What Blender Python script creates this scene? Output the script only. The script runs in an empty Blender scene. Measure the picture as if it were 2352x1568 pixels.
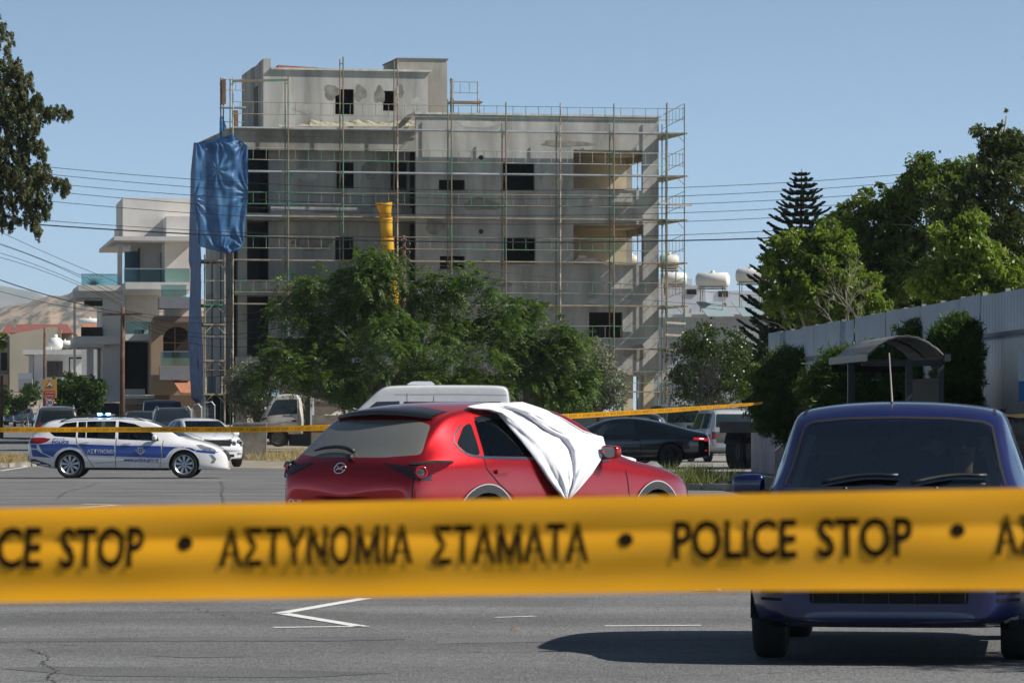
import bpy, bmesh, math, random
import numpy as np
from mathutils import Vector, Matrix
from mathutils.bvhtree import BVHTree
R_ = math.radians
random.seed(7); rng = np.random.default_rng(11)
scene = bpy.context.scene
COL = scene.collection
# ------------------------------------------------------------------ camera (153 mm lens, eye 1.36 m above the road)
FP, CX, HY, CH = 10000.0, 1176.0, 966.0, 1.36
cam_d = bpy.data.cameras.new("camera"); cam = bpy.data.objects.new("camera", cam_d); COL.objects.link(cam)
scene.camera = cam
cam.location = (0, 0, CH); cam.rotation_euler = (R_(90), 0, 0)
cam_d.sensor_width = 36; cam_d.lens = FP / 2352 * 36
cam_d.shift_y = (HY - 784) / 2352
cam_d.clip_start = 0.1; cam_d.clip_end = 60000
cam_d.dof.use_dof = True; cam_d.dof.focus_distance = 46; cam_d.dof.aperture_fstop = 25
# ------------------------------------------------------------------ sky and sun
SUN_AZ, SUN_EL = R_(-7), R_(41.5)          # azimuth measured from +X (image right) towards +Y (away)
sdir = Vector((math.cos(SUN_EL) * math.cos(SUN_AZ), math.cos(SUN_EL) * math.sin(SUN_AZ), math.sin(SUN_EL)))
world = bpy.data.worlds.new("World"); scene.world = world; world.use_nodes = True
nt = world.node_tree; nt.nodes.clear()
wo = nt.nodes.new("ShaderNodeOutputWorld"); bg = nt.nodes.new("ShaderNodeBackground")
sky = nt.nodes.new("ShaderNodeTexSky"); sky.sky_type = 'NISHITA'; sky.sun_disc = False
sky.sun_elevation = SUN_EL; sky.sun_rotation = math.pi / 2 - SUN_AZ
sky.air_density = 1.0; sky.dust_density = 0.35; sky.ozone_density = 2.2; sky.altitude = 100
tc = nt.nodes.new("ShaderNodeTexCoord"); mp = nt.nodes.new("ShaderNodeMapping")
mp.inputs['Location'].default_value = (0, 0, 0.10); mp.inputs['Scale'].default_value = (1, 1, 2.6)
hs = nt.nodes.new("ShaderNodeHueSaturation"); hs.inputs['Saturation'].default_value = 0.93
nt.links.new(tc.outputs['Generated'], mp.inputs['Vector']); nt.links.new(mp.outputs[0], sky.inputs['Vector'])
nt.links.new(sky.outputs[0], hs.inputs['Color'])
sxz = nt.nodes.new("ShaderNodeSeparateXYZ"); nt.links.new(tc.outputs['Generated'], sxz.inputs[0])
fall = nt.nodes.new("ShaderNodeMapRange"); fall.inputs['From Min'].default_value = 0.02; fall.inputs['From Max'].default_value = 0.30
fall.inputs['To Min'].default_value = 1.42; fall.inputs['To Max'].default_value = 0.40; nt.links.new(sxz.outputs['Z'], fall.inputs['Value'])
mulc = nt.nodes.new("ShaderNodeMixRGB"); mulc.blend_type = 'MULTIPLY'; mulc.inputs[0].default_value = 1
nt.links.new(hs.outputs[0], mulc.inputs[1]); nt.links.new(fall.outputs[0], mulc.inputs[2]); tnt = nt.nodes.new('ShaderNodeMixRGB'); tnt.blend_type = 'MULTIPLY'; tnt.inputs[0].default_value = 1; tnt.inputs[2].default_value = (.88, .97, .93, 1); nt.links.new(mulc.outputs[0], tnt.inputs[1]); nt.links.new(tnt.outputs[0], bg.inputs[0])
bg.inputs[1].default_value = 0.115
nt.links.new(bg.outputs[0], wo.inputs[0])
sl = bpy.data.lights.new("sun", 'SUN'); sun = bpy.data.objects.new("sun", sl); COL.objects.link(sun)
sl.energy = 4.6; sl.angle = R_(0.5); sl.color = (1.0, 0.955, 0.88)
sun.rotation_euler = (-sdir).to_track_quat('-Z', 'Y').to_euler(); sun.location = (60, 20, 60)
scene.view_settings.view_transform = 'Standard'; scene.view_settings.look = 'None'
scene.view_settings.exposure = 0.42; scene.view_settings.gamma = 1.0
scene.view_settings.use_curve_mapping = False
try:
    scene.cycles.max_bounces = 8; scene.cycles.transparent_max_bounces = 12; scene.cycles.caustics_reflective = False
    scene.cycles.caustics_refractive = False
except Exception: pass

def P(px, py, d):
    """a photo pixel (2352 wide) at distance d as a world point"""
    return Vector(((px - CX) * d / FP, d, CH - (py - HY) * d / FP))
# ------------------------------------------------------------------ materials
MATS = {}
def mat(name, col, rough=0.6, metal=0.0, var=0.0, vscale=3.0, bump=0.0, bscale=40.0, spec=0.5, coat=0.0, col2=None, c2s=1.0, c2w=(0.45, 0.6),
        emit=None, estr=0.0, trans=0.0, stretch=None, flake=None):
    if name in MATS: return MATS[name]
    m = bpy.data.materials.new(name); MATS[name] = m; m.use_nodes = True
    t = m.node_tree; b = t.nodes['Principled BSDF']; L = t.links
    b.inputs['Roughness'].default_value = rough; b.inputs['Metallic'].default_value = metal
    b.inputs['Specular IOR Level'].default_value = spec; b.inputs['Coat Weight'].default_value = coat
    b.inputs['Coat Roughness'].default_value = 0.04
    c = (*col, 1); b.inputs['Base Color'].default_value = c
    tcn = t.nodes.new('ShaderNodeTexCoord'); src = tcn.outputs['Object']
    if stretch:
        mp = t.nodes.new('ShaderNodeMapping'); mp.inputs['Scale'].default_value = stretch
        L.new(src, mp.inputs['Vector']); src = mp.outputs[0]
    last = None
    if col2 is not None:
        n = t.nodes.new('ShaderNodeTexNoise'); n.inputs['Scale'].default_value = c2s; n.inputs['Detail'].default_value = 6; n.inputs['Roughness'].default_value = 0.65
        L.new(src, n.inputs['Vector'])
        r = t.nodes.new('ShaderNodeValToRGB'); r.color_ramp.elements[0].position = c2w[0]; r.color_ramp.elements[1].position = c2w[1]
        r.color_ramp.elements[0].color = c; r.color_ramp.elements[1].color = (*col2, 1)
        L.new(n.outputs['Fac'], r.inputs[0]); last = r.outputs[0]
    if var > 0:
        n = t.nodes.new('ShaderNodeTexNoise'); n.inputs['Scale'].default_value = vscale; n.inputs['Detail'].default_value = 8
        L.new(src, n.inputs['Vector'])
        mr = t.nodes.new('ShaderNodeMapRange'); mr.inputs['From Min'].default_value = 0.3; mr.inputs['From Max'].default_value = 0.7
        mr.inputs['To Min'].default_value = 1 - var; mr.inputs['To Max'].default_value = 1 + var
        L.new(n.outputs['Fac'], mr.inputs['Value'])
        mx = t.nodes.new('ShaderNodeMixRGB'); mx.blend_type = 'MULTIPLY'; mx.inputs[0].default_value = 1
        if last: L.new(last, mx.inputs[1])
        else: mx.inputs[1].default_value = c
        L.new(mr.outputs[0], mx.inputs[2]); last = mx.outputs[0]
        mr2 = t.nodes.new('ShaderNodeMapRange'); mr2.inputs['To Min'].default_value = max(0, rough - 0.12); mr2.inputs['To Max'].default_value = min(1, rough + 0.12)
        L.new(n.outputs['Fac'], mr2.inputs['Value']); L.new(mr2.outputs[0], b.inputs['Roughness'])
    if last: L.new(last, b.inputs['Base Color'])
    if bump > 0:
        n = t.nodes.new('ShaderNodeTexNoise'); n.inputs['Scale'].default_value = bscale; n.inputs['Detail'].default_value = 5
        L.new(src, n.inputs['Vector'])
        bp = t.nodes.new('ShaderNodeBump'); bp.inputs['Strength'].default_value = bump; bp.inputs['Distance'].default_value = 0.02
        L.new(n.outputs['Fac'], bp.inputs['Height']); L.new(bp.outputs[0], b.inputs['Normal'])
    if emit:
        b.inputs['Emission Color'].default_value = (*emit, 1); b.inputs['Emission Strength'].default_value = estr
    if trans > 0:
        tr = t.nodes.new('ShaderNodeBsdfTranslucent'); ms = t.nodes.new('ShaderNodeMixShader'); ms.inputs[0].default_value = trans
        if last: L.new(last, tr.inputs['Color'])
        else: tr.inputs['Color'].default_value = c
        out = t.nodes['Material Output']; L.new(b.outputs[0], ms.inputs[1]); L.new(tr.outputs[0], ms.inputs[2]); L.new(ms.outputs[0], out.inputs[0])
    return m

def glass_mat(name, tint=(0.25, 0.3, 0.3), gloss=0.04, ior=1.5):
    """tinted window glass: dims what is behind it and mirrors by fresnel; no refraction noise"""
    if name in MATS: return MATS[name]
    m = bpy.data.materials.new(name); MATS[name] = m; m.use_nodes = True; t = m.node_tree; t.nodes.clear(); L = t.links
    o = t.nodes.new('ShaderNodeOutputMaterial'); tr = t.nodes.new('ShaderNodeBsdfTransparent'); tr.inputs[0].default_value = (*tint, 1)
    gl = t.nodes.new('ShaderNodeBsdfGlossy'); gl.inputs['Roughness'].default_value = gloss; gl.inputs[0].default_value = (0.9, 0.95, 1, 1)
    fr = t.nodes.new('ShaderNodeFresnel'); fr.inputs[0].default_value = ior
    ms = t.nodes.new('ShaderNodeMixShader'); L.new(fr.outputs[0], ms.inputs[0]); L.new(tr.outputs[0], ms.inputs[1]); L.new(gl.outputs[0], ms.inputs[2])
    L.new(ms.outputs[0], o.inputs[0]); return m

def leaf_mat(name, c1, c2, trans=0.35, rough=0.5):
    """leaf colour varies leaf by leaf (attribute 'lv')"""
    if name in MATS: return MATS[name]
    m = bpy.data.materials.new(name); MATS[name] = m; m.use_nodes = True; t = m.node_tree; L = t.links; b = t.nodes['Principled BSDF']
    a = t.nodes.new('ShaderNodeAttribute'); a.attribute_name = 'lv'
    r = t.nodes.new('ShaderNodeValToRGB'); r.color_ramp.elements[0].color = (*c1, 1); r.color_ramp.elements[1].color = (*c2, 1)
    L.new(a.outputs['Fac'], r.inputs[0]); L.new(r.outputs[0], b.inputs['Base Color']); b.inputs['Roughness'].default_value = rough
    b.inputs['Specular IOR Level'].default_value = 0.35
    tr = t.nodes.new('ShaderNodeBsdfTranslucent'); ms = t.nodes.new('ShaderNodeMixShader'); ms.inputs[0].default_value = trans
    g = t.nodes.new('ShaderNodeMixRGB'); g.blend_type = 'MULTIPLY'; g.inputs[0].default_value = 1; g.inputs[2].default_value = (1.06, 1.12, 0.5, 1)
    L.new(r.outputs[0], g.inputs[1]); L.new(g.outputs[0], tr.inputs[0])
    L.new(b.outputs[0], ms.inputs[1]); L.new(tr.outputs[0], ms.inputs[2]); L.new(ms.outputs[0], t.nodes['Material Output'].inputs[0])
    return m
# ------------------------------------------------------------------ mesh helpers
class MB:
    def __init__(s): s.v = []; s.f = []
    def add(s, vs, fs):
        o = len(s.v); s.v.extend([tuple(v) for v in vs]); s.f.extend([tuple(i + o for i in f) for f in fs]); return s
    def box(s, x0, x1, y0, y1, z0, z1):
        return s.add([(x0,y0,z0),(x1,y0,z0),(x1,y1,z0),(x0,y1,z0),(x0,y0,z1),(x1,y0,z1),(x1,y1,z1),(x0,y1,z1)],
              [(0,3,2,1),(4,5,6,7),(0,1,5,4),(1,2,6,5),(2,3,7,6),(3,0,4,7)])
    def beam(s, a, b, w, h, up=(0,0,1)):
        a = Vector(a); b = Vector(b); d = (b - a).normalized(); u = Vector(up)
        if abs(d.dot(u)) > 0.98: u = Vector((0,1,0))
        sx = d.cross(u).normalized() * w / 2; sz = sx.cross(d).normalized() * h / 2
        vs = [p + q for p in (a, b) for q in (-sx - sz, sx - sz, sx + sz, -sx + sz)]
        return s.add(vs, [(0,1,2,3),(7,6,5,4),(0,4,5,1),(1,5,6,2),(2,6,7,3),(3,7,4,0)])
    def tube(s, a, b, r, n=8, r2=None):
        a = Vector(a); b = Vector(b); d = (b - a)
        if d.length < 1e-6: return s
        d.normalize(); u = Vector((0,0,1)) if abs(d.z) < 0.9 else Vector((1,0,0))
        x = d.cross(u).normalized(); y = d.cross(x); r2 = r if r2 is None else r2
        vs = []
        for p, rr in ((a, r), (b, r2)):
            for i in range(n):
                t = 2 * math.pi * i / n; vs.append(p + x * math.cos(t) * rr + y * math.sin(t) * rr)
        fs = [(i, (i+1) % n, n + (i+1) % n, n + i) for i in range(n)] + [tuple(range(n))[::-1], tuple(range(n, 2*n))]
        return s.add(vs, fs)
    def path(s, pts, r, n=6):
        rs = r if isinstance(r, (list, tuple)) else [r] * len(pts)
        pts = [Vector(p) for p in pts]; vs = []
        for i, p in enumerate(pts):
            d = (pts[min(i+1, len(pts)-1)] - pts[max(i-1, 0)]).normalized()
            u = Vector((0,0,1)) if abs(d.z) < 0.9 else Vector((1,0,0))
            x = d.cross(u).normalized(); y = d.cross(x)
            for k in range(n):
                t = 2 * math.pi * k / n; vs.append(p + x * math.cos(t) * rs[i] + y * math.sin(t) * rs[i])
        fs = []
        for i in range(len(pts) - 1):
            for k in range(n): fs.append((i*n + k, i*n + (k+1) % n, (i+1)*n + (k+1) % n, (i+1)*n + k))
        fs += [tuple(range(n))[::-1], tuple(range((len(pts)-1)*n, len(pts)*n))]
        return s.add(vs, fs)
    def prism(s, poly, axis, a, b):
        """poly = 2D outline; axis 'x','y','z' = extrusion direction from a to b"""
        n = len(poly)
        def mk(p, q):
            if axis == 'y': return (p[0], q, p[1])
            if axis == 'x': return (q, p[0], p[1])
            return (p[0], p[1], q)
        vs = [mk(p, a) for p in poly] + [mk(p, b) for p in poly]
        return s.add(vs, [tuple(range(n)), tuple(range(n, 2*n))[::-1]] + [(i, n + i, n + (i+1) % n, (i+1) % n) for i in range(n)])
    def lathe(s, prof, c, axis='y', n=24, a0=0, a1=2*math.pi):
        """prof = [(radius, offset along axis)]"""
        full = abs(a1 - a0 - 2*math.pi) < 1e-6; m = n if full else n + 1; vs = []
        for r, o in prof:
            for i in range(m):
                t = a0 + (a1 - a0) * i / n; ca, sa = math.cos(t) * r, math.sin(t) * r
                if axis == 'y': vs.append((c[0] + ca, c[1] + o, c[2] + sa))
                elif axis == 'x': vs.append((c[0] + o, c[1] + ca, c[2] + sa))
                else: vs.append((c[0] + ca, c[1] + sa, c[2] + o))
        fs = []
        for k in range(len(prof) - 1):
            for i in range(n):
                j = (i + 1) % m; fs.append((k*m + i, k*m + j, (k+1)*m + j, (k+1)*m + i))
        return s.add(vs, fs)
    def sheet(s, rows):
        n = len(rows[0]); vs = [p for r in rows for p in r]
        return s.add(vs, [(i*n + k, i*n + k + 1, (i+1)*n + k + 1, (i+1)*n + k) for i in range(len(rows)-1) for k in range(n-1)])
def mk_mesh(name, mb, m=None, smooth=False):
    me = bpy.data.meshes.new(name)
    me.from_pydata(mb.v, [], mb.f); me.update()
    bm = bmesh.new(); bm.from_mesh(me); bmesh.ops.recalc_face_normals(bm, faces=bm.faces); bm.to_mesh(me); bm.free()
    if m: me.materials.append(m)
    if smooth: me.shade_smooth()
    return me
def obj(name, mb, m=None, parent=None, smooth=False, loc=None):
    me = mb if isinstance(mb, bpy.types.Mesh) else mk_mesh(name, mb, m, smooth)
    o = bpy.data.objects.new(name, me); COL.objects.link(o)
    if parent: o.parent = parent
    if loc is not None: o.location = loc
    return o
def smooth_angle(o, ang=40):
    me = o.data; me.shade_smooth()
    try: me.set_sharp_from_angle(angle=R_(ang))
    except Exception: pass
    return o
def tag(o, label=None, cat=None, group=None, kind=None):
    if label: o['label'] = label
    if cat: o['category'] = cat
    if group: o['group'] = group
    if kind: o['kind'] = kind
    return o
def thing(name, label, cat, loc=(0,0,0), rz=0.0, group=None):
    o = bpy.data.objects.new(name, None); COL.objects.link(o); o.location = loc; o.rotation_euler = (0, 0, rz)
    o.empty_display_size = 0.3
    return tag(o, label, cat, group)
def bm_obj(name, bm, m, parent=None, smooth=True):
    me = bpy.data.meshes.new(name); bm.to_mesh(me)
    if m: me.materials.append(m)
    if smooth: me.shade_smooth()
    o = bpy.data.objects.new(name, me); COL.objects.link(o)
    if parent: o.parent = parent
    return o
def copy_tree(o, parent=None):
    c = o.copy(); COL.objects.link(c)
    if parent: c.parent = parent
    for ch in list(o.children): copy_tree(ch, c)
    return c
class Frame:
    """a building's own axes: u along its front (to the right), v into it, z up"""
    def __init__(s, px, d, deg, z=0.0):
        s.o = Vector(((px - CX) * d / FP, d)); a = R_(deg); s.rz = a
        s.t = Vector((math.cos(a), math.sin(a))); s.n = Vector((-math.sin(a), math.cos(a))); s.z0 = z
    def u(s, px, v=0.0):
        k = (px - CX) / FP
        return (k * (s.o.y + v * s.n.y) - s.o.x - v * s.n.x) / (s.t.x - k * s.t.y)
    def Y(s, u, v=0.0): return s.o.y + u * s.t.y + v * s.n.y
    def z(s, py, u, v=0.0): return CH - (py - HY) * s.Y(u, v) / FP - s.z0
    def uz(s, px, py, v=0.0):
        u = s.u(px, v); return (u, s.z(py, u, v))
    def rect(s, x0, y0, x1, y1, v=0.0):
        """pixel rectangle (x0,y0 top-left) -> (u0,u1,z0,z1)"""
        a = s.u(x0, v); b = s.u(x1, v); m = (a + b) / 2
        return (a, b, s.z(y1, m, v), s.z(y0, m, v))
    def root(s, name, label, cat, group=None): return thing(name, label, cat, (s.o.x, s.o.y, s.z0), s.rz, group)
def wall_holes(mb, u0, u1, z0, z1, v0, v1, holes):
    """a wall slab in the u-z plane from depth v0 to v1 with rectangular holes (u0,u1,z0,z1)"""
    us = sorted({u0, u1, *[min(max(h[i], u0), u1) for h in holes for i in (0, 1)]})
    zs = sorted({z0, z1, *[min(max(h[i], z0), z1) for h in holes for i in (2, 3)]})
    def solid(i, j):
        if i < 0 or j < 0 or i >= len(us)-1 or j >= len(zs)-1: return False
        a = (us[i] + us[i+1]) / 2; b = (zs[j] + zs[j+1]) / 2
        return not any(h[0] < a < h[1] and h[2] < b < h[3] for h in holes)
    idx = {}
    def V(i, j, k):
        key = (i, j, k)
        if key not in idx: idx[key] = len(mb.v); mb.v.append((us[i], (v0, v1)[k], zs[j]))
        return idx[key]
    for i in range(len(us)-1):
        for j in range(len(zs)-1):
            if not solid(i, j): continue
            mb.f.append((V(i,j,0), V(i+1,j,0), V(i+1,j+1,0), V(i,j+1,0)))
            mb.f.append((V(i,j,1), V(i,j+1,1), V(i+1,j+1,1), V(i+1,j,1)))
            if not solid(i-1, j): mb.f.append((V(i,j,0), V(i,j+1,0), V(i,j+1,1), V(i,j,1)))
            if not solid(i+1, j): mb.f.append((V(i+1,j,0), V(i+1,j,1), V(i+1,j+1,1), V(i+1,j+1,0)))
            if not solid(i, j-1): mb.f.append((V(i,j,0), V(i,j,1), V(i+1,j,1), V(i+1,j,0)))
            if not solid(i, j+1): mb.f.append((V(i,j+1,0), V(i+1,j+1,0), V(i+1,j+1,1), V(i,j+1,1)))
    return mb
TXT = {}
def text_mesh(s, bold):
    cu = bpy.data.curves.new('txt', 'FONT'); cu.body = s; cu.size = 1; cu.offset = bold; cu.resolution_u = 3
    o = bpy.data.objects.new('txt', cu); COL.objects.link(o)
    dg = bpy.context.evaluated_depsgraph_get(); me = bpy.data.meshes.new_from_object(o.evaluated_get(dg))
    bpy.data.objects.remove(o); bpy.data.curves.remove(cu); TXT[(s, bold)] = me; return me
def text_bm(s, width=None, height=None, bold=0.0):
    """built-in font -> flat bmesh, left-bottom at 0,0 scaled to width x height"""
    me = TXT.get((s, bold)) or text_mesh(s, bold); bm = bmesh.new(); bm.from_mesh(me)
    xs = [v.co.x for v in bm.verts]; ys = [v.co.y for v in bm.verts]
    x0, x1, y0, y1 = min(xs), max(xs), min(ys), max(ys)
    sy = height / (y1 - y0) if height else 1; sx = width / (x1 - x0) if width else sy
    for v in bm.verts: v.co = Vector(((v.co.x - x0) * sx, (v.co.y - y0) * sy, 0))
    return bm
for _w, _b in (('POLICE',.022),('STOP',.022),('ΣΤΑΜΑΤΑ',.022),('POLICE',.012),('STOP',.012),('ΑΣΤΥΝΟΜΙΑ',.012),('ΣΤΑΜΑΤΑ',.012),('POLICE',.03),('112',.008),('ΑΣΤΥΝΟΜΙΑ',.022),('www.police.gov.cy',.03),
    ('CX-30',.01),('TMM 592',.01),('favorent',.012),('ΥΠΕΡΥΨΩΜΕΝΗ',0.0),('ΔΙΑΒΑΣΗ',0.0),('30',.03)): text_mesh(_w, _b)
# ================================================================== ground, roads, hills
M_asph = mat('asphalt', (0.135,0.140,0.148), 0.82, var=0.20, vscale=0.5, bump=0.9, bscale=55, col2=(0.165,0.165,0.168), c2s=30, c2w=(0.40,0.62))
def asphalt_nodes():
    m = M_asph; t = m.node_tree; L = t.links; b = t.nodes['Principled BSDF']
    src = b.inputs['Base Color'].links[0].from_socket
    tcn = t.nodes.new('ShaderNodeTexCoord')
    # stone chips
    v = t.nodes.new('ShaderNodeTexVoronoi'); v.inputs['Scale'].default_value = 55; L.new(tcn.outputs['Object'], v.inputs['Vector'])
    r = t.nodes.new('ShaderNodeValToRGB'); r.color_ramp.elements[0].color = (0.6,0.6,0.6,1); r.color_ramp.elements[1].color = (1.55,1.5,1.4,1)
    r.color_ramp.elements[0].position = 0.1; r.color_ramp.elements[1].position = 0.9
    sx = t.nodes.new('ShaderNodeSeparateColor'); L.new(v.outputs['Color'], sx.inputs[0]); L.new(sx.outputs[0], r.inputs[0])
    mx = t.nodes.new('ShaderNodeMixRGB'); mx.blend_type = 'MULTIPLY'; mx.inputs[0].default_value = 0.8; L.new(src, mx.inputs[1]); L.new(r.outputs[0], mx.inputs[2])
    # tyre-worn lanes and old paving seams running across the road
    mp = t.nodes.new('ShaderNodeMapping'); mp.inputs['Scale'].default_value = (0.02, 0.55, 1); L.new(tcn.outputs['Object'], mp.inputs[0])
    n = t.nodes.new('ShaderNodeTexNoise'); n.inputs['Scale'].default_value = 1.0; n.inputs['Detail'].default_value = 5; L.new(mp.outputs[0], n.inputs[0])
    r2 = t.nodes.new('ShaderNodeMapRange'); r2.inputs['From Min'].default_value = 0.35; r2.inputs['From Max'].default_value = 0.65; r2.inputs['To Min'].default_value = 0.74; r2.inputs['To Max'].default_value = 1.16
    L.new(n.outputs['Fac'], r2.inputs[0])
    mx2 = t.nodes.new('ShaderNodeMixRGB'); mx2.blend_type = 'MULTIPLY'; mx2.inputs[0].default_value = 1; L.new(mx.outputs[0], mx2.inputs[1]); L.new(r2.outputs[0], mx2.inputs[2])
    # hairline cracks
    mp2 = t.nodes.new('ShaderNodeMapping'); mp2.inputs['Scale'].default_value = (0.16, 0.33, 1); L.new(tcn.outputs['Object'], mp2.inputs[0])
    nn = t.nodes.new('ShaderNodeTexNoise'); nn.inputs['Scale'].default_value = 3; nn.inputs['Detail'].default_value = 8; L.new(mp2.outputs[0], nn.inputs[0])
    ad = t.nodes.new('ShaderNodeMixRGB'); ad.blend_type = 'ADD'; ad.inputs[0].default_value = 0.4; L.new(mp2.outputs[0], ad.inputs[1]); L.new(nn.outputs['Color'], ad.inputs[2])
    vc = t.nodes.new('ShaderNodeTexVoronoi'); vc.feature = 'DISTANCE_TO_EDGE'; vc.inputs['Scale'].default_value = 1.0; L.new(ad.outputs[0], vc.inputs[0])
    rc = t.nodes.new('ShaderNodeMapRange'); rc.inputs['From Min'].default_value = 0.0; rc.inputs['From Max'].default_value = 0.004; rc.inputs['To Min'].default_value = 0.35; L.new(vc.outputs['Distance'], rc.inputs[0])
    n3 = t.nodes.new('ShaderNodeTexNoise'); n3.inputs['Scale'].default_value = 0.6; L.new(tcn.outputs['Object'], n3.inputs[0])
    r3 = t.nodes.new('ShaderNodeMapRange'); r3.inputs['From Min'].default_value = 0.5; r3.inputs['From Max'].default_value = 0.56; r3.inputs['To Min'].default_value = 0; r3.inputs['To Max'].default_value = 1; L.new(n3.outputs['Fac'], r3.inputs[0])
    mx3 = t.nodes.new('ShaderNodeMixRGB'); mx3.blend_type = 'MULTIPLY'; L.new(r3.outputs[0], mx3.inputs[0]); L.new(mx2.outputs[0], mx3.inputs[1]); L.new(rc.outputs[0], mx3.inputs[2])
    L.new(mx3.outputs[0], b.inputs['Base Color'])
asphalt_nodes()
M_dirt = mat('dry_dirt', (0.30,0.26,0.20), 0.95, var=0.25, vscale=0.5, bump=0.6, bscale=6, col2=(0.20,0.18,0.14), c2s=0.8)
M_gravel = mat('gravel', (0.33,0.31,0.28), 0.95, var=0.25, vscale=1.2, bump=1.0, bscale=9, col2=(0.22,0.21,0.20), c2s=5, c2w=(0.35,0.6))
M_kerb = mat('kerb_concrete', (0.36,0.33,0.28), 0.9, var=0.25, vscale=2, bump=0.4, bscale=12, col2=(0.2,0.18,0.16), c2s=1.5)
M_pave = mat('pavement_concrete', (0.34,0.31,0.27), 0.92, var=0.2, vscale=1.5, bump=0.3, bscale=10)
M_white_line = mat('road_paint_and_sun_gap', (0.72,0.72,0.70), 0.7, var=0.15, vscale=14, col2=(0.3,0.3,0.3), c2s=22, c2w=(0.60,0.72))
def gz(y):
    return 0.0 if y < 130 else min((y - 130) * 0.0045, 4.2)
def ground_sheet(name, x0, x1, ys, dz, m, xw=None):
    mb = MB(); rows = [[((x0(y) if callable(x0) else x0), y, gz(y) + dz), ((x1(y) if callable(x1) else x1), y, gz(y) + dz)] for y in ys]
    mb.sheet(rows); return tag(obj(name, mb, m), kind='structure')
mb = MB(); mb.sheet([[(x, y, (gz(y) if x < -5 else 0 if y < 200 else min(gz(y), (y - 200) * .002)) - .05) for x in (-60 - y, -30, -12, -2, 6, 60 + y)] for y in [-59.9, 0, 60, 120, 130, 160, 190, 220, 260, 300, 360, 500, 800, 1100, 2000, 8000, 30000]])
tag(obj('ground', mb, M_dirt), kind='structure')
def area(name, ys_, L_, R2, h, m, rise=True):
    ip = lambda T_, y: float(np.interp(y, [q[0] for q in T_], [q[1] for q in T_])); mb = MB()
    mb.sheet([[(ip(L_, y) + (ip(R2, y) - ip(L_, y)) * k / 4, y, h + (gz(y) if rise else 0)) for k in range(5)] for y in ys_]); return tag(obj(name, mb, m), kind='structure')
ys = [-30] + list(range(0, 181, 10)) + [220, 260, 300, 340, 400, 500, 700, 900]
def road_l(y): return -22.0 if y < 125 else -22 - (y - 125) * 0.06
def road_r(y):
    if y < 84: return 9.5
    if y < 118: return 4.2 - (y-84) * 0.14
    if y < 150: return -0.6 - (y-118) * 0.25
    return max(-8.6 - (y-150)*0.09, -26)
def road_r2(y):
    return 12.0 if y <= 80 else (4.6 if y < 118 else -6.6 if y < 150 else -8.6-(y-150)*0.11)
mb = MB()
pts_r = [(14,-30),(14,60),(9.5,84),(3.0,87),(-1.5,96),(-4.6,112),(-6.4,124),(-8.6,128),(-11.5,150),(-16,190),(-24,300),(-60,900)]
pts_l = [(-40,-30),(-40,60),(-36,84),(-34,87),(-32,96),(-30,112),(-27,124),(-26,128),(-22,150),(-24,190),(-36,300),(-90,900)]
rows = []
for (xr, y), (xl, _) in zip(pts_r, pts_l): rows.append([(xl + (xr-xl)*k/8, y, gz(y)) for k in range(9)])
mb.sheet(rows); tag(obj('road', mb, M_asph), kind='structure')
# left verge with its kerb
def kerb(name, pts, h=0.15, w=0.16, label=None):
    mb = MB(); seg = []
    for a, b in zip(pts[:-1], pts[1:]):
        a = Vector((*a, gz(a[1]))); b = Vector((*b, gz(b[1]))); L = (b - a).length; n = max(1, int(L / 1.0))
        for i in range(n):
            p = a.lerp(b, (i + 0.01) / n); q = a.lerp(b, (i + 0.985) / n); j = random.uniform(-0.008, 0.008)
            mb.beam(p + Vector((j, j, h/2 + j)), q + Vector((j, j, h/2 + j)), w, h)
    return tag(obj(name, mb, M_kerb), kind='structure')
kerb('kerb', [(-40,123),(-16,126),(-14.3,129),(-14.2,134),(-17,146)])
area('verge', [123.1,124.5,126.1,129,134,140,146,152,158], [(0,-45)], [(123.1,-38),(126.1,-16),(129,-14.4),(134,-14.3),(146,-17),(158,-25)], .12, M_dirt)
# pavement corner right of the white saloon
kerb('kerb', [(-7.4,150),(-6.6,132),(-5.6,122),(-4.4,113),(-3.2,108)], 0.17)
area('pavement', [108.1,110,113,118,122,127,132,140,150], [(108,-3.0),(113,-4.3),(122,-5.5),(132,-6.5),(150,-7.3)], [(108,-2.4),(112,.2),(150,.4)], .14, M_pave)
# the gravel lot and its stone kerb
area('gravel_lot', [84.7,86.3,90,94,100,108.1,112,130,150,190], [(84.7,4.6),(86.3,3.2),(94,.3),(108.1,-3),(110,0),(150,.3),(190,-4)], [(84,13),(190,50)], .03, M_gravel, False)
kerb('kerb', [(-3.2,108),(0.1,94),(3.1,86.2),(4.5,84.6),(9,84.4)], 0.13, 0.22)
# painted marks, plus one stroke for a sunlit gap
def marks(name, quads):
    mb = MB()
    for q in quads:
        mb.add([Vector((p.x, p.y, 0.004)) for p in q], [(0,1,2,3)])
    return tag(obj(name, mb, M_white_line), kind='structure')
def gp(px, py): d = CH * FP / (py - HY); return Vector(((px - CX) * d / FP, d, 0))
def stroke(p0, p1, w):
    a = gp(*p0); b = gp(*p1); d = (b - a).normalized(); n = Vector((-d.y, d.x, 0)) * w / 2
    return [a - n, b - n, b + n, a + n]
marks('markings_and_sun_gap', [stroke((840,1374),(640,1409),0.11), stroke((645,1408),(832,1439),0.11), stroke((628,1441),(832,1438.5),0.10),
      stroke((165,1168),(262,1160),0.11), stroke((190,1157),(278,1160),0.11), stroke((1138,1418),(1230,1415),0.06), stroke((1390,1437.5),(1610,1436),0.09),  # last stroke paints the sunlit gap between two shadows
      stroke((60,1072),(0,1081),0.12), stroke((75,1062),(60,1072),0.12), stroke((555,1038),(600,1052),0.14)])
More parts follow.
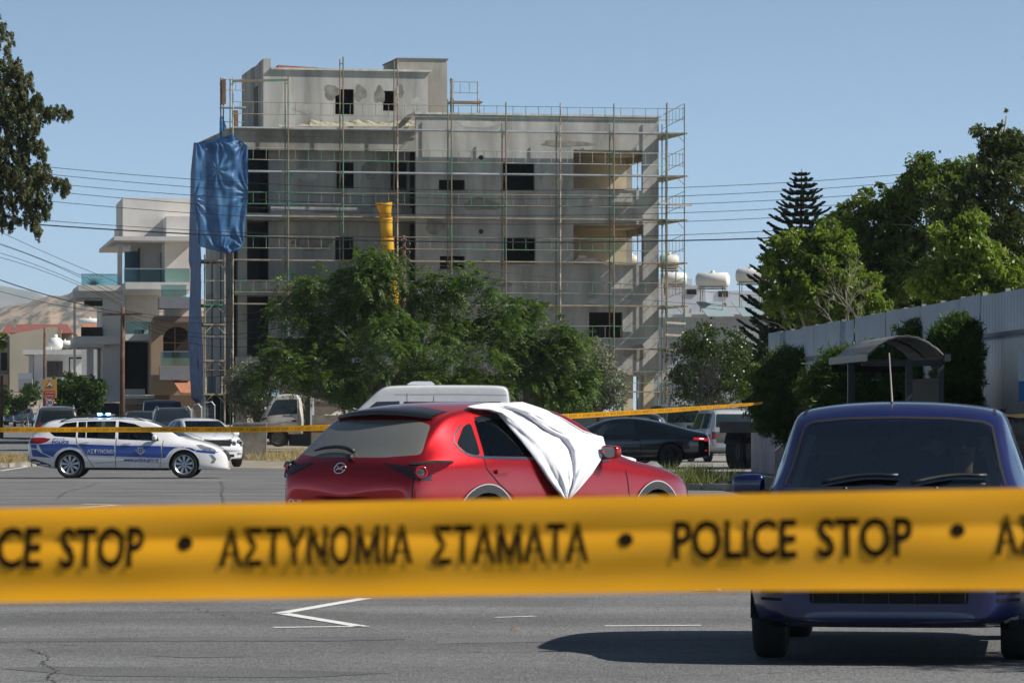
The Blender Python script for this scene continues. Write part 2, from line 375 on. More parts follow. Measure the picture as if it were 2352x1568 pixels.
# loose stones, leaves and litter on the road
mb = MB(); mb2 = MB()
for i in range(120):
    px = random.uniform(0, 2352); py = random.choice([random.uniform(1385,1568), random.uniform(1385,1480)]); p = gp(px, py); s = random.uniform(0.003, 0.007)
    c = [(s,0,0),(0,s,0),(-s,0,0),(0,-s,0),(0,0,s*1.3)]; mb.add([p + Vector(v) for v in c], [(0,1,4),(1,2,4),(2,3,4),(3,0,4)])
tag(obj('road_grit', mb, mat('grit', (0.24,0.22,0.19), 0.9)), kind='stuff')
for (px, py, lab) in [(1182,1447,'small brown dry leaf lying on the asphalt below the tape'), (2190,1375,'small brown dry leaf in the shade ahead of the blue car')]:
    p = gp(px, py); lb = MB(); s = 0.028
    lb.sheet([[p + Vector((-s, -s, .004)), p + Vector((-s, s, .016))], [p + Vector((0, -s*.8, .018)), p + Vector((0, s*.9, .02))], [p + Vector((s*1.2, -s*.3, .006)), p + Vector((s*1.4, s*.3, .022))]])
    tag(obj('dry_leaf', lb, mat('dry_leaf', (0.25,0.11,0.05), 0.8)), lab, 'leaf')
p = gp(1625, 1357); lb = MB(); lb.sheet([[p + Vector((-.1, -.1, .01)), p + Vector((-.08, .1, .05))], [p + Vector((0, -.08, .05)), p + Vector((.02, .1, .03))], [p + Vector((.1, -.1, .01)), p + Vector((.11, .08, .04))]])
tag(obj('paper_scrap', lb, mat('litter', (0.7,0.68,0.66), 0.8)), 'crumpled white scrap of litter on the road beyond the near tape', 'litter')
# cracks and paving seams
M_rp = mat('old_road_patch', (.105,.108,.112), .85, var=.2, vscale=1.5, bump=.8, bscale=60, col2=(.15,.15,.15), c2s=35); M_rp2 = mat('pale_road_patch', (.165,.165,.168), .85, var=.2, vscale=1.5, bump=.8, bscale=60, col2=(.12,.12,.12), c2s=35)
for m_, q in ((M_rp, [(0,1474),(760,1472),(930,1468),(930,1461),(400,1463),(0,1465)]), (M_rp, [(350,1506),(420,1502),(570,1503),(560,1508),(430,1510)]), (M_rp2, [(1000,1478),(1500,1470),(2352,1466),(2352,1459),(1500,1460),(1010,1466)]), (M_rp2, [(0,1125),(640,1121),(640,1112),(0,1114)]), (M_rp, [(0,1535),(90,1530),(600,1536),(900,1545),(700,1556),(200,1552)])):
    mb = MB(); mb.add([(p_.x, p_.y, .0022) for p_ in [gp(*c_) for c_ in q]], [tuple(range(len(q)))]); tag(obj('road_patch', mb, m_), kind='structure')
def crack(name, pts, w, seed, jag=.03, lab=None):
    rg = random.Random(seed); g = [gp(*p) for p in pts]; rows = []
    for a, b in zip(g[:-1], g[1:]):
        L = (b - a).length; n = max(2, int(L / .06)); d = (b - a).normalized(); nn = Vector((-d.y, d.x, 0))
        for i in range(n):
            j = rg.uniform(-jag, jag); ww = w * rg.uniform(.1, 1.4); c = a.lerp(b, i/n) + nn * j; rows.append([(c.x - nn.x*ww, c.y - nn.y*ww, .0035), (c.x + nn.x*ww, c.y + nn.y*ww, .0035)])
    mb = MB(); mb.sheet(rows); return tag(obj(name, mb, M_crack), kind='structure')
M_crack = mat('crack_dark', (.03,.03,.032), .95)
crack('road_crack', [(65,1490),(118,1508),(92,1522),(132,1540),(104,1555),(128,1566),(100,1580)], .006, 1, .02)
crack('road_crack', [(0,1410),(200,1408),(480,1405),(640,1408)], .010, 2, .025); crack('road_crack', [(640,1408),(720,1407),(1100,1412)], .006, 3)
crack('road_crack', [(300,1471),(520,1470),(760,1472),(1000,1467)], .006, 4); crack('road_crack', [(440,1398),(480,1404),(510,1412),(560,1420)], .005, 5, .05)
crack('road_crack', [(506,1105),(512,1120),(508,1135),(514,1150),(510,1165)], .010, 6, .04); crack('road_crack', [(0,1450),(150,1452),(400,1447)], .004, 7)
crack('road_crack', [(1000,1402),(1500,1399),(2000,1400)], .006, 8); crack('road_crack', [(130,1145),(150,1130),(200,1118),(225,1108)], .010, 9, .05); crack('road_crack', [(1300,1520),(1900,1516),(2352,1508)], .004, 10)
crack('road_crack', [(0,1112),(300,1110),(650,1113)], .012, 11, .03); crack('road_crack', [(0,1128),(200,1127),(600,1126)], .010, 12, .02)
# hills
def hill(name, pts, d, depth, m, seed):
    rg = np.random.default_rng(seed); xs = np.linspace(pts[0][0], pts[-1][0], 160); ys_ = np.interp(xs, [p[0] for p in pts], [p[1] for p in pts]); rows = []; n1 = [rg.uniform(0, 6.28) for _ in range(8)]
    for i, (px, py) in enumerate(zip(xs, ys_)):
        top = P(px, py + .5*math.sin(i*.9) + .4*math.sin(i*2.3), d); row = []
        for k in range(15):
            f = k / 10; g = (math.sin(min(f,1) * math.pi/2))**1.3 if f <= 1 else 1 - (f-1)*1.6; dy = (f - 1) * depth
            nz = .004 * (math.sin(i*.35 + f*9 + n1[0]) + .6*math.sin(i*.8 - f*13 + n1[1]) + .4*math.sin(i*1.9 + f*25)) * (1 if 0 < f < 1 else 0)
            row.append((top.x * (1 + dy/d), top.y + dy, top.z * (g + nz*min(1, 4*(1-f) if f < 1 else 0))))
        rows.append(row)
    mb = MB(); mb.sheet(rows); o = obj(name, mb, m, smooth=True); return tag(o, kind='structure')
M_hill = mat('scrub_hillside', (0.36,0.25,0.16), 0.95, var=0.20, vscale=0.02, col2=(0.075,0.075,0.045), c2s=0.11, c2w=(0.46,0.56), stretch=(1,.07,1))
M_mtn = mat('distant_mountain', (0.12,0.13,0.11), 0.95, var=0.3, vscale=0.004, col2=(0.19,0.16,0.12), c2s=0.006)
hill('hill', [(-400,720),(-200,735),(-60,728),(0,712),(30,705),(62,702),(90,690),(115,684),(140,686),(165,679),(190,682),(215,676),(245,672),(300,668),(360,676),(450,690),(600,720)], 4200, 1500, M_hill, 3)
hill('mountain', [(-700,690),(-400,650),(-150,655),(-60,652),(0,659),(35,668),(70,672),(100,684),(135,700),(170,712),(230,720),(300,712),(420,720),(600,740)], 11500, 3500, M_mtn, 5)

# ================================================================== the unfinished building
M_conc = mat('raw_concrete', (0.38,0.36,0.32), 0.9, var=0.26, vscale=0.5, bump=0.35, bscale=5, col2=(0.21,0.20,0.175), c2s=0.4, c2w=(0.45,0.64), stretch=(1,1,0.45))
M_plast = mat('grey_render', (0.41,0.40,0.38), 0.92, var=0.26, vscale=0.7, bump=0.25, bscale=6, col2=(0.245,0.24,0.225), c2s=0.5, c2w=(0.44,0.68), stretch=(1.6,1.6,0.3))
M_beige = mat('beige_render', (0.52,0.45,0.33), 0.92, var=0.12, vscale=0.6, col2=(0.40,0.35,0.27), c2s=0.5)
M_plight = mat('pale_concrete_edge', (0.52,0.50,0.46), 0.9, var=0.25, vscale=3)
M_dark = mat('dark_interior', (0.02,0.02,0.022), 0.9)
FB = Frame(528, 200, 12.0)
B = FB.root('unfinished_building', 'grey concrete apartment block under construction, wrapped in scaffolding', 'building')
uL = FB.u(540); uM = FB.u(955); uR = FB.u(1513); DEP = 9.8
zt = lambda y, px=1200: FB.z(y, FB.u(px))
z_roofR = zt(263, 1000); z_soff = zt(345, 1200)
lv = [zt(y, 750) for y in (300, 491, 664, 836)]      # slab tops on the left part
# right-hand front wall with its openings
H = [FB.rect(*r) for r in [(1155,373,1228,437),(1008,413,1068,438),(1317,345,1476,437),(1158,545,1230,606),(1010,588,1068,618),
     (1317,515,1478,608),(1178,717,1230,752),(1353,717,1430,776)]]
z_bot = zt(848, 1400)
mb = MB(); wall_holes(mb, uM, uR, z_bot, z_roofR, 0.0, 0.25, H); obj('front_wall', mb, M_plast, B)
ub = FB.u(1317); 
# loggias: beige back wall, side return, pillar and the see-through side
side_holes = []
for (ya, yb) in ((345,437),(515,608)):
    a = zt(ya, 1400); b_ = zt(yb, 1400); side_holes.append((2.4, 5.3, b_ + 0.02, a - 0.35))
mb = MB(); sw = MB(); wall_holes(sw, 0.25, DEP, z_bot, z_roofR, 0.0, 0.25, side_holes)
mb.v = [(uR - v[1], v[0], v[2]) for v in sw.v]; mb.f = sw.f; obj('side_wall', mb, M_conc, B)
mb = MB(); mb.box(ub - 0.2, uR - .26, 5.3, 5.5, z_bot, z_roofR - .3); mb.box(ub - 0.2, ub, 0.26, 5.3, z_bot + .3, z_soff + .2)
[mb.box(ub, uR - .26, .26, 5.3, z_ - .02, z_ + .02) for z_ in (zt(437,1400), zt(608,1400), zt(347,1400) + .02, zt(517,1400) + .02)]  # beige floor and ceiling linings added to brighten the loggias
obj('loggia_wall_and_lining', mb, M_beige, B)
# floor slabs (whole depth), the left part as wide balconies
mb = MB()
for i, z in enumerate(lv):
    t = 0.30; mb.box(uL + (0.0 if i else -0.35), uM - 0.003, -0.05, DEP - .3, z - t, z)
    mb.box(uM + 0.003, uR - 0.26, 0.26, DEP - .3, z - t - 0.004, z - 0.004)
obj('floor_slab', mb, M_conc, B)
mb = MB(); mb.box(uM - 0.05, uR + 0.12, -0.10, 0.30, z_roofR, z_roofR + 0.09); mb.box(uM - .05, uM + .2, .30, DEP, z_roofR, z_roofR + .09)
mb.box(uR - .13, uR + .12, .30, DEP, z_roofR, z_roofR + .09); obj('parapet_coping', mb, M_plight, B)
mb = MB(); mb.box(uM + .01, uR - .26, 0.26, DEP - .3, z_roofR - 1.1, z_roofR - .8); obj('roof_slab', mb, M_conc, B)
mb = MB(); mb.box(uL, uR, DEP - .3, DEP - .05, z_bot, lv[0]); obj('rear_wall', mb, M_conc, B)
# dark partitions added inside to force the rooms darker
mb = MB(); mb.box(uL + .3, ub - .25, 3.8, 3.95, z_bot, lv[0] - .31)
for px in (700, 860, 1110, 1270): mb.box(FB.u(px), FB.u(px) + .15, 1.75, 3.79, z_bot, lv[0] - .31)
obj('added_partition', mb, mat('dark_partition', (0.10,0.10,0.10), 0.95), B)
# left part: recessed wall, parapets, end column
zs = [(lv[0]-.30, lv[1]), (lv[1]-.30, lv[2]), (lv[2]-.30, lv[3])]
wins = [[(773,373,813,433),(897,373,936,437)],[(770,543,812,600),(886,548,936,600)],[(775,716,815,775)]]
for k, (za, zb) in enumerate(zs):
    v = 1.5; mb = MB(); hs_ = [FB.rect(*r, v) for r in wins[k]]; a = FB.u(617, v)
    wall_holes(mb, a, uM - .002, zb, za, v, v + .22, hs_); obj('recessed_wall', mb, M_plast, B)
    mb = MB(); mb.box(FB.u(545, .4), FB.u(566, .4), 0.2, 0.6, zb, za); obj('column', mb, M_conc, B)
    pz = lv[k+1]; mb = MB()
    if k == 0: mb.box(a, uM - .002, 0.9, 1.05, pz, pz + .35)
    else: mb.box(uL, uM - .002, -0.06, 0.1, pz, pz + .32)
    obj('balcony_parapet', mb, M_plast, B)
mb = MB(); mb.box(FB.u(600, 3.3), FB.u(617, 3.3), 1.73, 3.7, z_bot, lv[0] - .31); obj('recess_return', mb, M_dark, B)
# upper spandrel band under the terrace, fringe wall
mb = MB(); mb.box(uL - .02, uM - .004, 0.0, 0.22, lv[0] - .30 - .62, lv[0] - .304); obj('spandrel_beam', mb, M_conc, B)
mb = MB(); mb.box(uL - .45, uM + .02, -0.22, 0.3, lv[0] + .003, lv[0] + .06); obj('terrace_edge', mb, M_plight, B)
# side (left) wall, seen at a grazing angle
mb = MB()
for z0_, z1_ in ((lv[1]+.1, lv[0]-.31), (lv[2]+.1, lv[1]-.31), (lv[3]+.1, lv[2]-.31)): mb.box(uL, uL + .22, 2.4, DEP - .31, z0_ - .1, z1_)
obj('side_wall', mb, M_plast, B)
# penthouse with its raised end wall and the stair tower
v = 1.9; p0 = FB.u(622, v); p1 = FB.u(983, v); zr = FB.z(163, (p0+p1)/2, v); pd = 6.8
mb = MB(); hs_ = [FB.rect(770,205,813,263, v), FB.rect(880,209,908,255, v)]
wall_holes(mb, p0, p1, lv[0], zr, v, v + .22, hs_); obj('penthouse_front_wall', mb, M_plast, B)
zh = FB.z(135, p0, v)
mb = MB()
# end wall: raised, sloping towards the back, with a door opening
pr = [(v - .003, lv[0]), (v - .003, zh), (v + .22, zh), (v + pd, zh - .25), (v + pd, lv[0])]
ds = 1.6
mb.prism([(v-.003, lv[0]), (v-.003, zh), (v + ds, zh - .08), (v + ds, lv[0])], 'x', p0 - .35, p0 - .003)
mb.prism([(v + ds, lv[0] + 2.3), (v + ds, zh - .08), (v + ds + 1.5, zh - .14), (v + ds + 1.5, lv[0] + 2.3)], 'x', p0 - .30, p0 - .003)
mb.prism([(v + ds + 1.5, lv[0]), (v + ds + 1.5, zh - .14), (v + pd, zh - .25), (v + pd, lv[0])], 'x', p0 - .35, p0 - .003)
obj('penthouse_end_wall', mb, M_plast, B)
mb = MB(); mb.box(p0, p1 + .15, v - .12, v + pd, zr, zr + .09); obj('penthouse_roof', mb, M_plight, B)
mb = MB(); mb.box(p0, p1, v + 2.5, v + 2.65, lv[0], zr - .01); mb.box(p1 - .22, p1 - .002, v + .22, v + 2.5, lv[0], zr - .01); obj('added_partition', mb, M_dark, B)  # dark partitions added behind the penthouse openings
mb = MB(); ua = FB.u(640, v); ub_ = FB.u(745, v)
mb.add([(ua, v + .1, zr + .09), (ub_, v + .1, zr + .09), (ub_, v + .1, zr + .12), (ua, v + .1, zr + .22), (ua, v + .9, zr + .09), (ub_, v + .9, zr + .09), (ub_, v + .9, zr + .12), (ua, v + .9, zr + .22)],
       [(0,1,2,3),(4,7,6,5),(0,3,7,4),(1,5,6,2),(3,2,6,7)]); obj('brick_upstand', mb, mat('red_brick', (0.32,0.13,0.10), 0.9, var=.3, vscale=8), B)
v = 3.4; t0 = FB.u(915, v); t1 = FB.u(1027, v); zt_ = FB.z(137, (t0+t1)/2, v)
mb = MB(); mb.box(t0, t1, v, v + 3.9, lv[0] + .01, zt_); obj('stair_tower', mb, M_conc, B)
mb = MB(); mb.box(t0 - .05, t1 + .05, v - .05, v + 3.95, zt_, zt_ + .06); obj('tower_coping', mb, M_dark if False else mat('weathered_edge', (0.17,0.16,0.15), .9), B)
# pilotis
mb = MB()
for (xa, xb) in ((1430,1452),(1476,1500)): mb.box(FB.u(xa, .6), FB.u(xb, .6), 0.4, 0.9, 0, z_bot)
obj('column', mb, M_beige, B)
for px in (545, 720, 960, 1180):
    mb = MB(); mb.box(FB.u(px), FB.u(px) + .5, 0.3, 0.8, 0, z_bot); obj('column', mb, M_conc, B)
mb = MB(); mb.box(uL, uR, 0.0, DEP, z_bot - .28, z_bot - .003); obj('ground_floor_ceiling', mb, M_conc, B)
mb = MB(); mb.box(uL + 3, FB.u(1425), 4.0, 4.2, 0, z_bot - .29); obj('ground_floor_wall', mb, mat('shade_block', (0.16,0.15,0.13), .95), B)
# sills, vents, light patches of repaired render
for h in (H[0], H[1], H[3], H[4]): mb = MB(); mb.box(h[0] - .12, h[1] + .12, -.07, .2, h[2] - .10, h[2] - .003); obj('window_sill', mb, M_conc, B)
mb = MB(); mb.box(H[2][0] - .05, H[2][1] - .3, -.05, .2, H[2][2] - .003, H[2][2] + .06); obj('window_sill', mb, M_conc, B)
mb = MB()
for (px, py) in ((1105,362),(1105,532)):
    u, z = FB.uz(px, py); mb.lathe([(0.0,-.004),(0.11,-.004),(0.12,.05)], (u, -.02, z), 'y', 16)
obj('vent_hole', mb, M_dark, B)
# drainpipe stubs cast as dark pegs on the upper band
# slabs of stored board in the second loggia
u, z = FB.uz(1352, 604); mb = MB()
for i in range(4): mb.box(u - .8 + i*.07, u + .8 - i*.05, -.05 + .02*i, .5, z + .06*i + .003, z + .06*i + .05)
mb.box(u - .5, u - .1, 0, .4, z + .24, z + .34)
tag(obj('stacked_boards', mb, mat('pale_board', (0.55,0.46,0.40), .85, var=.3, vscale=4)), 'pale boards stacked on the parapet of the middle loggia', 'boards').matrix_world = B.matrix_basis

# ================================================================== scaffolding
M_scaf = mat('scaffold_tube', (0.07,0.20,0.13), 0.6, metal=0.0, var=0.25, vscale=2, col2=(0.24,0.16,0.11), c2s=0.9, c2w=(0.46,0.54))
M_scaf2 = mat('scaffold_rusty', (0.22,0.14,0.10), 0.7, var=0.3, vscale=3, col2=(0.45,0.42,0.34), c2s=1.3, c2w=(0.45,0.56))
M_galv = mat('galvanised_plank', (0.42,0.45,0.48), 0.5, metal=0.3, var=0.2, vscale=2)
M_plank = mat('weathered_plank', (0.30,0.25,0.19), 0.9, var=0.3, vscale=3)
S = FB.root('scaffold', 'green and rusty tube scaffolding with planks and ladder rails across the whole building front', 'scaffold')
VO, VI = -1.30, -0.42
cols = [535, 662, 788, 913, 1037, 1162, 1287, 1410, 1531]
tops = [178, 176, 131, 134, 180, 235, 237, 238, 238]
uo = [FB.u(px, VO) for px in cols]
dk = [zt(y, 1037) - 0.0 for y in (300, 399, 500, 600, 700, 800, 900)]
zf = lambda y, px: FB.z(y, FB.u(px, VO), VO)
dk = [zf(y, 1037) for y in (299, 398, 500, 600, 700, 800, 899)]
for i, u in enumerate(uo):
    zt0 = FB.z(tops[i], u, VO)
    mb = MB(); mb.tube((u, VO, 0), (u, VO, zt0), 0.032, 7); obj('post', mb, M_scaf if i % 3 else M_scaf2, S)
    zi = FB.z(tops[i] + (5 if i < 4 else 48), u, VI); mb = MB(); mb.tube((u, VI, 0), (u, VI, zi), 0.03, 7); obj('post', mb, M_scaf, S)
    for z in dk:
        if z < zi + .3:
            mb = MB(); mb.tube((u, VO, z - .05), (u, VI, z - .05), 0.022, 6); mb.tube((u, VO, z - .45), (u, VO + .38, z - .06), 0.014, 5); mb.tube((u, VI, z - .45), (u, VI - .38, z - .06), 0.014, 5); obj('transom', mb, M_scaf2, S)
    if i < 5: mb = MB(); mb.tube((u, VO, zi - .25), (u, VI, zi - .25), 0.02, 6); obj('top_bar', mb, M_scaf2, S)
gr = [(zf(y1, 1037), zf(y0, 1037)) for (y0, y1) in ((242,269),(346,373),(446,472),(546,573),(647,673),(747,775),(852,878))]
rung = mat('guard_bar', (0.30,0.24,0.18), 0.7, var=.3, vscale=2, col2=(0.10,0.24,0.15), c2s=0.5, c2w=(0.46,0.54))
for b in range(len(uo) - 1):
    for k, z in enumerate(dk):
        if k >= 5 and b < 6: continue
        if k == 6 and b < 6: continue
        ga = (M_galv if (k <= 1 or (k == 2 and b == 0)) else M_plank)
        mb = MB()
        for j in range(3):
            y0 = VO + .06 + j * .27; mb.box(uo[b] + .04, uo[b+1] - .04, y0, y0 + .255, z - .02 - random.uniform(0, .02), z + .035)
        obj('deck', mb, ga, S)
    for k, (za, zb) in enumerate(gr):
        if k >= 5 and b < 1: continue
        if k == 6 and b < 6: continue
        sag = random.uniform(-.03, .03); mb = MB()
        mb.tube((uo[b], VO, za + sag), (uo[b+1], VO, za), .016, 5); mb.tube((uo[b], VO, zb + sag), (uo[b+1], VO, zb), .016, 5)
        for q in range(4):
            uq = uo[b] + (uo[b+1] - uo[b]) * (q * .235 + .13); mb.tube((uq, VO, za), (uq, VO, zb), .014, 5)
        obj('guard_rail', mb, M_galv if (k == 1 and b >= 5) else rung, S)
mb = MB(); z = FB.z(188, FB.u(600, VO), VO); mb.beam((uo[0], VO, z), (uo[1], VO, z + .1), .12, .10); obj('ledger', mb, M_scaf, S)
# right-hand end bay
S2 = FB.root('scaffold', 'end bay of scaffolding standing at the right corner of the grey concrete block', 'scaffold')
ux = FB.u(1572, VO)
zt2 = FB.z(240, ux, VO)
for (uu, vv, tt, m_) in ((ux, VO, 240, M_scaf), (uo[-1] + .25, VO + .9, 236, M_scaf), (ux - .35, .9, 300, M_scaf2), (ux-.95, .9, 315, M_scaf), (ux - .1, 3.4, 300, M_scaf), (ux - 1.1, 3.4, 300, M_scaf2)):
    mb = MB(); mb.tube((uu, vv, 0), (uu, vv, FB.z(tt, uu, vv)), .03, 7); obj('post', mb, m_, S2)
for k, z in enumerate(dk):
    mb = MB()
    for j in range(3): mb.box(uo[-1] + .06 + .33*j, uo[-1] + .36 + .33*j, VO + .02, 3.6, z - .03, z + .03)
    obj('deck', mb, M_plank, S2)
    mb = MB(); mb.tube((ux, VO, z - .42), (ux - .4, VO, z - .04), .014, 5); mb.tube((uo[-1] + .05, VO, z - .04), (ux, VO, z - .04), .018, 6); obj('brace', mb, M_scaf, S2)
for k, (za, zb) in enumerate(gr):
    mb = MB(); v0_, v1_ = VO, 2.6
    for zz in (za - .0, zb + .1): mb.tube((ux, v0_, zz + .15), (ux - .05, v1_, zz - .12), .015, 5)
    for q in range(6): vv = v0_ + (v1_ - v0_) * (q + .5) / 6; mb.tube((ux, vv, za), (ux, vv, zb + .1), .012, 5)
    for zz in (za, zb): mb.tube((uo[-1], VO, zz), (ux, VO, zz + random.uniform(-.06, .06)), .014, 5)
    obj('guard_rail', mb, rung, S2)
mb = MB()
for (y, a, b2) in ((470, 1513, 1588), (742, 1530, 1574), (770, 1528, 1574)):
    u0_, u1_ = FB.u(a, VO - .1), FB.u(b2, VO - .1); z = FB.z(y, u0_, VO); mb.beam((u0_, VO - .1, z + .03), (u1_, VO - .1, z - .02), .2, .09)
obj('plank', mb, mat('pale_plank', (0.60,0.52,0.42), .85, var=.2, vscale=4), S2)
# left-hand end bay (behind the blue netting)
S3 = FB.root('scaffold', 'left end bay of scaffolding partly covered by the torn blue netting', 'scaffold')
for (px, vv, ya, m_) in ((470, -1.0, 585, M_scaf), (516, -1.0, 565, M_scaf2), (507, 2.0, 178, M_scaf), (513, 5, 180, M_scaf2), (449, 3.0, 335, M_scaf), (487, 3.5, 600, M_scaf)):
    u = FB.u(px, vv); mb = MB(); mb.tube((u, vv, 0), (u, vv, FB.z(ya, u, vv)), .032, 7); obj('post', mb, m_, S3)
for y in (598, 700, 745, 828, 905):
    ua, ub2 = FB.u(467, -1.0), FB.u(518, -1.0); z = FB.z(y, ua, -1.0); mb = MB()
    mb.box(ua, ub2, -1.05, 2.2, z - .04, z + .04); obj('deck', mb, M_plank if y != 700 else mat('green_box', (0.05,0.22,0.13), .6), S3)
    mb = MB(); mb.tube((ua, -1.05, z - .45), (ua + .4, -1.05, z - .05), .016, 5); mb.tube((ub2, -1.05, z - .45), (ub2 - .4, -1.05, z - .05), .016, 5)
    mb.tube((ua, -1.05, z + 1.1), (ub2, -1.05, z + 1.1), .016, 5); obj('brace', mb, M_scaf2, S3)
for (ya, yb) in ((182, 207), (280, 300)):
    mb = MB()
    for yy in (ya, yb):
        a = FB.u(507, 2); b2 = FB.u(562, 2); z = FB.z(yy, a, 2); mb.tube((a, 2, z), (b2, 2, z), .015, 5)
    for q in range(4): uu = a + (b2 - a) * (q + .5) / 4; mb.tube((uu, 2, FB.z(ya, uu, 2)), (uu, 2, FB.z(yb, uu, 2)), .013, 5)
    obj('guard_rail', mb, rung, S3)
mb = MB(); a = FB.u(507, 2); z = FB.z(247, a, 2); mb.box(a, FB.u(562, 2), 1.6, 2.4, z - .03, z + .03)
obj('deck', mb, M_galv, S3)
for (px, y0, y1) in ((512, 183, 240), (540, 255, 300)):
    mb = MB(); uu = FB.u(px, 2)
    for q in range(12): z = FB.z(y1, uu, 2) + q * (FB.z(y0, uu, 2) - FB.z(y1, uu, 2)) / 12; mb.box(uu - .09 + random.uniform(-.02,.02), uu + .09, 1.6, 2.3, z, z + .075)
    obj('stacked_clamps', mb, mat('rust', (0.22,0.12,0.08), .85, var=.3, vscale=8), S3)
# little platform at the stair tower
S4 = FB.root('scaffold', 'small scaffold platform on the flat roof beside the stair tower', 'scaffold')
vq = 2.0
for (px, y0, y1) in ((1035, 180, 262), (1041, 182, 262), (1097, 188, 262), (1102, 228, 262)):
    u = FB.u(px, vq); mb = MB(); mb.tube((u, vq, z_roofR - .8), (u, vq, FB.z(y0, u, vq)), .028, 6); obj('post', mb, M_scaf2, S4)
a, b2 = FB.u(1033, vq), FB.u(1104, vq); z = FB.z(235, a, vq); mb = MB(); mb.box(a, b2, vq - .4, vq + .5, z - .05, z + .04); obj('deck', mb, M_scaf, S4)
mb = MB()
for y in (188, 213): z = FB.z(y, a, vq); mb.tube((a, vq, z), (FB.u(1097, vq), vq, z), .015, 5)
for px in (1057, 1078): u = FB.u(px, vq); mb.tube((u, vq, FB.z(213, u, vq)), (u, vq, FB.z(188, u, vq)), .013, 5)
obj('guard_rail', mb, rung, S4)
# ------------------------------------------------------------------ blue netting
def net_mat():
    m = bpy.data.materials.new('blue_netting'); m.use_nodes = True; t = m.node_tree; L = t.links; b = t.nodes['Principled BSDF']
    b.inputs['Base Color'].default_value = (0.035,0.14,0.36,1); b.inputs['Roughness'].default_value = .45
    n = t.nodes.new('ShaderNodeTexNoise'); n.inputs['Scale'].default_value = 1.2; n.inputs['Detail'].default_value = 6
    tcn = t.nodes.new('ShaderNodeTexCoord'); L.new(tcn.outputs['Object'], n.inputs[0])
    r = t.nodes.new('ShaderNodeValToRGB'); r.color_ramp.elements[0].position = .35; r.color_ramp.elements[1].position = .7
    r.color_ramp.elements[0].color = (0.03,0.13,0.34,1); r.color_ramp.elements[1].color = (0.13,0.33,0.60,1); L.new(n.outputs[0], r.inputs[0]); L.new(r.outputs[0], b.inputs['Base Color'])
    tl = t.nodes.new('ShaderNodeBsdfTranslucent'); L.new(r.outputs[0], tl.inputs[0]); tp = t.nodes.new('ShaderNodeBsdfTransparent')
    tp.inputs[0].default_value = (.75,.85,1,1)
    m1 = t.nodes.new('ShaderNodeMixShader'); m1.inputs[0].default_value = .45; L.new(b.outputs[0], m1.inputs[1]); L.new(tl.outputs[0], m1.inputs[2])
    m2 = t.nodes.new('ShaderNodeMixShader'); m2.inputs[0].default_value = .10; L.new(m1.outputs[0], m2.inputs[1]); L.new(tp.outputs[0], m2.inputs[2])
    L.new(m2.outputs[0], t.nodes['Material Output'].inputs[0]); return m
M_net = net_mat(); M_net2 = mat('dark_blue_netting', (.015,.055,.19), .6, var=.4, vscale=1.2, col2=(.03,.12,.33), c2s=2)
def net(rows, vf, seed, amp, nx=26, ny=60):
    """rows = [(y, xl, xr)] photo outline; vf(s) = depth v across the width"""
    rg = np.random.default_rng(seed); ph = rg.uniform(0, 6.28, 12); out = []
    ysr = [r[0] for r in rows]
    for j in range(ny + 1):
        y = ysr[0] + (ysr[-1] - ysr[0]) * j / ny; xl = np.interp(y, ysr, [r[1] for r in rows]); xr = np.interp(y, ysr, [r[2] for r in rows]); row = []
        for i in range(nx + 1):
            s = i / nx; t = j / ny
            fold = .45 * math.sin(8*s + 1.5*t + ph[0]) + .22 * math.sin(19*s - 2*t + ph[1] + 1.3*math.sin(4*t + ph[2])) + .10 * math.sin(6*t + ph[4]) + .05*math.sin(47*s + 5*t)
            for q, (sa, ta, kk) in enumerate(((0,0,15),(.45,0,11),(1,.04,17),(1.02,.50,13),(-.02,.55,12),(.5,1.02,14),(1,.95,11),(.42,.30,9))):
                ds = s - sa; dt = (t - ta) * 1.6; r_ = math.hypot(ds, dt); fold += .42 * math.sin(kk * math.atan2(dt, ds + 1e-6) + ph[q]) * math.exp(-3.2 * r_) * min(1, r_ * 7)
            fold *= amp
            v = vf(s) + fold; px = xl + (xr - xl) * s; u = FB.u(px, vf(s)); row.append((u, v, FB.z(y, u, vf(s))))
        out.append(row)
    return out
mb = MB(); mb.sheet(net([(309,531,537),(318,500,545),(325,470,556),(329,446,562),(334,450,570),(400,448,570),(450,447,570),(520,452,564),(556,455,561),(566,458,557),(573,486,550),(581,515,536)], lambda s: VO - .28, 4, .2, 60, 120))
obj_n = obj('construction_netting', mb, M_net, smooth=True); obj_n.matrix_world = B.matrix_basis
tag(obj_n, 'torn bright blue netting hanging over the top left corner of the scaffolding', 'netting')
mb = MB(); mb.sheet(net([(328,444,470),(400,437,462),(500,435,460),(600,433,464),(620,438,463),(700,436,464),(770,431,466),(800,434,468),(870,437,468),(915,440,468),(925,452,464)], lambda s: 3.2 - 4.2 * s, 9, .32, 20, 160))
obj_n = obj('construction_netting', mb, M_net2, smooth=True); obj_n.matrix_world = B.matrix_basis
tag(obj_n, 'long narrow strip of dark blue netting hanging down the left side to the ground', 'netting')
mb = MB(); mb.sheet(net([(268,505,512),(300,504,522),(318,505,512)], lambda s: 1.8, 12, .1, 5, 12))
obj_n = obj('construction_netting', mb, M_net, smooth=True); obj_n.matrix_world = B.matrix_basis
tag(obj_n, 'small scrap of dark blue netting left of the terrace above the big netting', 'netting')
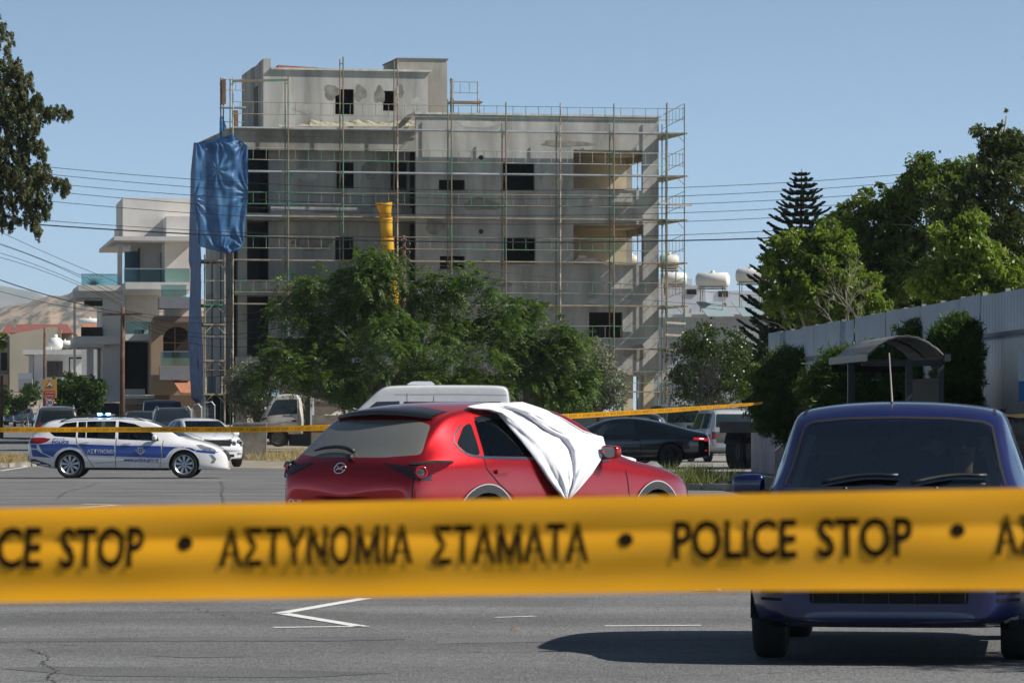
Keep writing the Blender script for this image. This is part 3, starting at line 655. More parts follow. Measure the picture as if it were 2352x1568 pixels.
# pale crumpled membrane on the terrace in front of the penthouse
rows = []
for j in range(7):
    row = []
    for i in range(90):
        px = 640 + (955 - 640) * i / 89; vv = 1.75; u = FB.u(px, vv)
        top = 279 + 3 * math.sin(i * .21) + 1.2 * math.sin(i * .83) + (6 if i < 20 else 0); y = 291 - (291 - top) * j / 6
        row.append((u, vv - .05 * math.sin(i * .7 + j) * (j / 6) - .30 * (1 - j / 6) + random.uniform(-.02, .02), max(lv[0] + .07, FB.z(y, u, vv))))
    rows.append(row)
mb = MB(); mb.sheet(rows); o = obj('roofing_membrane', mb, mat('pale_membrane', (0.40,0.37,0.27), .7, trans=.2)); o.matrix_world = B.matrix_basis
tag(o, 'crumpled cream membrane lying on the terrace below the penthouse windows', 'membrane')
# ------------------------------------------------------------------ yellow rubble chute
M_chute = mat('yellow_plastic', (0.80,0.45,0.03), .45, var=.15, vscale=1.5, trans=.25)
C = thing('rubble_chute', 'bright yellow plastic rubble chute of stacked buckets hanging on the scaffolding', 'chute', (0,0,0)); C.matrix_world = B.matrix_basis.copy()
secs = [(882,466,504),(886,500,550),(889,546,594),(893,590,636),(897,632,674),(900,670,710)]
for i, (px, ya, yb) in enumerate(secs):
    vv = VO - .45; u = FB.u(px, vv); u2 = FB.u(secs[min(i+1, 5)][0] + (4 if i == 5 else 0), vv); za, zb = FB.z(ya, u, vv), FB.z(yb, u, vv); r0 = .37 if i == 0 else .30; mb = MB(); rows_ = []
    for k, (f, rr) in enumerate([(1, r0 + .02), (.93, r0), (.5, .285 if i else .30), (0, .25), (0, .22), (.5, .26), (.93, r0 - .02), (1, r0)]):
        uc = u2 + (u - u2) * f; z_ = zb + (za - zb) * f; rows_.append([(uc + rr*math.cos(t), vv + rr*math.sin(t), z_ + .03*math.cos(t)*(f > .9)) for t in [2*math.pi*q/20 for q in range(21)]])
    mb.sheet(rows_); obj('chute_section', mb, M_chute, C, True)
    mb = MB(); mb.lathe([(r0 - .005, 0), (r0 + .03, .01), (r0 + .03, .05), (r0 - .005, .06)], (u, vv, za - .12), 'z', 20); obj('chute_rim', mb, M_chute, C, True)

# patches of newer render round the openings
M_patch = mat('new_render_patch', (.235,.225,.20), .92, var=.3, vscale=3); M_patch2 = mat('light_render_patch', (.42,.415,.39), .92, var=.25, vscale=2)
def rpatch(cx, cy, rx, ry, v, m, seed, par=B):
    rg = random.Random(seed); u, z = FB.uz(cx, cy, v); sx = .02; pts = []
    for k in range(22): a = 2*math.pi*k/22; f = .9 + .14*math.sin(3*a + seed) + .08*math.sin(5*a + 2*seed) + rg.uniform(-.04,.04); pts.append((u + rx*sx*f*math.cos(a), z + ry*sx*f*math.sin(a)))
    mb = MB(); mb.prism(pts, 'y', v - .006 - .001*(seed % 3), v + .002); obj('render_patch', mb, m, par)
for (cx, cy, rx, ry, v, m, sd_) in ((762,212,20,20,1.9,M_patch,1),(828,214,16,20,1.9,M_patch,2),(872,218,14,22,1.9,M_patch,3),(918,210,12,16,1.9,M_patch,4),(700,250,26,12,1.9,M_patch2,5),(960,240,18,20,1.9,M_patch2,6),(1100,285,60,9,0,M_patch2,7),(1300,330,70,8,0,M_patch,8),
    (1105,470,50,16,0,M_patch,9),(1270,410,28,30,0,M_patch2,10),(700,400,40,16,1.5,M_patch2,11),(720,560,50,18,1.5,M_patch,12),(1260,560,26,24,0,M_patch2,13),(1000,520,28,20,0,M_patch,14),(1120,650,60,14,0,M_patch,15),(1400,690,60,10,0,M_patch2,16),(1460,810,30,20,0,M_patch,17),(850,390,20,24,1.5,M_patch,18)): rpatch(cx, cy, rx, ry, v, m, sd_)
# ================================================================== vehicles
M_tyre = mat('tyre_rubber', (0.022,0.022,0.023), 0.85, var=.2, vscale=20)
M_rim = mat('silver_rim', (0.50,0.51,0.53), 0.35, metal=.7)
M_rimb = mat('black_rim', (0.012,0.012,0.013), 0.18, metal=.3)
M_hub = mat('dark_hub', (0.03,0.03,0.032), 0.7)
M_blk = mat('black_plastic', (0.02,0.021,0.023), 0.45, var=.15, vscale=10)
M_gry = mat('grey_cladding', (0.030,0.033,0.037), 0.55, var=.12, vscale=20)
M_chrome = mat('chrome', (0.75,0.76,0.78), 0.12, metal=1.0)
M_gap = mat('panel_gap', (0.008,0.008,0.009), 0.9)
M_redlamp = mat('red_lens', (0.33,0.008,0.012), 0.12, coat=.6)
M_clrlamp = mat('clear_lens', (0.42,0.44,0.46), 0.1, metal=.6, var=.5, vscale=14)
M_amber = mat('amber_lens', (0.7,0.22,0.02), 0.2)
M_glassd = mat('dark_window', (0.012,0.017,0.020), 0.04, spec=.6, coat=.3)
M_glassb = mat('blue_grey_window', (0.03,0.045,0.055), 0.05, spec=.7)
M_glass = glass_mat('tinted_glass', (.27,.32,.31))
M_glasst = glass_mat('heavy_tint_glass', (.16,.19,.20))
M_seat = mat('seat_cloth', (0.045,0.045,0.05), .9, var=.15, vscale=12)
M_skin = mat('skin', (0.42,0.24,0.16), .6)
M_under = mat('underbody', (0.012,0.012,0.012), .95)
def paint(name, c, rough=.28, metal=.0, dust=None, coat=1.0, var=.05):
    m = mat(name, c, rough, metal, var=var, vscale=3, coat=coat, col2=dust, c2s=1.4, c2w=(.45,.85))
    m.node_tree.nodes['Principled BSDF'].inputs['Coat Roughness'].default_value = .05
    return m
def interp(tab, x):
    xs = [p[0] for p in tab]; zs = [p[1] for p in tab]; return float(np.interp(x, xs, zs))
def body_bm(sp, levels=2):
    """rails swept along the car, mirrored and smoothed"""
    rows = []
    for x in sp['xs']:
        zt = interp(sp['top'], x); zb = interp(sp['bot'], x); w = interp(sp['plan'], x); ws = interp(sp['plan'], x) * sp.get('wb', .965)
        zs = min(interp(sp['belt'], x), zt - .035); cab = max(0.0, min(1.0, (zt - zs - .035) / .18))
        wt = interp(sp['wtop'], x) ; wt = wt * cab + (w * .80) * (1 - cab)
        cr = sp.get('crown', .03); e = .05 * cab + .012 * (1 - cab)
        d = zs - zb
        rows.append([(0, zb), (w*.78, zb), (w*.965, zb + .012), (w*.995, zb + d*.30), (w*1.0, zb + d*.62), (w*.992, zb + d*.86), (ws, zs), (wt + (ws - wt) * (.13 if cab > .5 else .35), zt - e - .02*cab), (wt, zt - e*.35), (wt*.62, zt + cr*.55), (0, zt + cr)])
    bm = bmesh.new(); n = len(rows[0]); grid = []
    for x, r in zip(sp['xs'], rows):
        bow = sp.get('bow', 0)
        def xo(y): 
            return x + bow * (1 - (y / (sp['W']/2))**2) * (1 if x > sp['L'] * .55 else (-1 if x < sp['L'] * .35 else 0)) * min(1, abs(x - sp['L']*.45) / (sp['L']*.3))
        right = [bm.verts.new((xo(y), -y, z)) for (y, z) in r]
        left = [right[0]] + [bm.verts.new((xo(y), y, z)) for (y, z) in r[1:-1]] + [right[-1]]
        grid.append((right, left))
    for (r0, l0), (r1, l1) in zip(grid[:-1], grid[1:]):
        for k in range(n - 1):
            bm.faces.new((r0[k], r1[k], r1[k+1], r0[k+1])); bm.faces.new((l0[k+1], l1[k+1], l1[k], l0[k]))
    for (r, l), flip in ((grid[0], 1), (grid[-1], 0)):
        for k in range(1, n - 2):
            f = (r[k], l[k], l[k+1], r[k+1]); bm.faces.new(f if flip else f[::-1])
        f = (r[0], l[1], r[1]) ; bm.faces.new(f if flip else f[::-1]); f = (r[n-2], l[n-2], r[n-1]); bm.faces.new(f if flip else f[::-1])
    bmesh.ops.recalc_face_normals(bm, faces=bm.faces)
    me = bpy.data.meshes.new('tmp'); bm.to_mesh(me); bm.free(); o = bpy.data.objects.new('tmp', me); COL.objects.link(o)
    md = o.modifiers.new('s', 'SUBSURF'); md.levels = levels
    dg = bpy.context.evaluated_depsgraph_get(); m2 = bpy.data.meshes.new_from_object(o.evaluated_get(dg))
    bpy.data.objects.remove(o); bpy.data.meshes.remove(me)
    bm = bmesh.new(); bm.from_mesh(m2); bpy.data.meshes.remove(m2); bm.normal_update()
    return bm
def rnd(poly, r=.05, n=4):
    out = []; m = len(poly)
    for i in range(m):
        p0, p, p1 = Vector(poly[i-1]), Vector(poly[i]), Vector(poly[(i+1) % m])
        a = (p0 - p); b = (p1 - p); ra = min(r, a.length*.45, b.length*.45)
        A = p + a.normalized() * ra; B2 = p + b.normalized() * ra
        for k in range(n + 1):
            t = k / n; out.append(tuple(A * (1-t)**2 + p * 2*t*(1-t) + B2 * t*t))
    return out
AX = {'x': (0, (1, 2)), 'y': (1, (0, 2)), 'z': (2, (0, 1))}
def inside(p, poly):
    c = False; n = len(poly); x, y = p
    for i in range(n):
        (x0, y0), (x1, y1) = poly[i-1], poly[i]
        if (y0 > y) != (y1 > y) and x < (x1 - x0) * (y - y0) / (y1 - y0 + 1e-12) + x0: c = not c
    return c
def carve(bm, poly, axis, sgn, nmin=.12, lim=None):
    """cut the faces seen along an axis that lie inside a 2D outline out of the body; returns them as a new bmesh"""
    ai, (i, j) = AX[axis]
    x0, x1 = min(p[0] for p in poly), max(p[0] for p in poly); y0, y1 = min(p[1] for p in poly), max(p[1] for p in poly)
    def elig():
        out = []
        for f in bm.faces:
            if f.normal[ai] * sgn < nmin: continue
            if lim and not lim(f.calc_center_median()): continue
            a = [v.co[i] for v in f.verts]; b = [v.co[j] for v in f.verts]
            if max(a) < x0 or min(a) > x1 or max(b) < y0 or min(b) > y1: continue
            out.append(f)
        return out
    n = len(poly)
    for k in range(n):
        p, q = Vector(poly[k-1]), Vector(poly[k]); d = q - p
        if d.length < 1e-5: continue
        no = [0, 0, 0]; no[i] = -d.y; no[j] = d.x; co = [0, 0, 0]; co[i] = p.x; co[j] = p.y
        fs = []; lo = (min(p.x, q.x) - .03, min(p.y, q.y) - .03); hi = (max(p.x, q.x) + .03, max(p.y, q.y) + .03)
        for f in elig():
            a = [v.co[i] for v in f.verts]; b = [v.co[j] for v in f.verts]
            if max(a) < lo[0] or min(a) > hi[0] or max(b) < lo[1] or min(b) > hi[1]: continue
            fs.append(f)
        g = set(fs)
        for f in fs: g.update(f.edges); g.update(f.verts)
        bmesh.ops.bisect_plane(bm, geom=list(g), plane_co=co, plane_no=Vector(no).normalized(), dist=1e-5)
    bm.normal_update(); hit = []
    for f in elig():
        c = f.calc_center_median()
        if inside((c[i], c[j]), poly): hit.append(f)
    nb = bmesh.new(); vm = {}
    for f in hit:
        vs = []
        for v in f.verts:
            if v not in vm: vm[v] = nb.verts.new(v.co)
            vs.append(vm[v])
        try: nb.faces.new(vs)
        except ValueError: pass
    bmesh.ops.delete(bm, geom=hit, context='FACES')
    nb.normal_update(); return nb
def push(bm, d):
    bm.normal_update()
    for v in bm.verts: v.co += v.normal * d
    return bm
def shoot(bvh, a, b, axis, sgn):
    ai, (i, j) = AX[axis]; o = [0, 0, 0]; o[i] = a; o[j] = b; o[ai] = 8 * sgn; d = [0, 0, 0]; d[ai] = -sgn
    loc, no, _, _ = bvh.ray_cast(Vector(o), Vector(d)); return (loc, no) if loc is not None else (None, None)
def strip(bvh, pts, axis, sgn, w=.010, off=.002, n=None):
    """thin ribbon laid on the body along a 2D path"""
    P2 = [Vector(p) for p in pts]; dens = []
    for a, b in zip(P2[:-1], P2[1:]):
        m = max(1, int((b - a).length / .035)); dens += [a.lerp(b, t / m) for t in range(m)]
    dens.append(P2[-1]); mb = MB(); rows = []
    for k, p in enumerate(dens):
        d = (dens[min(k+1, len(dens)-1)] - dens[max(k-1, 0)]).normalized(); nn = Vector((-d.y, d.x)) * w / 2
        r = []
        for q in (p - nn, p + nn):
            loc, no = shoot(bvh, q.x, q.y, axis, sgn)
            if loc is None: r = None; break
            r.append(loc + no * off)
        if r: rows.append(r)
        else:
            if len(rows) > 1: mb.sheet(rows)
            rows = []
    if len(rows) > 1: mb.sheet(rows)
    return mb
def patch(bvh, poly, axis, sgn, off=.004, cell=.06):
    """a 2D outline laid on the body as its own sheet"""
    ai, (i, j) = AX[axis]; bm = bmesh.new(); vs = []
    for p in poly:
        c = [0, 0, 0]; c[i], c[j] = p; vs.append(bm.verts.new(c))
    bm.faces.new(vs)
    return drape(bm, bvh, axis, sgn, off, cell)
def drape(bm, bvh, axis, sgn, off=.004, cell=.06):
    ai, (i, j) = AX[axis]
    for k in (i, j):
        lo = min(v.co[k] for v in bm.verts); hi = max(v.co[k] for v in bm.verts); t = lo + cell
        no = [0, 0, 0]; no[k] = 1
        while t < hi:
            co = [0, 0, 0]; co[k] = t; bmesh.ops.bisect_plane(bm, geom=bm.verts[:] + bm.edges[:] + bm.faces[:], plane_co=co, plane_no=no, dist=1e-6); t += cell
    last = 0
    for v in bm.verts:
        loc, no = shoot(bvh, v.co[i], v.co[j], axis, sgn)
        if loc is None: v.co[ai] = last
        else: v.co = loc + no * off; last = v.co[ai]
    bmesh.ops.recalc_face_normals(bm, faces=bm.faces); return bm
def letter(bvh, s, p, w, h, axis, sgn, off=.004, mirror=False, bold=.0, slant=0):
    """text on the body: p = left-bottom as read"""
    ai, (i, j) = AX[axis]; bm = text_bm(s, w, h, bold); hs_ = 1
    if (axis == 'y' and sgn > 0) or (axis == 'x' and sgn < 0): hs_ = -1
    for v in bm.verts:
        c = [0, 0, 0]; c[i] = p[0] + hs_ * (v.co.x + slant * v.co.y); c[j] = p[1] + v.co.y; v.co = c
    return drape(bm, bvh, axis, sgn, off, .12)
def wheel(sp, root, x, y, side, style):
    R, tw = sp['R'], sp.get('tw', .21); s = side; rr = sp.get('rr', .66) * R
    h = MB(); h.lathe([(0, -.02), (rr, -.02), (rr, .02), (0, .02)], (0,0,0), 'y', 20)
    hub = obj('wheel', h, M_hub, root); hub.location = (x, y - s * tw * .35, R)
    t = MB(); k = tw / 2
    t.lathe([(rr, -k*.82), (rr + .02, -k*.95), (R - .035, -k), (R - .006, -k*.8), (R, -k*.4), (R, k*.4), (R - .006, k*.8), (R - .035, k), (rr + .02, k*.95), (rr, k*.82), (rr - .02, k*.5), (rr-.02, -k*.5)], (0,0,0), 'y', 40)
    ty = obj('tyre', t, M_tyre, hub, True); ty.location = (0, s * tw * .35, 0)
    r = MB(); q = s * (k * .80)
    r.lathe([(rr + .004, q - s*.06), (rr + .006, q), (rr - .012, q + s*.006), (rr - .03, q - s*.012), (rr - .035, q - s*.06)], (0,0,0), 'y', 36)
    ns, wd, m = {'steel': (5, .0, M_rim), 'cover': (9, .24, M_rim), 'alloy': (5, .34, M_rim), 'multi': (16, .10, M_rimb), 'alloy7': (7, .22, M_rim), 'plain': (0, 0, M_rim), 'truck': (0, 0, mat('dusty_steel_wheel', (.16,.15,.13), .8, var=.3, vscale=8))}[style]
    if style in ('plain', 'steel', 'truck'):
        r.lathe([(0, q - s*.01), (rr*.35, q - s*.012), (rr*.42, q - s*.05), (rr*.85, q - s*.045), (rr - .01, q - s*.02)], (0,0,0), 'y', 30)
    else:
        for a in range(ns):
            t0 = 2*math.pi*a/ns + .2; hw = wd * rr * .5
            ca, sa = math.cos(t0), math.sin(t0)
            def pt(rad, off, dep): return (ca*rad - sa*off, q + dep * s, sa*rad + ca*off)
            if style == 'cover': prof = [(.16, .35), (.5, .9), (.78, 1.15), (.98, .45)]
            elif style == 'multi': prof = [(.16, .8), (.5, .9), (.98, 1.3)]
            else: prof = [(.16, 1.0), (.5, .75), (.98, 1.0)]
            vs = []
            for (fr, fw) in prof:
                vs += [pt(rr*fr, -hw*fw, -.012), pt(rr*fr, hw*fw, -.012), pt(rr*fr, hw*fw*.7, -.05), pt(rr*fr, -hw*fw*.7, -.05)]
            fs = []
            for kk in range(len(prof) - 1):
                for e in range(4): fs.append((kk*4 + e, kk*4 + (e+1) % 4, kk*4 + 4 + (e+1) % 4, kk*4 + 4 + e))
            r.add(vs, fs)
        r.lathe([(0, q - s*.004), (rr*.2, q - s*.008), (rr*.22, q - s*.05)], (0,0,0), 'y', 20)
    ri = obj('rim', r, m, hub); ri.location = (0, s * tw * .35, 0)
    if style == 'cover':
        c = MB(); c.lathe([(0, q + s*.001), (rr*.07, q - s*.002), (rr*.08, q - s*.02)], (0,0,0), 'y', 14); o = obj('wheel_cap', c, M_hub, hub); o.location = (0, s * tw * .35, 0)
    return hub
def mirror(root, x, y, z, side, m, sx=.12, sy=.19, sz=.135, gl=True):
    bm = bmesh.new(); bmesh.ops.create_cube(bm, size=1); 
    for v in bm.verts:
        v.co.x *= sx * (1 if v.co.y * side < 0 else .8); v.co.z *= sz * (1 if v.co.y * side < 0 else .85); v.co.y *= sy
    me = bpy.data.meshes.new('mirror'); bm.to_mesh(me); bm.free(); me.materials.append(m); me.shade_smooth()
    o = bpy.data.objects.new('door_mirror', me); COL.objects.link(o); o.parent = root; o.location = (x, y + side * sy * .55, z)
    md = o.modifiers.new('s', 'SUBSURF'); md.levels = 3; md.render_levels = 3
    ca = me.attributes.new('crease_edge', 'FLOAT', 'EDGE'); ca.data.foreach_set('value', [.35]*len(me.edges))
    a = MB(); a.beam((x + .02, y - side*.03, z - .05), (x, y + side * .08, z - .04), .07, .045); obj('mirror_arm', a, M_blk, root)
    if gl:
        g = MB(); xx = x - sx * .43; yy = y + side * sy * .55
        pts = rnd([(yy - sy*.40, z - sz*.36), (yy + sy*.40, z - sz*.36), (yy + sy*.38, z + sz*.36), (yy - sy*.38, z + sz*.38)], .035)
        g.prism(pts, 'x', xx - .004, xx + .002); obj('mirror_glass', g, mat('mirror_glass', (.10,.11,.12), .05, metal=.5), root)
    return o
def person_bust(name, label, loc, rz, shirt, lean=0, vest=None, skin=None):
    """a seated person from the seat up: one continuous skinned body with arms on the wheel, head with face, hair and clothing"""
    root = thing(name, label, 'person', loc, rz)
    V = [(0,0,.0,.15),(0,0,.12,.15),(0.01,0,.28,.155),(0.02,0,.43,.14),(.02,0,.50,.075),(.03,0,.56,.055),(.045,0,.63,.078),(.05,0,.70,.088),(.045,0,.77,.075),
         (.02,.17,.45,.07),(.14,.24,.24,.048),(.36,.17,.27,.036),(.44,.14,.31,.038),(.02,-.17,.45,.07),(.14,-.24,.24,.048),(.36,-.17,.27,.036),(.44,-.14,.31,.038),
         (.18,.11,-.02,.10),(.48,.12,.02,.075),(.18,-.11,-.02,.10),(.48,-.12,.02,.075),(.50,.12,-.35,.05),(.50,-.12,-.35,.05)]
    E = [(0,1),(1,2),(2,3),(3,4),(4,5),(5,6),(6,7),(7,8),(3,9),(9,10),(10,11),(11,12),(3,13),(13,14),(14,15),(15,16),(0,17),(17,18),(0,19),(19,20),(18,21),(20,22)]
    def skin_obj(nm, idx, edges, grow, m):
        me = bpy.data.meshes.new(nm); mp = {k: a for a, k in enumerate(idx)}
        me.from_pydata([V[k][:3] for k in idx], [(mp[a], mp[b]) for a, b in edges if a in mp and b in mp], []); me.materials.append(m)
        o = bpy.data.objects.new(nm, me); COL.objects.link(o)
        sk = o.modifiers.new('skin', 'SKIN'); sk.use_smooth_shade = True; sb = o.modifiers.new('s', 'SUBSURF'); sb.levels = 1; sb.render_levels = 1
        for a, k in enumerate(idx):
            r = V[k][3] + grow; flat = .72 if k in (0,1,2,3) else 1
            me.skin_vertices[0].data[a].radius = (r * flat if k in (0,1,2,3) else r, r)
        me.skin_vertices[0].data[0].use_root = True
        dg = bpy.context.evaluated_depsgraph_get(); m2 = bpy.data.meshes.new_from_object(o.evaluated_get(dg)); bpy.data.objects.remove(o); bpy.data.meshes.remove(me)
        m2.name = nm; q = bpy.data.objects.new(nm, m2); COL.objects.link(q); q.parent = root; q.data.shade_smooth(); return q
    sk = skin or M_skin
    skin_obj('body', list(range(len(V))), E, 0, sk)
    skin_obj('shirt', [0,1,2,3,9,10,13,14], [e for e in E], .014, shirt)
    skin_obj('trousers', [0,17,18,21,19,20,22], [(0,17),(17,18),(18,21),(0,19),(19,20),(20,22)], .012, mat('dark_trousers', (.03,.035,.05), .9))
    if vest: skin_obj('safety_vest', [0,1,2,3], [(0,1),(1,2),(2,3)], .03, vest)
    h = MB(); hair = []
    h.lathe([(.0,.135),(.05,.128),(.085,.10),(.105,.05),(.103,.0),(.09,-.04)], (.035,0,.72), 'z', 16); obj('hair', h, mat('dark_hair', (.02,.015,.012), .8), root, True)
    n = MB(); n.add([(.125,-.015,.665),(.125,.015,.665),(.152,0,.668),(.128,0,.72)], [(0,1,2),(0,2,3),(1,3,2)]); 
    obj('nose', n, sk, root)
    e = MB(); 
    for yy in (-.032, .032): e.lathe([(0,.012),(.011,.006),(.013,0)], (.118, yy, .715), 'x', 10)
    obj('eyes', e, mat('eye_dark', (.03,.02,.02), .3), root)
    mo = MB(); mo.box(.120,.128,-.024,.024,.638,.645); obj('mouth', mo, mat('lips', (.30,.11,.09), .6), root)
    hd = MB()
    for sgn_, (hx, hy, hz) in ((1, (.44,.14,.31)), (-1, (.44,-.14,.31))):
        for k in range(4):
            a = k * .35 - .5; hd.path([(hx + .01, hy + .012*(k-1.5), hz + .02), (hx + .05, hy + .016*(k-1.5), hz + .035), (hx + .07, hy + .016*(k-1.5), hz + .01), (hx + .055, hy + .016*(k-1.5), hz - .012)], [.010,.009,.008,.007], 6)
        hd.path([(hx - .01, hy - .03*sgn_, hz + .01), (hx + .03, hy - .045*sgn_, hz + .02), (hx + .05, hy - .04*sgn_, hz + .01)], [.011,.010,.008], 6)
    obj('fingers', hd, sk, root)
    return root
def seat(root, x, y, z, m=None, head=True, w=.50):
    m = m or M_seat; mb = MB(); mb.prism(rnd([(x - .30, z), (x + .22, z + .02), (x + .24, z + .14), (x - .24, z + .12)], .05), 'y', y - w/2, y + w/2); obj('seat', mb, m, root, False)
    mb = MB(); mb.prism(rnd([(y - w*.48, z + .1), (y + w*.48, z + .1), (y + w*.42, z + .62), (y + w*.25, z + .70), (y - w*.25, z + .70), (y - w*.42, z + .62)], .08), 'x', x - .38, x - .22); obj('seat_back', mb, m, root)
    if head:
        mb = MB(); mb.prism(rnd([(y - .13, z + .72), (y + .13, z + .72), (y + .12, z + .90), (y - .12, z + .90)], .05), 'x', x - .36, x - .26)
        for s in (-.05, .05): mb.tube((x - .31, y + s, z + .66), (x - .31, y + s, z + .75), .008, 6)
        obj('headrest', mb, m, root)
def side_poly(sp, x0, x1, x1t, x0t, lo=.02, hi=.075, n=6, r=.03, lo_fn=None):
    b = lo_fn or (lambda x: interp(sp['belt'], x)); top = lambda x: interp(sp['top'], x)
    bot = [(x0 + (x1 - x0) * k / n, b(x0 + (x1 - x0) * k / n) + lo) for k in range(n + 1)]
    up = [(x1t + (x0t - x1t) * k / n, top(x1t + (x0t - x1t) * k / n) - hi) for k in range(n + 1)]
    return bot + up
def make_car(sp):
    L, W = sp['L'], sp['W']
    lc = sp['loc']; lc = (lc[0], lc[1], lc[2] + (gz(lc[1]) if lc[0] < -5 and lc[1] < 300 else 0)); sp['loc'] = lc
    root = thing(sp['name'], sp['label'], sp.get('cat', 'car'), sp['loc'], R_(sp['head']), sp.get('group'))
    bm = body_bm(sp, sp.get('lev', 2)); bvh = BVHTree.FromBMesh(bm)
    pm = sp['paint']; parts = {}; H = L / 2
    def fin(name, b, m, smooth=True, par=root):
        for v in b.verts: v.co.x -= H
        o = bm_obj(name, b, m, par, smooth); b.free(); return o
    def finmb(name, mb, m, smooth=False, par=root):
        mb.v = [(v[0] - H, v[1], v[2]) for v in mb.v]; return obj(name, mb, m, par, smooth)
    # wheel openings
    R = sp['R']; cl = sp.get('clad', 0)
    for x in sp['wheels']:
        for s in (1, -1):
            circ = lambda r, n=28: [(x + r * math.cos(2*math.pi*k/n), R + r * math.sin(2*math.pi*k/n)) for k in range(n)]
            r1 = R + sp.get('gapw', .045)
            if cl:
                a = carve(bm, circ(r1 + cl), 'y', s); b_ = carve(a, circ(r1), 'y', s, -2); b_.free(); fin('arch_cladding', push(a, .010), sp.get('cladm', M_gry))
            else:
                a = carve(bm, circ(r1), 'y', s); a.free()
            st = strip(bvh, [(x + (r1 + .008) * math.cos(t), R + (r1 + .008) * math.sin(t)) for t in [R_(-22 + 224 * k / 30) for k in range(31)]], 'y', s, .022, .006)
            if not cl: finmb('arch_lip', st, pm, True)
            elif sp.get('archtrim'): 
                st = strip(bvh, [(x + (r1 + cl + .004) * math.cos(t), R + (r1 + cl + .004) * math.sin(t)) for t in [R_(-22 + 224 * k / 30) for k in range(31)]], 'y', s, .010, .014); finmb('arch_trim', st, mat('pale_trim', (.45,.46,.47), .35), True)
            wl = MB(); y_in = s * (W/2 - .34); y_out = s * (W/2 - .03)
            wl.lathe([(0, y_in), (r1 + .01, y_in), (r1 + .012, y_out)], (x, 0, R), 'y', 24, R_(-8), R_(188)); finmb('wheel_well', wl, M_under)
            wheel(sp, root, x - H, s * (W/2 - sp.get('inset', .03) - sp.get('tw', .21)/2), s, sp.get('rim', 'alloy'))
    # glass
    gm = sp.get('glass', M_glassd)
    for nm, axis, sg, poly, m in sp.get('cuts', []):
        for s in ((1, -1) if sg == 0 else (sg,)):
            pl = poly
            if axis == 'x' and sg and isinstance(nm, tuple): pass
            g = carve(bm, pl, axis, s, sp.get('nmin', .12), sp.get('lim'))
            if len(g.faces):
                fin(nm, g, m or gm)
            else: g.free()
    for nm, axis, sg, poly, m in sp.get('mcuts', []):     # mirrored left/right along y
        for q in (1, -1):
            pl = [(p[0] * q, p[1]) for p in poly]; g = carve(bm, pl, axis, sg, .05, sp.get('mlim'))
            if len(g.faces): fin(nm, push(g, .004), m)
            else: g.free()
    fin('body', bm, pm)
    for nm, axis, sg, pts, w, m in sp.get('strips', []):
        for s in ((1, -1) if sg == 0 else (sg,)):
            st = strip(bvh, pts, axis, s, w, .0035)
            if len(st.f): finmb(nm, st, m)
    for nm, axis, sg, poly, m, off in sp.get('patches', []):
        for s in ((1, -1) if sg == 0 else (sg,)):
            for q in ((1, -1) if nm.startswith('*') else (1,)):
                pl = [(p[0]*q, p[1]) for p in poly] if q == -1 else poly
                fin(nm.strip('*'), patch(bvh, pl, axis, s, off), m)
    for nm, s_, p, w, h, axis, sg, m, bold in sp.get('texts', []):
        fin(nm, letter(bvh, s_, p, w, h, axis, sg, .007, bold=bold), m, False)
    # handles
    for (hx, hz) in sp.get('handles', []):
        for s in (1, -1):
            loc, no = shoot(bvh, hx, hz, 'y', s)
            if loc is not None:
                mb = MB(); mb.beam((hx - .09, loc.y + s*.018, hz), (hx + .09, loc.y + s*.022, hz + .005), .022, .035); finmb('door_handle', mb, sp.get('handle_m', pm))
    for (x, y, z) in sp.get('mirrors', []):
        for s in (1, -1): mirror(root, x - H, s * y, z, s, sp.get('mirror_m', pm))
    if sp.get('rails'):
        x0, x1, y = sp['rails']; zt_ = lambda x: interp(sp['top'], x)
        for s in (1, -1):
            mb = MB(); pts = [(x0, s*y, zt_(x0) - .03)] + [(x0 + (x1-x0)*k/6, s*y, zt_(x0 + (x1-x0)*k/6) + .045) for k in range(1, 6)] + [(x1, s*y, zt_(x1) - .03)]
            mb.path(pts, .016, 6); finmb('roof_rail', mb, sp.get('rail_m', M_rim), True)
    if sp.get('interior', True):
        x0, x1, zf = sp.get('cabin', (L*.2, L*.66, .35)); mb = MB(); mb.box(x0, x1, -W*.40, W*.40, zf - .05, zf); finmb('cabin_floor', mb, M_under)
        if sp.get('seats'):
            for (sx, sy) in sp['seats']: seat(root, sx - H, sy, zf + .12)
        if sp.get('dash'):
            dx, dz = sp['dash']; mb = MB(); mb.prism(rnd([(dx - .25, dz - .30), (dx + .30, dz - .30), (dx + .34, dz - .02), (dx - .10, dz + .02)], .04), 'y', -W*.41, W*.41); finmb('dashboard', mb, M_blk)
        if sp.get('wheelpos'):
            wx, wy, wz = sp['wheelpos']; mb = MB(); c = Vector((wx, wy, wz)); n_ = 20
            pts = [(wx + .19*math.sin(2*math.pi*k/n_)*.35, wy + .19*math.cos(2*math.pi*k/n_), wz + .19*math.sin(2*math.pi*k/n_)*.93) for k in range(n_ + 1)]
            mb.path(pts, .014, 6); mb.beam((wx, wy - .18, wz), (wx, wy + .18, wz), .03, .03); finmb('steering_wheel', mb, M_blk)
    sp['_root'] = root; sp['_bvh'] = bvh; sp['_H'] = H; sp['_finmb'] = finmb; sp['_fin'] = fin
    return root
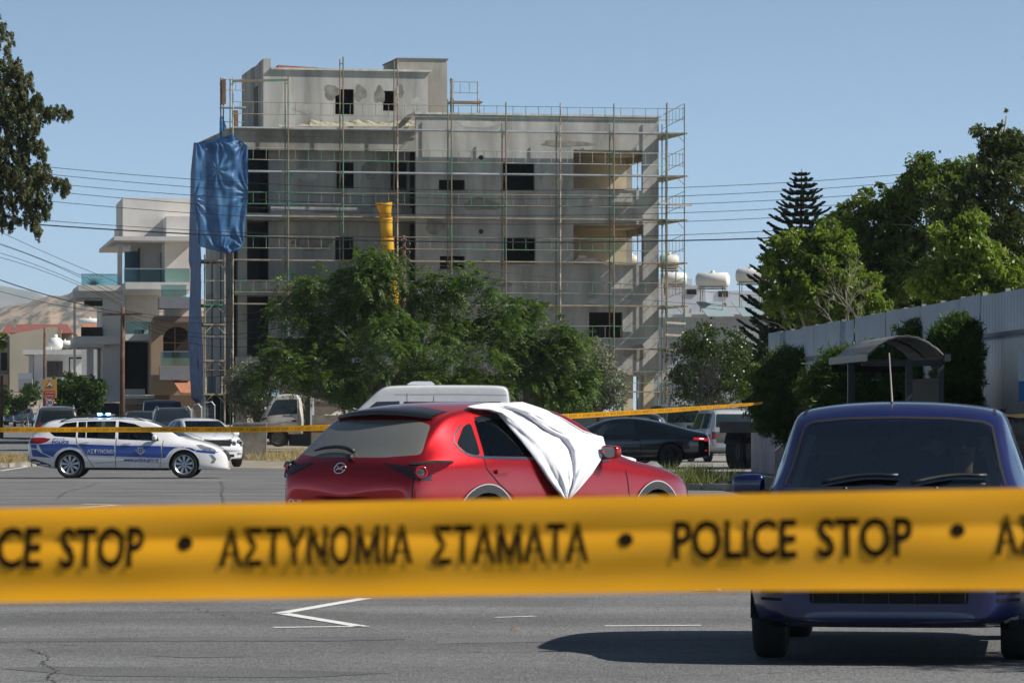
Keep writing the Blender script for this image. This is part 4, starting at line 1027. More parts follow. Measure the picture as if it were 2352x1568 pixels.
def plate(sp, x, z, s_, sgn, w=.52, h=.115, m=None, y=0, txt=True):
    mb = MB(); xx = x; mb.prism(rnd([(y - w/2, z - h/2), (y + w/2, z - h/2), (y + w/2, z + h/2), (y - w/2, z + h/2)], .012), 'x', xx, xx + .006 * sgn); o = sp['_finmb']('number_plate', mb, m or mat('plate_white', (.7,.7,.68), .5))
    if txt:
        bm = text_bm(s_, w * .84, h * .68, .01)
        for v in bm.verts: v.co = Vector((xx + .008 * sgn, y + (1 if sgn > 0 else -1) * (v.co.x - w*.42), z - h*.34 + v.co.y))
        for v in bm.verts: v.co.x -= sp['_H']
        bm_obj('plate_lettering', bm, M_gap, o, False)
# ------------------------------------------------------------------ the red crossover
M_red = paint('red_paint', (0.50,0.006,0.012), .30, .80, coat=1.0)
def red_nodes():
    t = M_red.node_tree; b = t.nodes['Principled BSDF']; b.inputs['Roughness'].default_value = .32
    for l in list(b.inputs['Roughness'].links): t.links.remove(l)
    # thin film of road dust, mixed paler on upward faces to lighten the roof
    g = t.nodes.new('ShaderNodeNewGeometry'); sp_ = t.nodes.new('ShaderNodeSeparateXYZ'); t.links.new(g.outputs['Normal'], sp_.inputs[0])
    n = t.nodes.new('ShaderNodeTexNoise'); n.inputs['Scale'].default_value = 260; n.inputs['Detail'].default_value = 2
    tc_ = t.nodes.new('ShaderNodeTexCoord'); t.links.new(tc_.outputs['Object'], n.inputs[0])
    mr = t.nodes.new('ShaderNodeMapRange'); mr.inputs['From Min'].default_value = .62; mr.inputs['From Max'].default_value = .8; mr.inputs['To Max'].default_value = .15; t.links.new(n.outputs[0], mr.inputs[0])
    src = b.inputs['Base Color'].links[0].from_socket; mx = t.nodes.new('ShaderNodeMixRGB'); t.links.new(mr.outputs[0], mx.inputs[0]); t.links.new(src, mx.inputs[1]); mx.inputs[2].default_value = (.35,.25,.2,1)
    ur = t.nodes.new('ShaderNodeMapRange'); ur.inputs['From Min'].default_value = .82; ur.inputs['From Max'].default_value = 1.0; ur.inputs['To Max'].default_value = .42; t.links.new(sp_.outputs['Z'], ur.inputs[0])
    mu = t.nodes.new('ShaderNodeMixRGB'); t.links.new(ur.outputs[0], mu.inputs[0]); t.links.new(mx.outputs[0], mu.inputs[1]); mu.inputs[2].default_value = (.30,.13,.13,1)
    iv = t.nodes.new('ShaderNodeMath'); iv.operation = 'MULTIPLY_ADD'; iv.inputs[1].default_value = -1.6; iv.inputs[2].default_value = .8; t.links.new(ur.outputs[0], iv.inputs[0]); t.links.new(iv.outputs[0], b.inputs['Metallic'])
    t.links.new(mu.outputs[0], b.inputs['Base Color']); b.inputs['Coat Roughness'].default_value = .10
red_nodes()
SR = dict(name='red_crossover', label='shiny red crossover car seen from behind with a white sheet over its windscreen', cat='car', L=4.395, W=1.795, head=53,
    loc=(-0.13, 40.5, 0.0), paint=M_red, R=.345, wheels=(.86, 3.50), clad=.07, gapw=.03, archtrim=True, rim='alloy', lev=3, crown=.025, bow=.10,
    xs=[0,.02,.06,.12,.20,.34,.50,.66,.86,1.1,1.5,1.9,2.3,2.6,2.85,3.05,3.2,3.4,3.7,3.95,4.15,4.28,4.36,4.395],
    top=[(0,.66),(.02,.86),(.06,.965),(.12,1.02),(.20,1.08),(.34,1.21),(.50,1.335),(.66,1.425),(.86,1.475),(1.1,1.50),(1.5,1.518),(1.9,1.515),(2.3,1.47),(2.6,1.37),(2.85,1.225),(3.05,1.09),(3.2,1.02),(3.4,.985),(3.7,.945),(3.95,.89),(4.15,.82),(4.28,.72),(4.36,.60),(4.395,.5)],
    belt=[(0,.95),(.3,1.01),(.8,1.03),(1.4,1.02),(2.2,1.0),(3.0,.95),(3.4,.90),(4.4,.80)],
    plan=[(0,.66),(.02,.72),(.06,.765),(.12,.80),(.20,.825),(.34,.85),(.5,.868),(.66,.885),(.86,.905),(1.1,.905),(1.5,.885),(2.6,.885),(3.2,.895),(3.5,.900),(3.8,.885),(4.05,.83),(4.2,.76),(4.3,.68),(4.36,.60),(4.395,.5)],
    wtop=[(0,.60),(.2,.66),(.5,.62),(.8,.59),(1.5,.60),(2.2,.62),(2.6,.64),(3.0,.70),(3.3,.75)],
    bot=[(0,.42),(.1,.32),(.4,.24),(1,.2),(3.6,.2),(4.2,.24),(4.395,.3)], handles=[(1.07,.905),(2.1,.89)], mirrors=[(2.66,.86,1.07)], seats=[(1.55,.35),(1.55,-.35),(2.35,.36),(2.35,-.36)], dash=(2.95,1.0), cabin=(.6,3.1,.42), wheelpos=(2.68,-.36,.98), glass=M_glasst)
def sidewin(sp):
    a = [(1.07,.99),(1.62,.99),(1.62,1.385),(1.22,1.345)]
    return a
SR['cuts'] = [
  ('quarter_window','y',0, rnd([(.58,1.15),(.67,1.065),(.83,1.05),(.905,1.345),(.78,1.31)],.05), M_glassd),
  ('rear_door_window','y',0, [(.875,1.045),(1.76,1.03),(1.78,1.415),(1.3,1.40),(.965,1.36)], M_glasst),
  ('front_door_window','y',0, [(1.86,1.025),(2.80,1.0),(2.66,1.12),(2.45,1.27),(2.25,1.36),(1.88,1.415)], M_glasst),
  ('rear_window','x',-1, rnd([(-.69,1.06),(-.35,1.035),(.35,1.035),(.69,1.06),(.575,1.32),(.40,1.365),(-.40,1.365),(-.575,1.32)],.04), mat('rear_glass', (.17,.165,.145), .22, spec=.9, coat=1)),
  ('windscreen','x',1, [(-.68,1.04),(.68,1.04),(.58,1.40),(-.58,1.40)], M_glasst)]
SR['mlim'] = lambda c: c.x < .16
SR['mcuts'] = [
  ('tail_lamp','x',-1, rnd([(.40,.99),(.60,.965),(.90,.965),(.90,.84),(.76,.83),(.60,.90),(.42,.97)],.02), mat('smoked_lens', (.035,.004,.006), .08, coat=1)),
]
SR['strips'] = [
  ('door_gap','y',0,[(.855,1.03),(.86,.93),(1.02,.80),(1.24,.68),(1.34,.45)],.010,M_gap),
  ('door_gap','y',0,[(1.82,1.0),(1.84,.7),(1.84,.3)],.010,M_gap),
  ('bonnet_gap','y',0,[(3.02,.90),(3.06,.6),(3.10,.5)],.010,M_gap),
  ('window_trim','y',0,[(.85,1.032),(1.8,1.013),(2.82,.988)],.024,M_chrome),
  ('window_trim','y',0,[(.565,1.165),(.60,1.10),(.68,1.05),(.86,1.035)],.022,M_chrome),
  ('window_trim','y',0,[(.565,1.165),(.60,1.22),(.76,1.325)],.014,M_chrome),
  ('tailgate_gap','x',-1,[(.735,.98),(.725,.80),(.72,.45)],.010,M_gap),
  ('tailgate_gap','x',-1,[(-.735,.98),(-.725,.80),(-.72,.45)],.010,M_gap),
  ('pillar_cover','y',0,[(1.82,1.03),(1.83,1.41)],.07,M_blk),
  ('rain_visor','y',0,[(.99,1.365),(1.30,1.405),(1.77,1.42)],.05,M_glassd)]
SR['texts'] = [('badge_lettering','CX-30',(.665,.615),.155,.045,'x',-1,M_chrome,.01)]
red = make_car(SR)
b_ = SR['_bvh']
# lamp details, spoiler, wiper, emblem, plate
for s in (1, -1):
    loc, no = shoot(b_, s*.765, .905, 'x', -1)
    mb = MB(); c = loc + no * .004
    q = no.to_track_quat('Z', 'Y'); ring = MB(); ring.lathe([(.040,.012),(.052,.016),(.062,.006),(.058,0)], (0,0,0), 'z', 24)
    ring.v = [tuple(q @ Vector(v) + c) for v in ring.v]; SR['_finmb']('tail_lamp_ring', ring, M_redlamp, True)
    dsc = MB(); dsc.lathe([(0,.010),(.030,.008),(.040,.004)], (0,0,0), 'z', 20); dsc.v = [tuple(q @ Vector(v) + c) for v in dsc.v]; SR['_finmb']('lamp_lens', dsc, mat('smoky_lens', (.07,.06,.065), .08, coat=1), True)
    SR['_fin']('side_lamp', patch(b_, [(.045,.965),(.24,.985),(.42,.985),(.36,.955),(.22,.905),(.13,.87),(.045,.86)], 'y', s, .010), mat('deep_red_lens', (.10,.002,.004), .08, coat=1))
    SR['_finmb']('side_lamp_bezel', strip(b_, [(.045,.975),(.24,.995),(.44,.992)], 'y', s, .020, .014), M_gap, True)
mb = MB(); rows = []
for k in range(17):
    y = -.54 + 1.08 * k / 16; c_ = 1 - (y/.54)**2; x0 = .50 - .10*c_; rows.append([(x0 + .42, y, 1.462 + .035*c_), (x0 + .16, y, 1.436 + .038*c_), (x0, y, 1.395 + .040*c_), (x0 + .015, y, 1.372 + .038*c_), (x0 + .22, y, 1.385 + .03*c_)])
mb.sheet(rows); SR['_finmb']('roof_spoiler', mb, mat('spoiler_black', (.03,.034,.04), .35, coat=.6), True)
mb = MB(); loc, no = shoot(b_, .0, 1.02, 'x', -1)
pts = []
for y, z in ((-.02,1.065),(.10,1.095),(.22,1.105),(.36,1.095),(.46,1.07)):
    l2, n2 = shoot(b_, y, z, 'x', -1); pts.append(l2 + n2 * .03)
mb.path(pts, [.022,.018,.016,.014,.008], 8); l2, n2 = shoot(b_, -.02, 1.02, 'x', -1); mb.tube(l2, l2 + n2*.04, .03, 10); SR['_finmb']('rear_wiper', mb, M_blk, True)
# oval winged emblem
l2, n2 = shoot(b_, .05, .935, 'x', -1); q = n2.to_track_quat('Z', 'Y'); up = Vector((0,0,1)); ey = Vector((0,-1,0)); ez = (up - n2 * up.dot(n2)).normalized(); c = l2 + n2 * .012
def em(a, b): return c + ey * a + ez * b
mb = MB(); pts = [em(.062*math.cos(t), .050*math.sin(t)) for t in [2*math.pi*k/28 for k in range(29)]]; mb.path(pts, .0065, 6)
mb.path([em(-.054,.022), em(-.03,.018), em(-.012,.004), em(0,-.012), em(.012,.004), em(.03,.018), em(.054,.022)], [.003,.007,.008,.008,.008,.007,.003], 6)
mb.path([em(-.050,-.026), em(-.03,-.012), em(-.012,.004)], [.004,.006,.005], 6); mb.path([em(.050,-.026), em(.03,-.012), em(.012,.004)], [.004,.006,.005], 6)
SR['_finmb']('emblem', mb, M_chrome, True)
SR['_fin']('trim_badge', patch(b_, [(-.52,.625),(-.66,.625),(-.66,.643),(-.52,.643)], 'x', -1, .006), M_chrome, False)
SR['_fin']('plate_recess', patch(b_, rnd([(.30,.36),(-.30,.36),(-.36,.60),(.36,.60)],.04), 'x', -1, .004), M_gap)
l2, n2 = shoot(b_, 0, .50, 'x', -1); plate(SR, l2.x - .02, .50, 'TMM 592', -1)
SR['_fin']('bumper_lower', patch(b_, rnd([(-.66,.27),(.66,.27),(.74,.44),(-.74,.44)],.05), 'x', -1, .008), M_gry)
# ------------------------------------------------------------------ the dark blue hatchback in front
M_blue = paint('blue_paint', (0.005,0.008,0.080), .32, .15, coat=.8, var=.12)
SB = dict(name='blue_hatchback', label='dark blue hatchback parked facing the camera, lower half hidden by the near tape', cat='car', L=3.8, W=1.66, head=-97.2,
    loc=(2.34,26.15,0), paint=M_blue, R=.29, tw=.19, wheels=(.66,3.08), rim='plain', lev=3, crown=.038, bow=.10, wb=.955,
    xs=[0,.04,.10,.25,.5,.8,1.2,1.6,2.0,2.2,2.36,2.5,2.7,2.9,3.02,3.15,3.35,3.5,3.62,3.70,3.77,3.8],
    top=[(0,.6),(.04,.9),(.10,1.05),(.25,1.28),(.5,1.40),(1.2,1.445),(1.8,1.45),(2.2,1.43),(2.36,1.375),(2.5,1.255),(2.7,1.12),(2.9,.985),(3.02,.925),(3.15,.91),(3.35,.88),(3.5,.84),(3.62,.77),(3.70,.68),(3.77,.54),(3.8,.42)],
    belt=[(0,.92),(1,.93),(2.4,.90),(3.0,.86),(3.8,.7)],
    plan=[(0,.60),(.04,.70),(.10,.76),(.25,.80),(.6,.825),(1.2,.83),(2.8,.83),(3.2,.825),(3.45,.80),(3.6,.75),(3.70,.69),(3.77,.60),(3.8,.5)],
    wtop=[(0,.60),(.5,.60),(1.2,.605),(1.9,.605),(2.36,.60),(2.7,.65),(3.0,.70),(3.8,.7)],
    bot=[(0,.38),(.3,.25),(.8,.2),(3.3,.19),(3.8,.24)], handles=[(1.5,.80)], mirrors=[(2.58,.765,.985)], seats=[(1.62,.36),(1.62,-.36),(.75,.0)], dash=(2.62,.93), cabin=(.4,2.9,.36), wheelpos=(2.28,-.36,.93), glass=M_glass, interior=True)
SB['cuts'] = [
  ('windscreen','x',1, rnd([(-.62,.975),(.62,.975),(.535,1.335),(.3,1.36),(-.3,1.36),(-.535,1.335)],.05), glass_mat('windscreen_glass', (.58,.66,.64), .03, 2.1)),
  ('front_door_window','y',0, [(1.50,.94),(2.62,.925),(2.45,1.15),(2.22,1.29),(1.52,1.315)], M_glass),
  ('rear_door_window','y',0, [(.65,.95),(1.42,.94),(1.43,1.31),(.82,1.28)], M_glass),
  ('rear_window','x',-1, rnd([(-.58,.98),(.58,.98),(.50,1.26),(-.50,1.26)],.05), M_glass)]
SB['mcuts'] = [('headlamp','x',1, rnd([(.42,.60),(.74,.62),(.76,.76),(.62,.80),(.44,.72)],.03), M_clrlamp)]
SB['strips'] = [('bonnet_gap','z',1,[(3.02,-.70),(3.3,-.70),(3.55,-.62)],.010,M_gap), ('bonnet_gap','z',1,[(3.02,.70),(3.3,.70),(3.55,.62)],.010,M_gap),
  ('scuttle','x',1,[(-.66,.955),(-.3,.965),(0,.968),(.3,.965),(.66,.955)],.030,M_blk),
  ('windscreen_seal','x',1,[(-.635,.985),(-.60,1.10),(-.55,1.325),(-.50,1.352),(-.3,1.372),(0,1.378),(.3,1.372),(.50,1.352),(.55,1.325),(.60,1.10),(.635,.985)],.016,M_gap),
  ('roof_gutter','z',1,[(.6,-.535),(1.2,-.55),(1.9,-.555),(2.25,-.56)],.018,M_blk), ('roof_gutter','z',1,[(.6,.535),(1.2,.55),(1.9,.555),(2.25,.56)],.018,M_blk),
  ('door_gap','y',0,[(2.60,.9),(2.66,.6),(2.66,.3)],.010,M_gap),('door_gap','y',0,[(1.45,.9),(1.44,.3)],.010,M_gap)]
SB['patches'] = [('lower_grille','x',1,rnd([(-.44,.345),(.44,.345),(.44,.50),(-.44,.50)],.02),M_gap,.004), ('*bumper_vent','x',1,[(.60,.395),(.72,.395),(.72,.412),(.60,.412)],M_gap,.005),
  ('*bumper_vent','x',1,[(.60,.355),(.72,.355),(.72,.372),(.60,.372)],M_gap,.005), ('bumper_lip','x',1,rnd([(-.70,.195),(.70,.195),(.72,.265),(-.72,.265)],.02),M_blk,.006),
  ('bumper_scuff','x',1,[(.64,.235),(.70,.245),(.71,.275),(.67,.27),(.63,.25)],mat('scraped_plastic',(.35,.35,.34),.9),.009),('*fog_lamp','x',1,rnd([(.60,.45),(.72,.45),(.72,.50),(.60,.50)],.02),mat('dim_lens',(.12,.12,.12),.2),.006)]
blue = make_car(SB); b_ = SB['_bvh']
mb = MB()
for k in range(7):
    y = -.42 + .84*k/6; l1, n1 = shoot(b_, y, .35, 'x', 1); l2, n2 = shoot(b_, y, .495, 'x', 1); mb.tube(l1 + n1*.012, l2 + n2*.012, .004, 5)
SB['_finmb']('grille_bars', mb, M_blk)
for y0, y1, s in ((-.10,-.52,1), (.42,-.02,1)):
    mb = MB(); pts = []
    for k in range(9):
        t = k / 8; y = y0 + (y1 - y0) * t; z = .985 + .045 * math.sin(min(1, t*1.15) * math.pi * .62); l2, n2 = shoot(b_, -y, z, 'x', 1)
        if l2 is not None: pts.append(l2 + n2 * .022)
    mb.path(pts, [.013]*len(pts), 6); SB['_finmb']('windscreen_wiper', mb, M_blk, True)
mb = MB()
for y in (-.28, .24): l2, n2 = shoot(b_, 3.08, y, 'z', 1); mb.lathe([(.0,.018),(.012,.014),(.014,0)], (l2.x, l2.y, l2.z), 'z', 10)
SB['_finmb']('washer_jet', mb, M_blk, True)
l2, n2 = shoot(b_, 2.12, -.05, 'z', 1); mb = MB(); mb.path([l2, l2 + Vector((-.02,0,.02)), l2 + Vector((-.10,-.02,.30))], [.010,.006,.004], 6); SB['_finmb']('roof_aerial', mb, M_scaf2 if 0 else mat('aerial_rod', (.25,.24,.2), .5), True)
mb = MB(); mb.prism(rnd([(-.11,1.185),(.11,1.185),(.12,1.24),(-.12,1.24)],.02), 'x', 2.36, 2.385); mb.tube((2.38,0,1.24), (2.36,0,1.33), .012, 6); SB['_finmb']('interior_mirror', mb, M_blk)
mb = MB()
for y in (-.33,):
    mb.prism(rnd([(y - .19,1.16),(y + .16,1.17),(y + .19,1.32),(y - .20,1.31)],.03), 'x', 2.30, 2.315)
SB['_finmb']('sun_visor', mb, mat('grey_visor', (.30,.31,.29), .9))
for s in (1, -1):
    SB['_finmb']('pillar_trim', strip(b_, [(s*.585,1.0),(s*.560,1.12),(s*.510,1.30)], 'x', 1, .055, -.030), mat('pale_pillar_trim', (.62,.66,.60), .8))
p_ = person_bust('person', 'person in dark clothes sitting in the left front seat of the blue hatchback', Vector((2.34,26.15,0)) + Matrix.Rotation(R_(-97.2),3,'Z') @ Vector((1.50-1.9,.36,.52)), R_(-97.2), mat('dark_blue_shirt', (.02,.03,.08), .9))
# flattened number plate
l2, n2 = shoot(b_, 0, .57, 'x', 1); plate(SB, l2.x + .004, .575, '', 1, m=mat('plate_pale', (.55,.55,.5), .5), txt=False)

# ------------------------------------------------------------------ police estate
M_wht = paint('white_paint', (.78,.78,.80), .25, 0, var=.04)
M_pblue = mat('police_blue', (.012,.050,.33), .3, coat=.6)
M_pgrey = mat('reflective_grey', (.55,.58,.60), .4)
EST_TOP = [(0,.66),(.03,.86),(.10,1.0),(.22,1.12),(.40,1.30),(.62,1.365),(.95,1.40),(1.5,1.43),(2.1,1.435),(2.6,1.41),(2.95,1.335),(3.25,1.18),(3.5,1.02),(3.62,.96),(3.85,.915),(4.15,.845),(4.4,.75),(4.55,.65),(4.63,.56),(4.67,.42)]
SP = dict(name='police_car', label='white police estate car with a broad blue stripe and lit blue roof lights', cat='police car', L=4.67, W=1.83, head=0,
    loc=(P(296,966,103.6).x,103.9,0), paint=M_wht, R=.325, tw=.205, wheels=(.99,3.69), rim='cover', rr=.72, lev=3, crown=.02, bow=.08, gapw=.035,
    xs=[0,.03,.10,.22,.40,.62,.95,1.5,2.1,2.6,2.95,3.25,3.5,3.62,3.85,4.15,4.4,4.55,4.63,4.67], top=EST_TOP,
    belt=[(0,.88),(.5,.95),(1.2,.935),(2.2,.90),(3.2,.86),(3.6,.83),(4.67,.66)],
    plan=[(0,.66),(.03,.74),(.10,.80),(.22,.84),(.40,.865),(.62,.885),(.95,.905),(2,.91),(3.7,.91),(4.1,.88),(4.4,.80),(4.55,.70),(4.63,.6),(4.67,.48)],
    wtop=[(0,.6),(.4,.60),(.8,.60),(2.1,.62),(2.7,.64),(3.2,.70),(3.7,.75)], bot=[(0,.40),(.25,.30),(.6,.22),(4.1,.2),(4.5,.19),(4.67,.21)],
    handles=[(1.36,.845),(2.35,.815)], mirrors=[(3.0,.88,.965)], seats=[(1.75,.35),(1.75,-.35),(2.45,.36),(2.45,-.36)], dash=(3.2,.95), cabin=(.5,3.4,.42), wheelpos=(2.93,-.36,.93), glass=M_glass)
SP['cuts'] = [
  ('rear_quarter_window','y',0,[(.50,1.08),(.62,.99),(1.13,.96),(1.13,1.335),(.86,1.305)], M_glasst),
  ('rear_door_window','y',0,[(1.17,.96),(2.06,.925),(2.06,1.355),(1.5,1.35),(1.17,1.335)], M_glass),
  ('front_door_window','y',0,[(2.13,.92),(3.10,.88),(3.06,.97),(2.8,1.16),(2.5,1.29),(2.13,1.352)], M_glass),
  ('windscreen','x',1,[(-.70,.99),(.70,.99),(.60,1.355),(-.60,1.355)], M_glass),
  ('rear_window','x',-1,rnd([(-.62,1.04),(.62,1.04),(.54,1.31),(-.54,1.31)],.05), M_glassd),
  ('headlamp','y',0,rnd([(3.96,.79),(4.08,.80),(4.36,.715),(4.53,.63),(4.42,.595),(4.14,.65)],.02), M_clrlamp),
  ('tail_lamp','y',0,rnd([(.0,.93),(.12,.965),(.36,.965),(.54,.935),(.45,.865),(.28,.815),(.0,.82)],.02), M_redlamp),
]
stripe = lambda nm, pts: (nm, 'y', 0, pts, M_pblue, .004)
SP['patches'] = [stripe('blue_stripe', [(.24,.80),(.55,.815),(1.15,.805),(1.30,.60),(1.02,.735),(.75,.70),(.58,.62),(.54,.50),(.30,.62),(.24,.70)][:4] + [(1.29,.63),(1.20,.71),(1.0,.745),(.82,.715),(.70,.64),(.62,.55),(.595,.50),(.35,.60)]),
  stripe('blue_stripe', [(1.19,.81),(2.045,.78),(2.045,.525),(1.385,.555)]), stripe('blue_stripe', [(2.075,.778),(3.15,.765),(3.15,.485),(2.075,.520)]),
  stripe('blue_stripe', [(3.18,.755),(3.84,.725),(3.97,.675),(3.92,.645),(3.80,.70),(3.66,.745),(3.48,.72),(3.36,.64),(3.28,.53),(3.255,.485),(3.18,.485)]),
  stripe('blue_stripe', [(3.95,.655),(4.0,.672),(4.42,.625),(4.42,.575),(4.0,.625)]), stripe('blue_stripe', [(.05,.80),(.20,.80),(.20,.70),(.06,.715)]), stripe('blue_stripe', [(.06,.69),(.2,.68),(.30,.605),(.55,.485),(.10,.52)]),
  ('*bumper_lower','x',-1,[(.0,.42),(.70,.42),(.72,.53),(0,.53)],M_gry,.005), ('rear_bumper_trim','y',0,[(0,.40),(.02,.47),(.26,.42),(.52,.33),(.55,.28),(.2,.30)],M_gry,.004),
  ('grille','x',1,rnd([(-.50,.42),(.50,.42),(.58,.66),(-.58,.66)],.06),M_gap,.005), ('reflector','y',0,[(.06,.46),(.20,.455),(.22,.44),(.06,.435)],M_redlamp,.008),
  ('fog_lamp','y',0,rnd([(4.28,.56),(4.36,.56),(4.45,.46),(4.40,.36),(4.31,.36),(4.37,.45)],.02),M_clrlamp,.004), ('sill_trim','y',0,[(1.33,.20),(3.33,.19),(3.33,.245),(1.33,.255)],M_gap,.004)]
SP['strips'] = [('door_gap','y',0,[(1.14,.96),(1.15,.85),(1.36,.55),(1.55,.27)],.010,M_gap),('door_gap','y',0,[(2.09,.96),(2.07,.27)],.012,M_gap),('door_gap','y',0,[(3.20,.9),(3.17,.6),(3.12,.25)],.010,M_gap),
  ('window_bar','y',0,[(1.37,.94),(1.365,1.35)],.020,M_wht),('door_crease','y',0,[(1.6,.36),(2.3,.41),(3.1,.37)],.008,M_gry)]
SP['texts'] = [('lettering','112',(.70,.905) ,.17,.045,'y',-1,M_pblue,.008),('lettering','POLICE',(.57,.81),.40,.08,'y',-1,M_pblue,.03),
  ('lettering','ΑΣΤΥΝΟΜΙΑ',(1.40,.585),.68,.105,'y',-1,M_pgrey,.022),('lettering','www.police.gov.cy',(2.26,.375),.84,.105,'y',-1,M_pblue,.03)]
SP['rails'] = (.75,2.75,.62); SP['rail_m'] = M_blk
police = make_car(SP); b_ = SP['_bvh']
# door crest: shield with wreath
def crest(fm, bvh, x, z, s):
    sh = [(x - .06, z + .09), (x - .03, z + .075), (x, z + .095), (x + .03, z + .075), (x + .06, z + .09), (x + .07, z + .01), (x + .045, z - .06), (x, z - .10), (x - .045, z - .06), (x - .07, z + .01)]
    SP['_fin']('crest', patch(bvh, sh, 'y', s, .008), M_pgrey, False); sh2 = [((a - x)*.6 + x, (c - z)*.6 + z) for a, c in sh]; SP['_fin']('crest_shield', patch(bvh, sh2, 'y', s, .011), M_pblue, False)
    SP['_fin']('crest_charge', patch(bvh, [(x - .02, z + .02), (x, z + .03), (x + .02, z + .02), (x, z - .03)], 'y', s, .014), M_pgrey, False)
    for q in (1, -1):
        SP['_finmb']('crest_wreath', strip(bvh, [(x + q*.065, z - .05), (x + q*.09, z - .01), (x + q*.085, z + .03), (x + q*.12, z + .015)], 'y', s, .018, .009), M_pgrey)
crest(None, b_, 2.66, .65, -1)
for s in (-1,):
    SP['_finmb']('handset_mark', strip(b_, [(.59,.905),(.61,.94),(.64,.93),(.67,.95)], 'y', s, .016, .007), M_pblue)
# light bar
mb = MB(); mb.prism(rnd([(1.62,1.46),(1.94,1.46),(1.94,1.52),(1.62,1.52)],.02), 'y', -.45, .45); SP['_finmb']('light_bar', mb, mat('light_bar_cover', (.25,.3,.38), .2, coat=.6))
M_blit = mat('lit_blue_lamp', (.1,.4,.9), .2, emit=(.12,.45,1.0), estr=7)
M_blit2 = mat('lit_blue_core', (.6,.85,1), .2, emit=(.55,.85,1.0), estr=12)
for x in (1.655, 1.86):
    mb = MB(); mb.box(x - .055, x + .055, -.475, -.451, 1.475, 1.545); SP['_finmb']('blue_lamp', mb, M_blit); mb = MB(); mb.box(x - .03, x + .03, -.480, -.4755, 1.49, 1.53); SP['_finmb']('lamp_core', mb, M_blit2)
mb = MB(); mb.box(1.66,1.9,-.3,.3,1.42,1.46); SP['_finmb']('light_bar_foot', mb, M_blk)
mb = MB()
for k in range(6): mb.box(4.655 - k*.0, 4.685, -.42, .42, .44 + k*.035, .452 + k*.035)
SP['_finmb']('grille_bars', mb, M_chrome)
person_bust('person', 'police officer in a bright yellow vest at the wheel of the police estate', Vector((P(296,966,103.6).x + 2.42 - 2.335, 103.9 - .36, .52)), 0, mat('navy_shirt', (.02,.03,.07), .9), vest=mat('hi_vis_yellow', (.55,.75,.05), .7))

# ------------------------------------------------------------------ other cars: sedans
def lin(a, k): return [(x * k, z) for x, z in a]
SED_TOP = [(0,.62),(.04,.85),(.12,.98),(.35,1.02),(.75,1.05),(1.0,1.14),(1.35,1.33),(1.6,1.40),(2.1,1.43),(2.6,1.42),(2.9,1.36),(3.2,1.22),(3.5,1.07),(3.62,1.02),(4.0,.98),(4.4,.90),(4.62,.80),(4.73,.68),(4.8,.48)]
def sedan(**k):
    s = dict(L=4.8, W=1.80, R=.32, tw=.205, wheels=(1.12,3.95), rim='alloy', lev=2, crown=.03, bow=.09, xs=[x for x,_ in SED_TOP], top=SED_TOP,
      belt=[(0,.90),(1,.92),(3.4,.90),(4.8,.75)], plan=[(0,.62),(.04,.72),(.12,.79),(.35,.85),(.8,.885),(1.4,.90),(3.9,.90),(4.3,.86),(4.6,.77),(4.73,.68),(4.8,.55)],
      wtop=[(0,.6),(.9,.62),(1.4,.56),(2.1,.58),(2.8,.59),(3.2,.66),(3.6,.74)], bot=[(0,.36),(.5,.24),(1,.2),(4.2,.2),(4.8,.26)], handles=[(1.75,.80),(2.75,.79)], mirrors=[(3.15,.86,.98)],
      seats=[(1.75,.35),(1.75,-.35),(2.55,.36),(2.55,-.36)], dash=(3.22,.94), cabin=(1.0,3.4,.4), wheelpos=(2.98,-.36,.9), glass=M_glass)
    s['cuts'] = [('windscreen','x',1,rnd([(-.66,1.045),(.66,1.045),(.54,1.36),(-.54,1.36)],.04), None), ('rear_window','x',-1,rnd([(-.60,1.09),(.60,1.09),(.50,1.33),(-.50,1.33)],.04), None),
      ('front_door_window','y',0,[(2.25,.94),(3.28,.935),(2.95,1.22),(2.72,1.33),(2.27,1.355)], None), ('rear_door_window','y',0,[(1.12,1.02),(1.3,.945),(2.17,.94),(2.19,1.355),(1.75,1.345),(1.48,1.27)], None)]
    s['strips'] = [('door_gap','y',0,[(2.22,.93),(2.21,.25)],.012,M_gap),('door_gap','y',0,[(3.28,.9),(3.2,.25)],.012,M_gap),('door_gap','y',0,[(1.25,.93),(1.35,.75),(1.5,.4),(1.55,.25)],.012,M_gap),('bonnet_gap','z',1,[(3.6,-.68),(4.3,-.60),(4.6,-.45)],.012,M_gap),('bonnet_gap','z',1,[(3.6,.68),(4.3,.60),(4.6,.45)],.012,M_gap)]
    s.update(k); return s
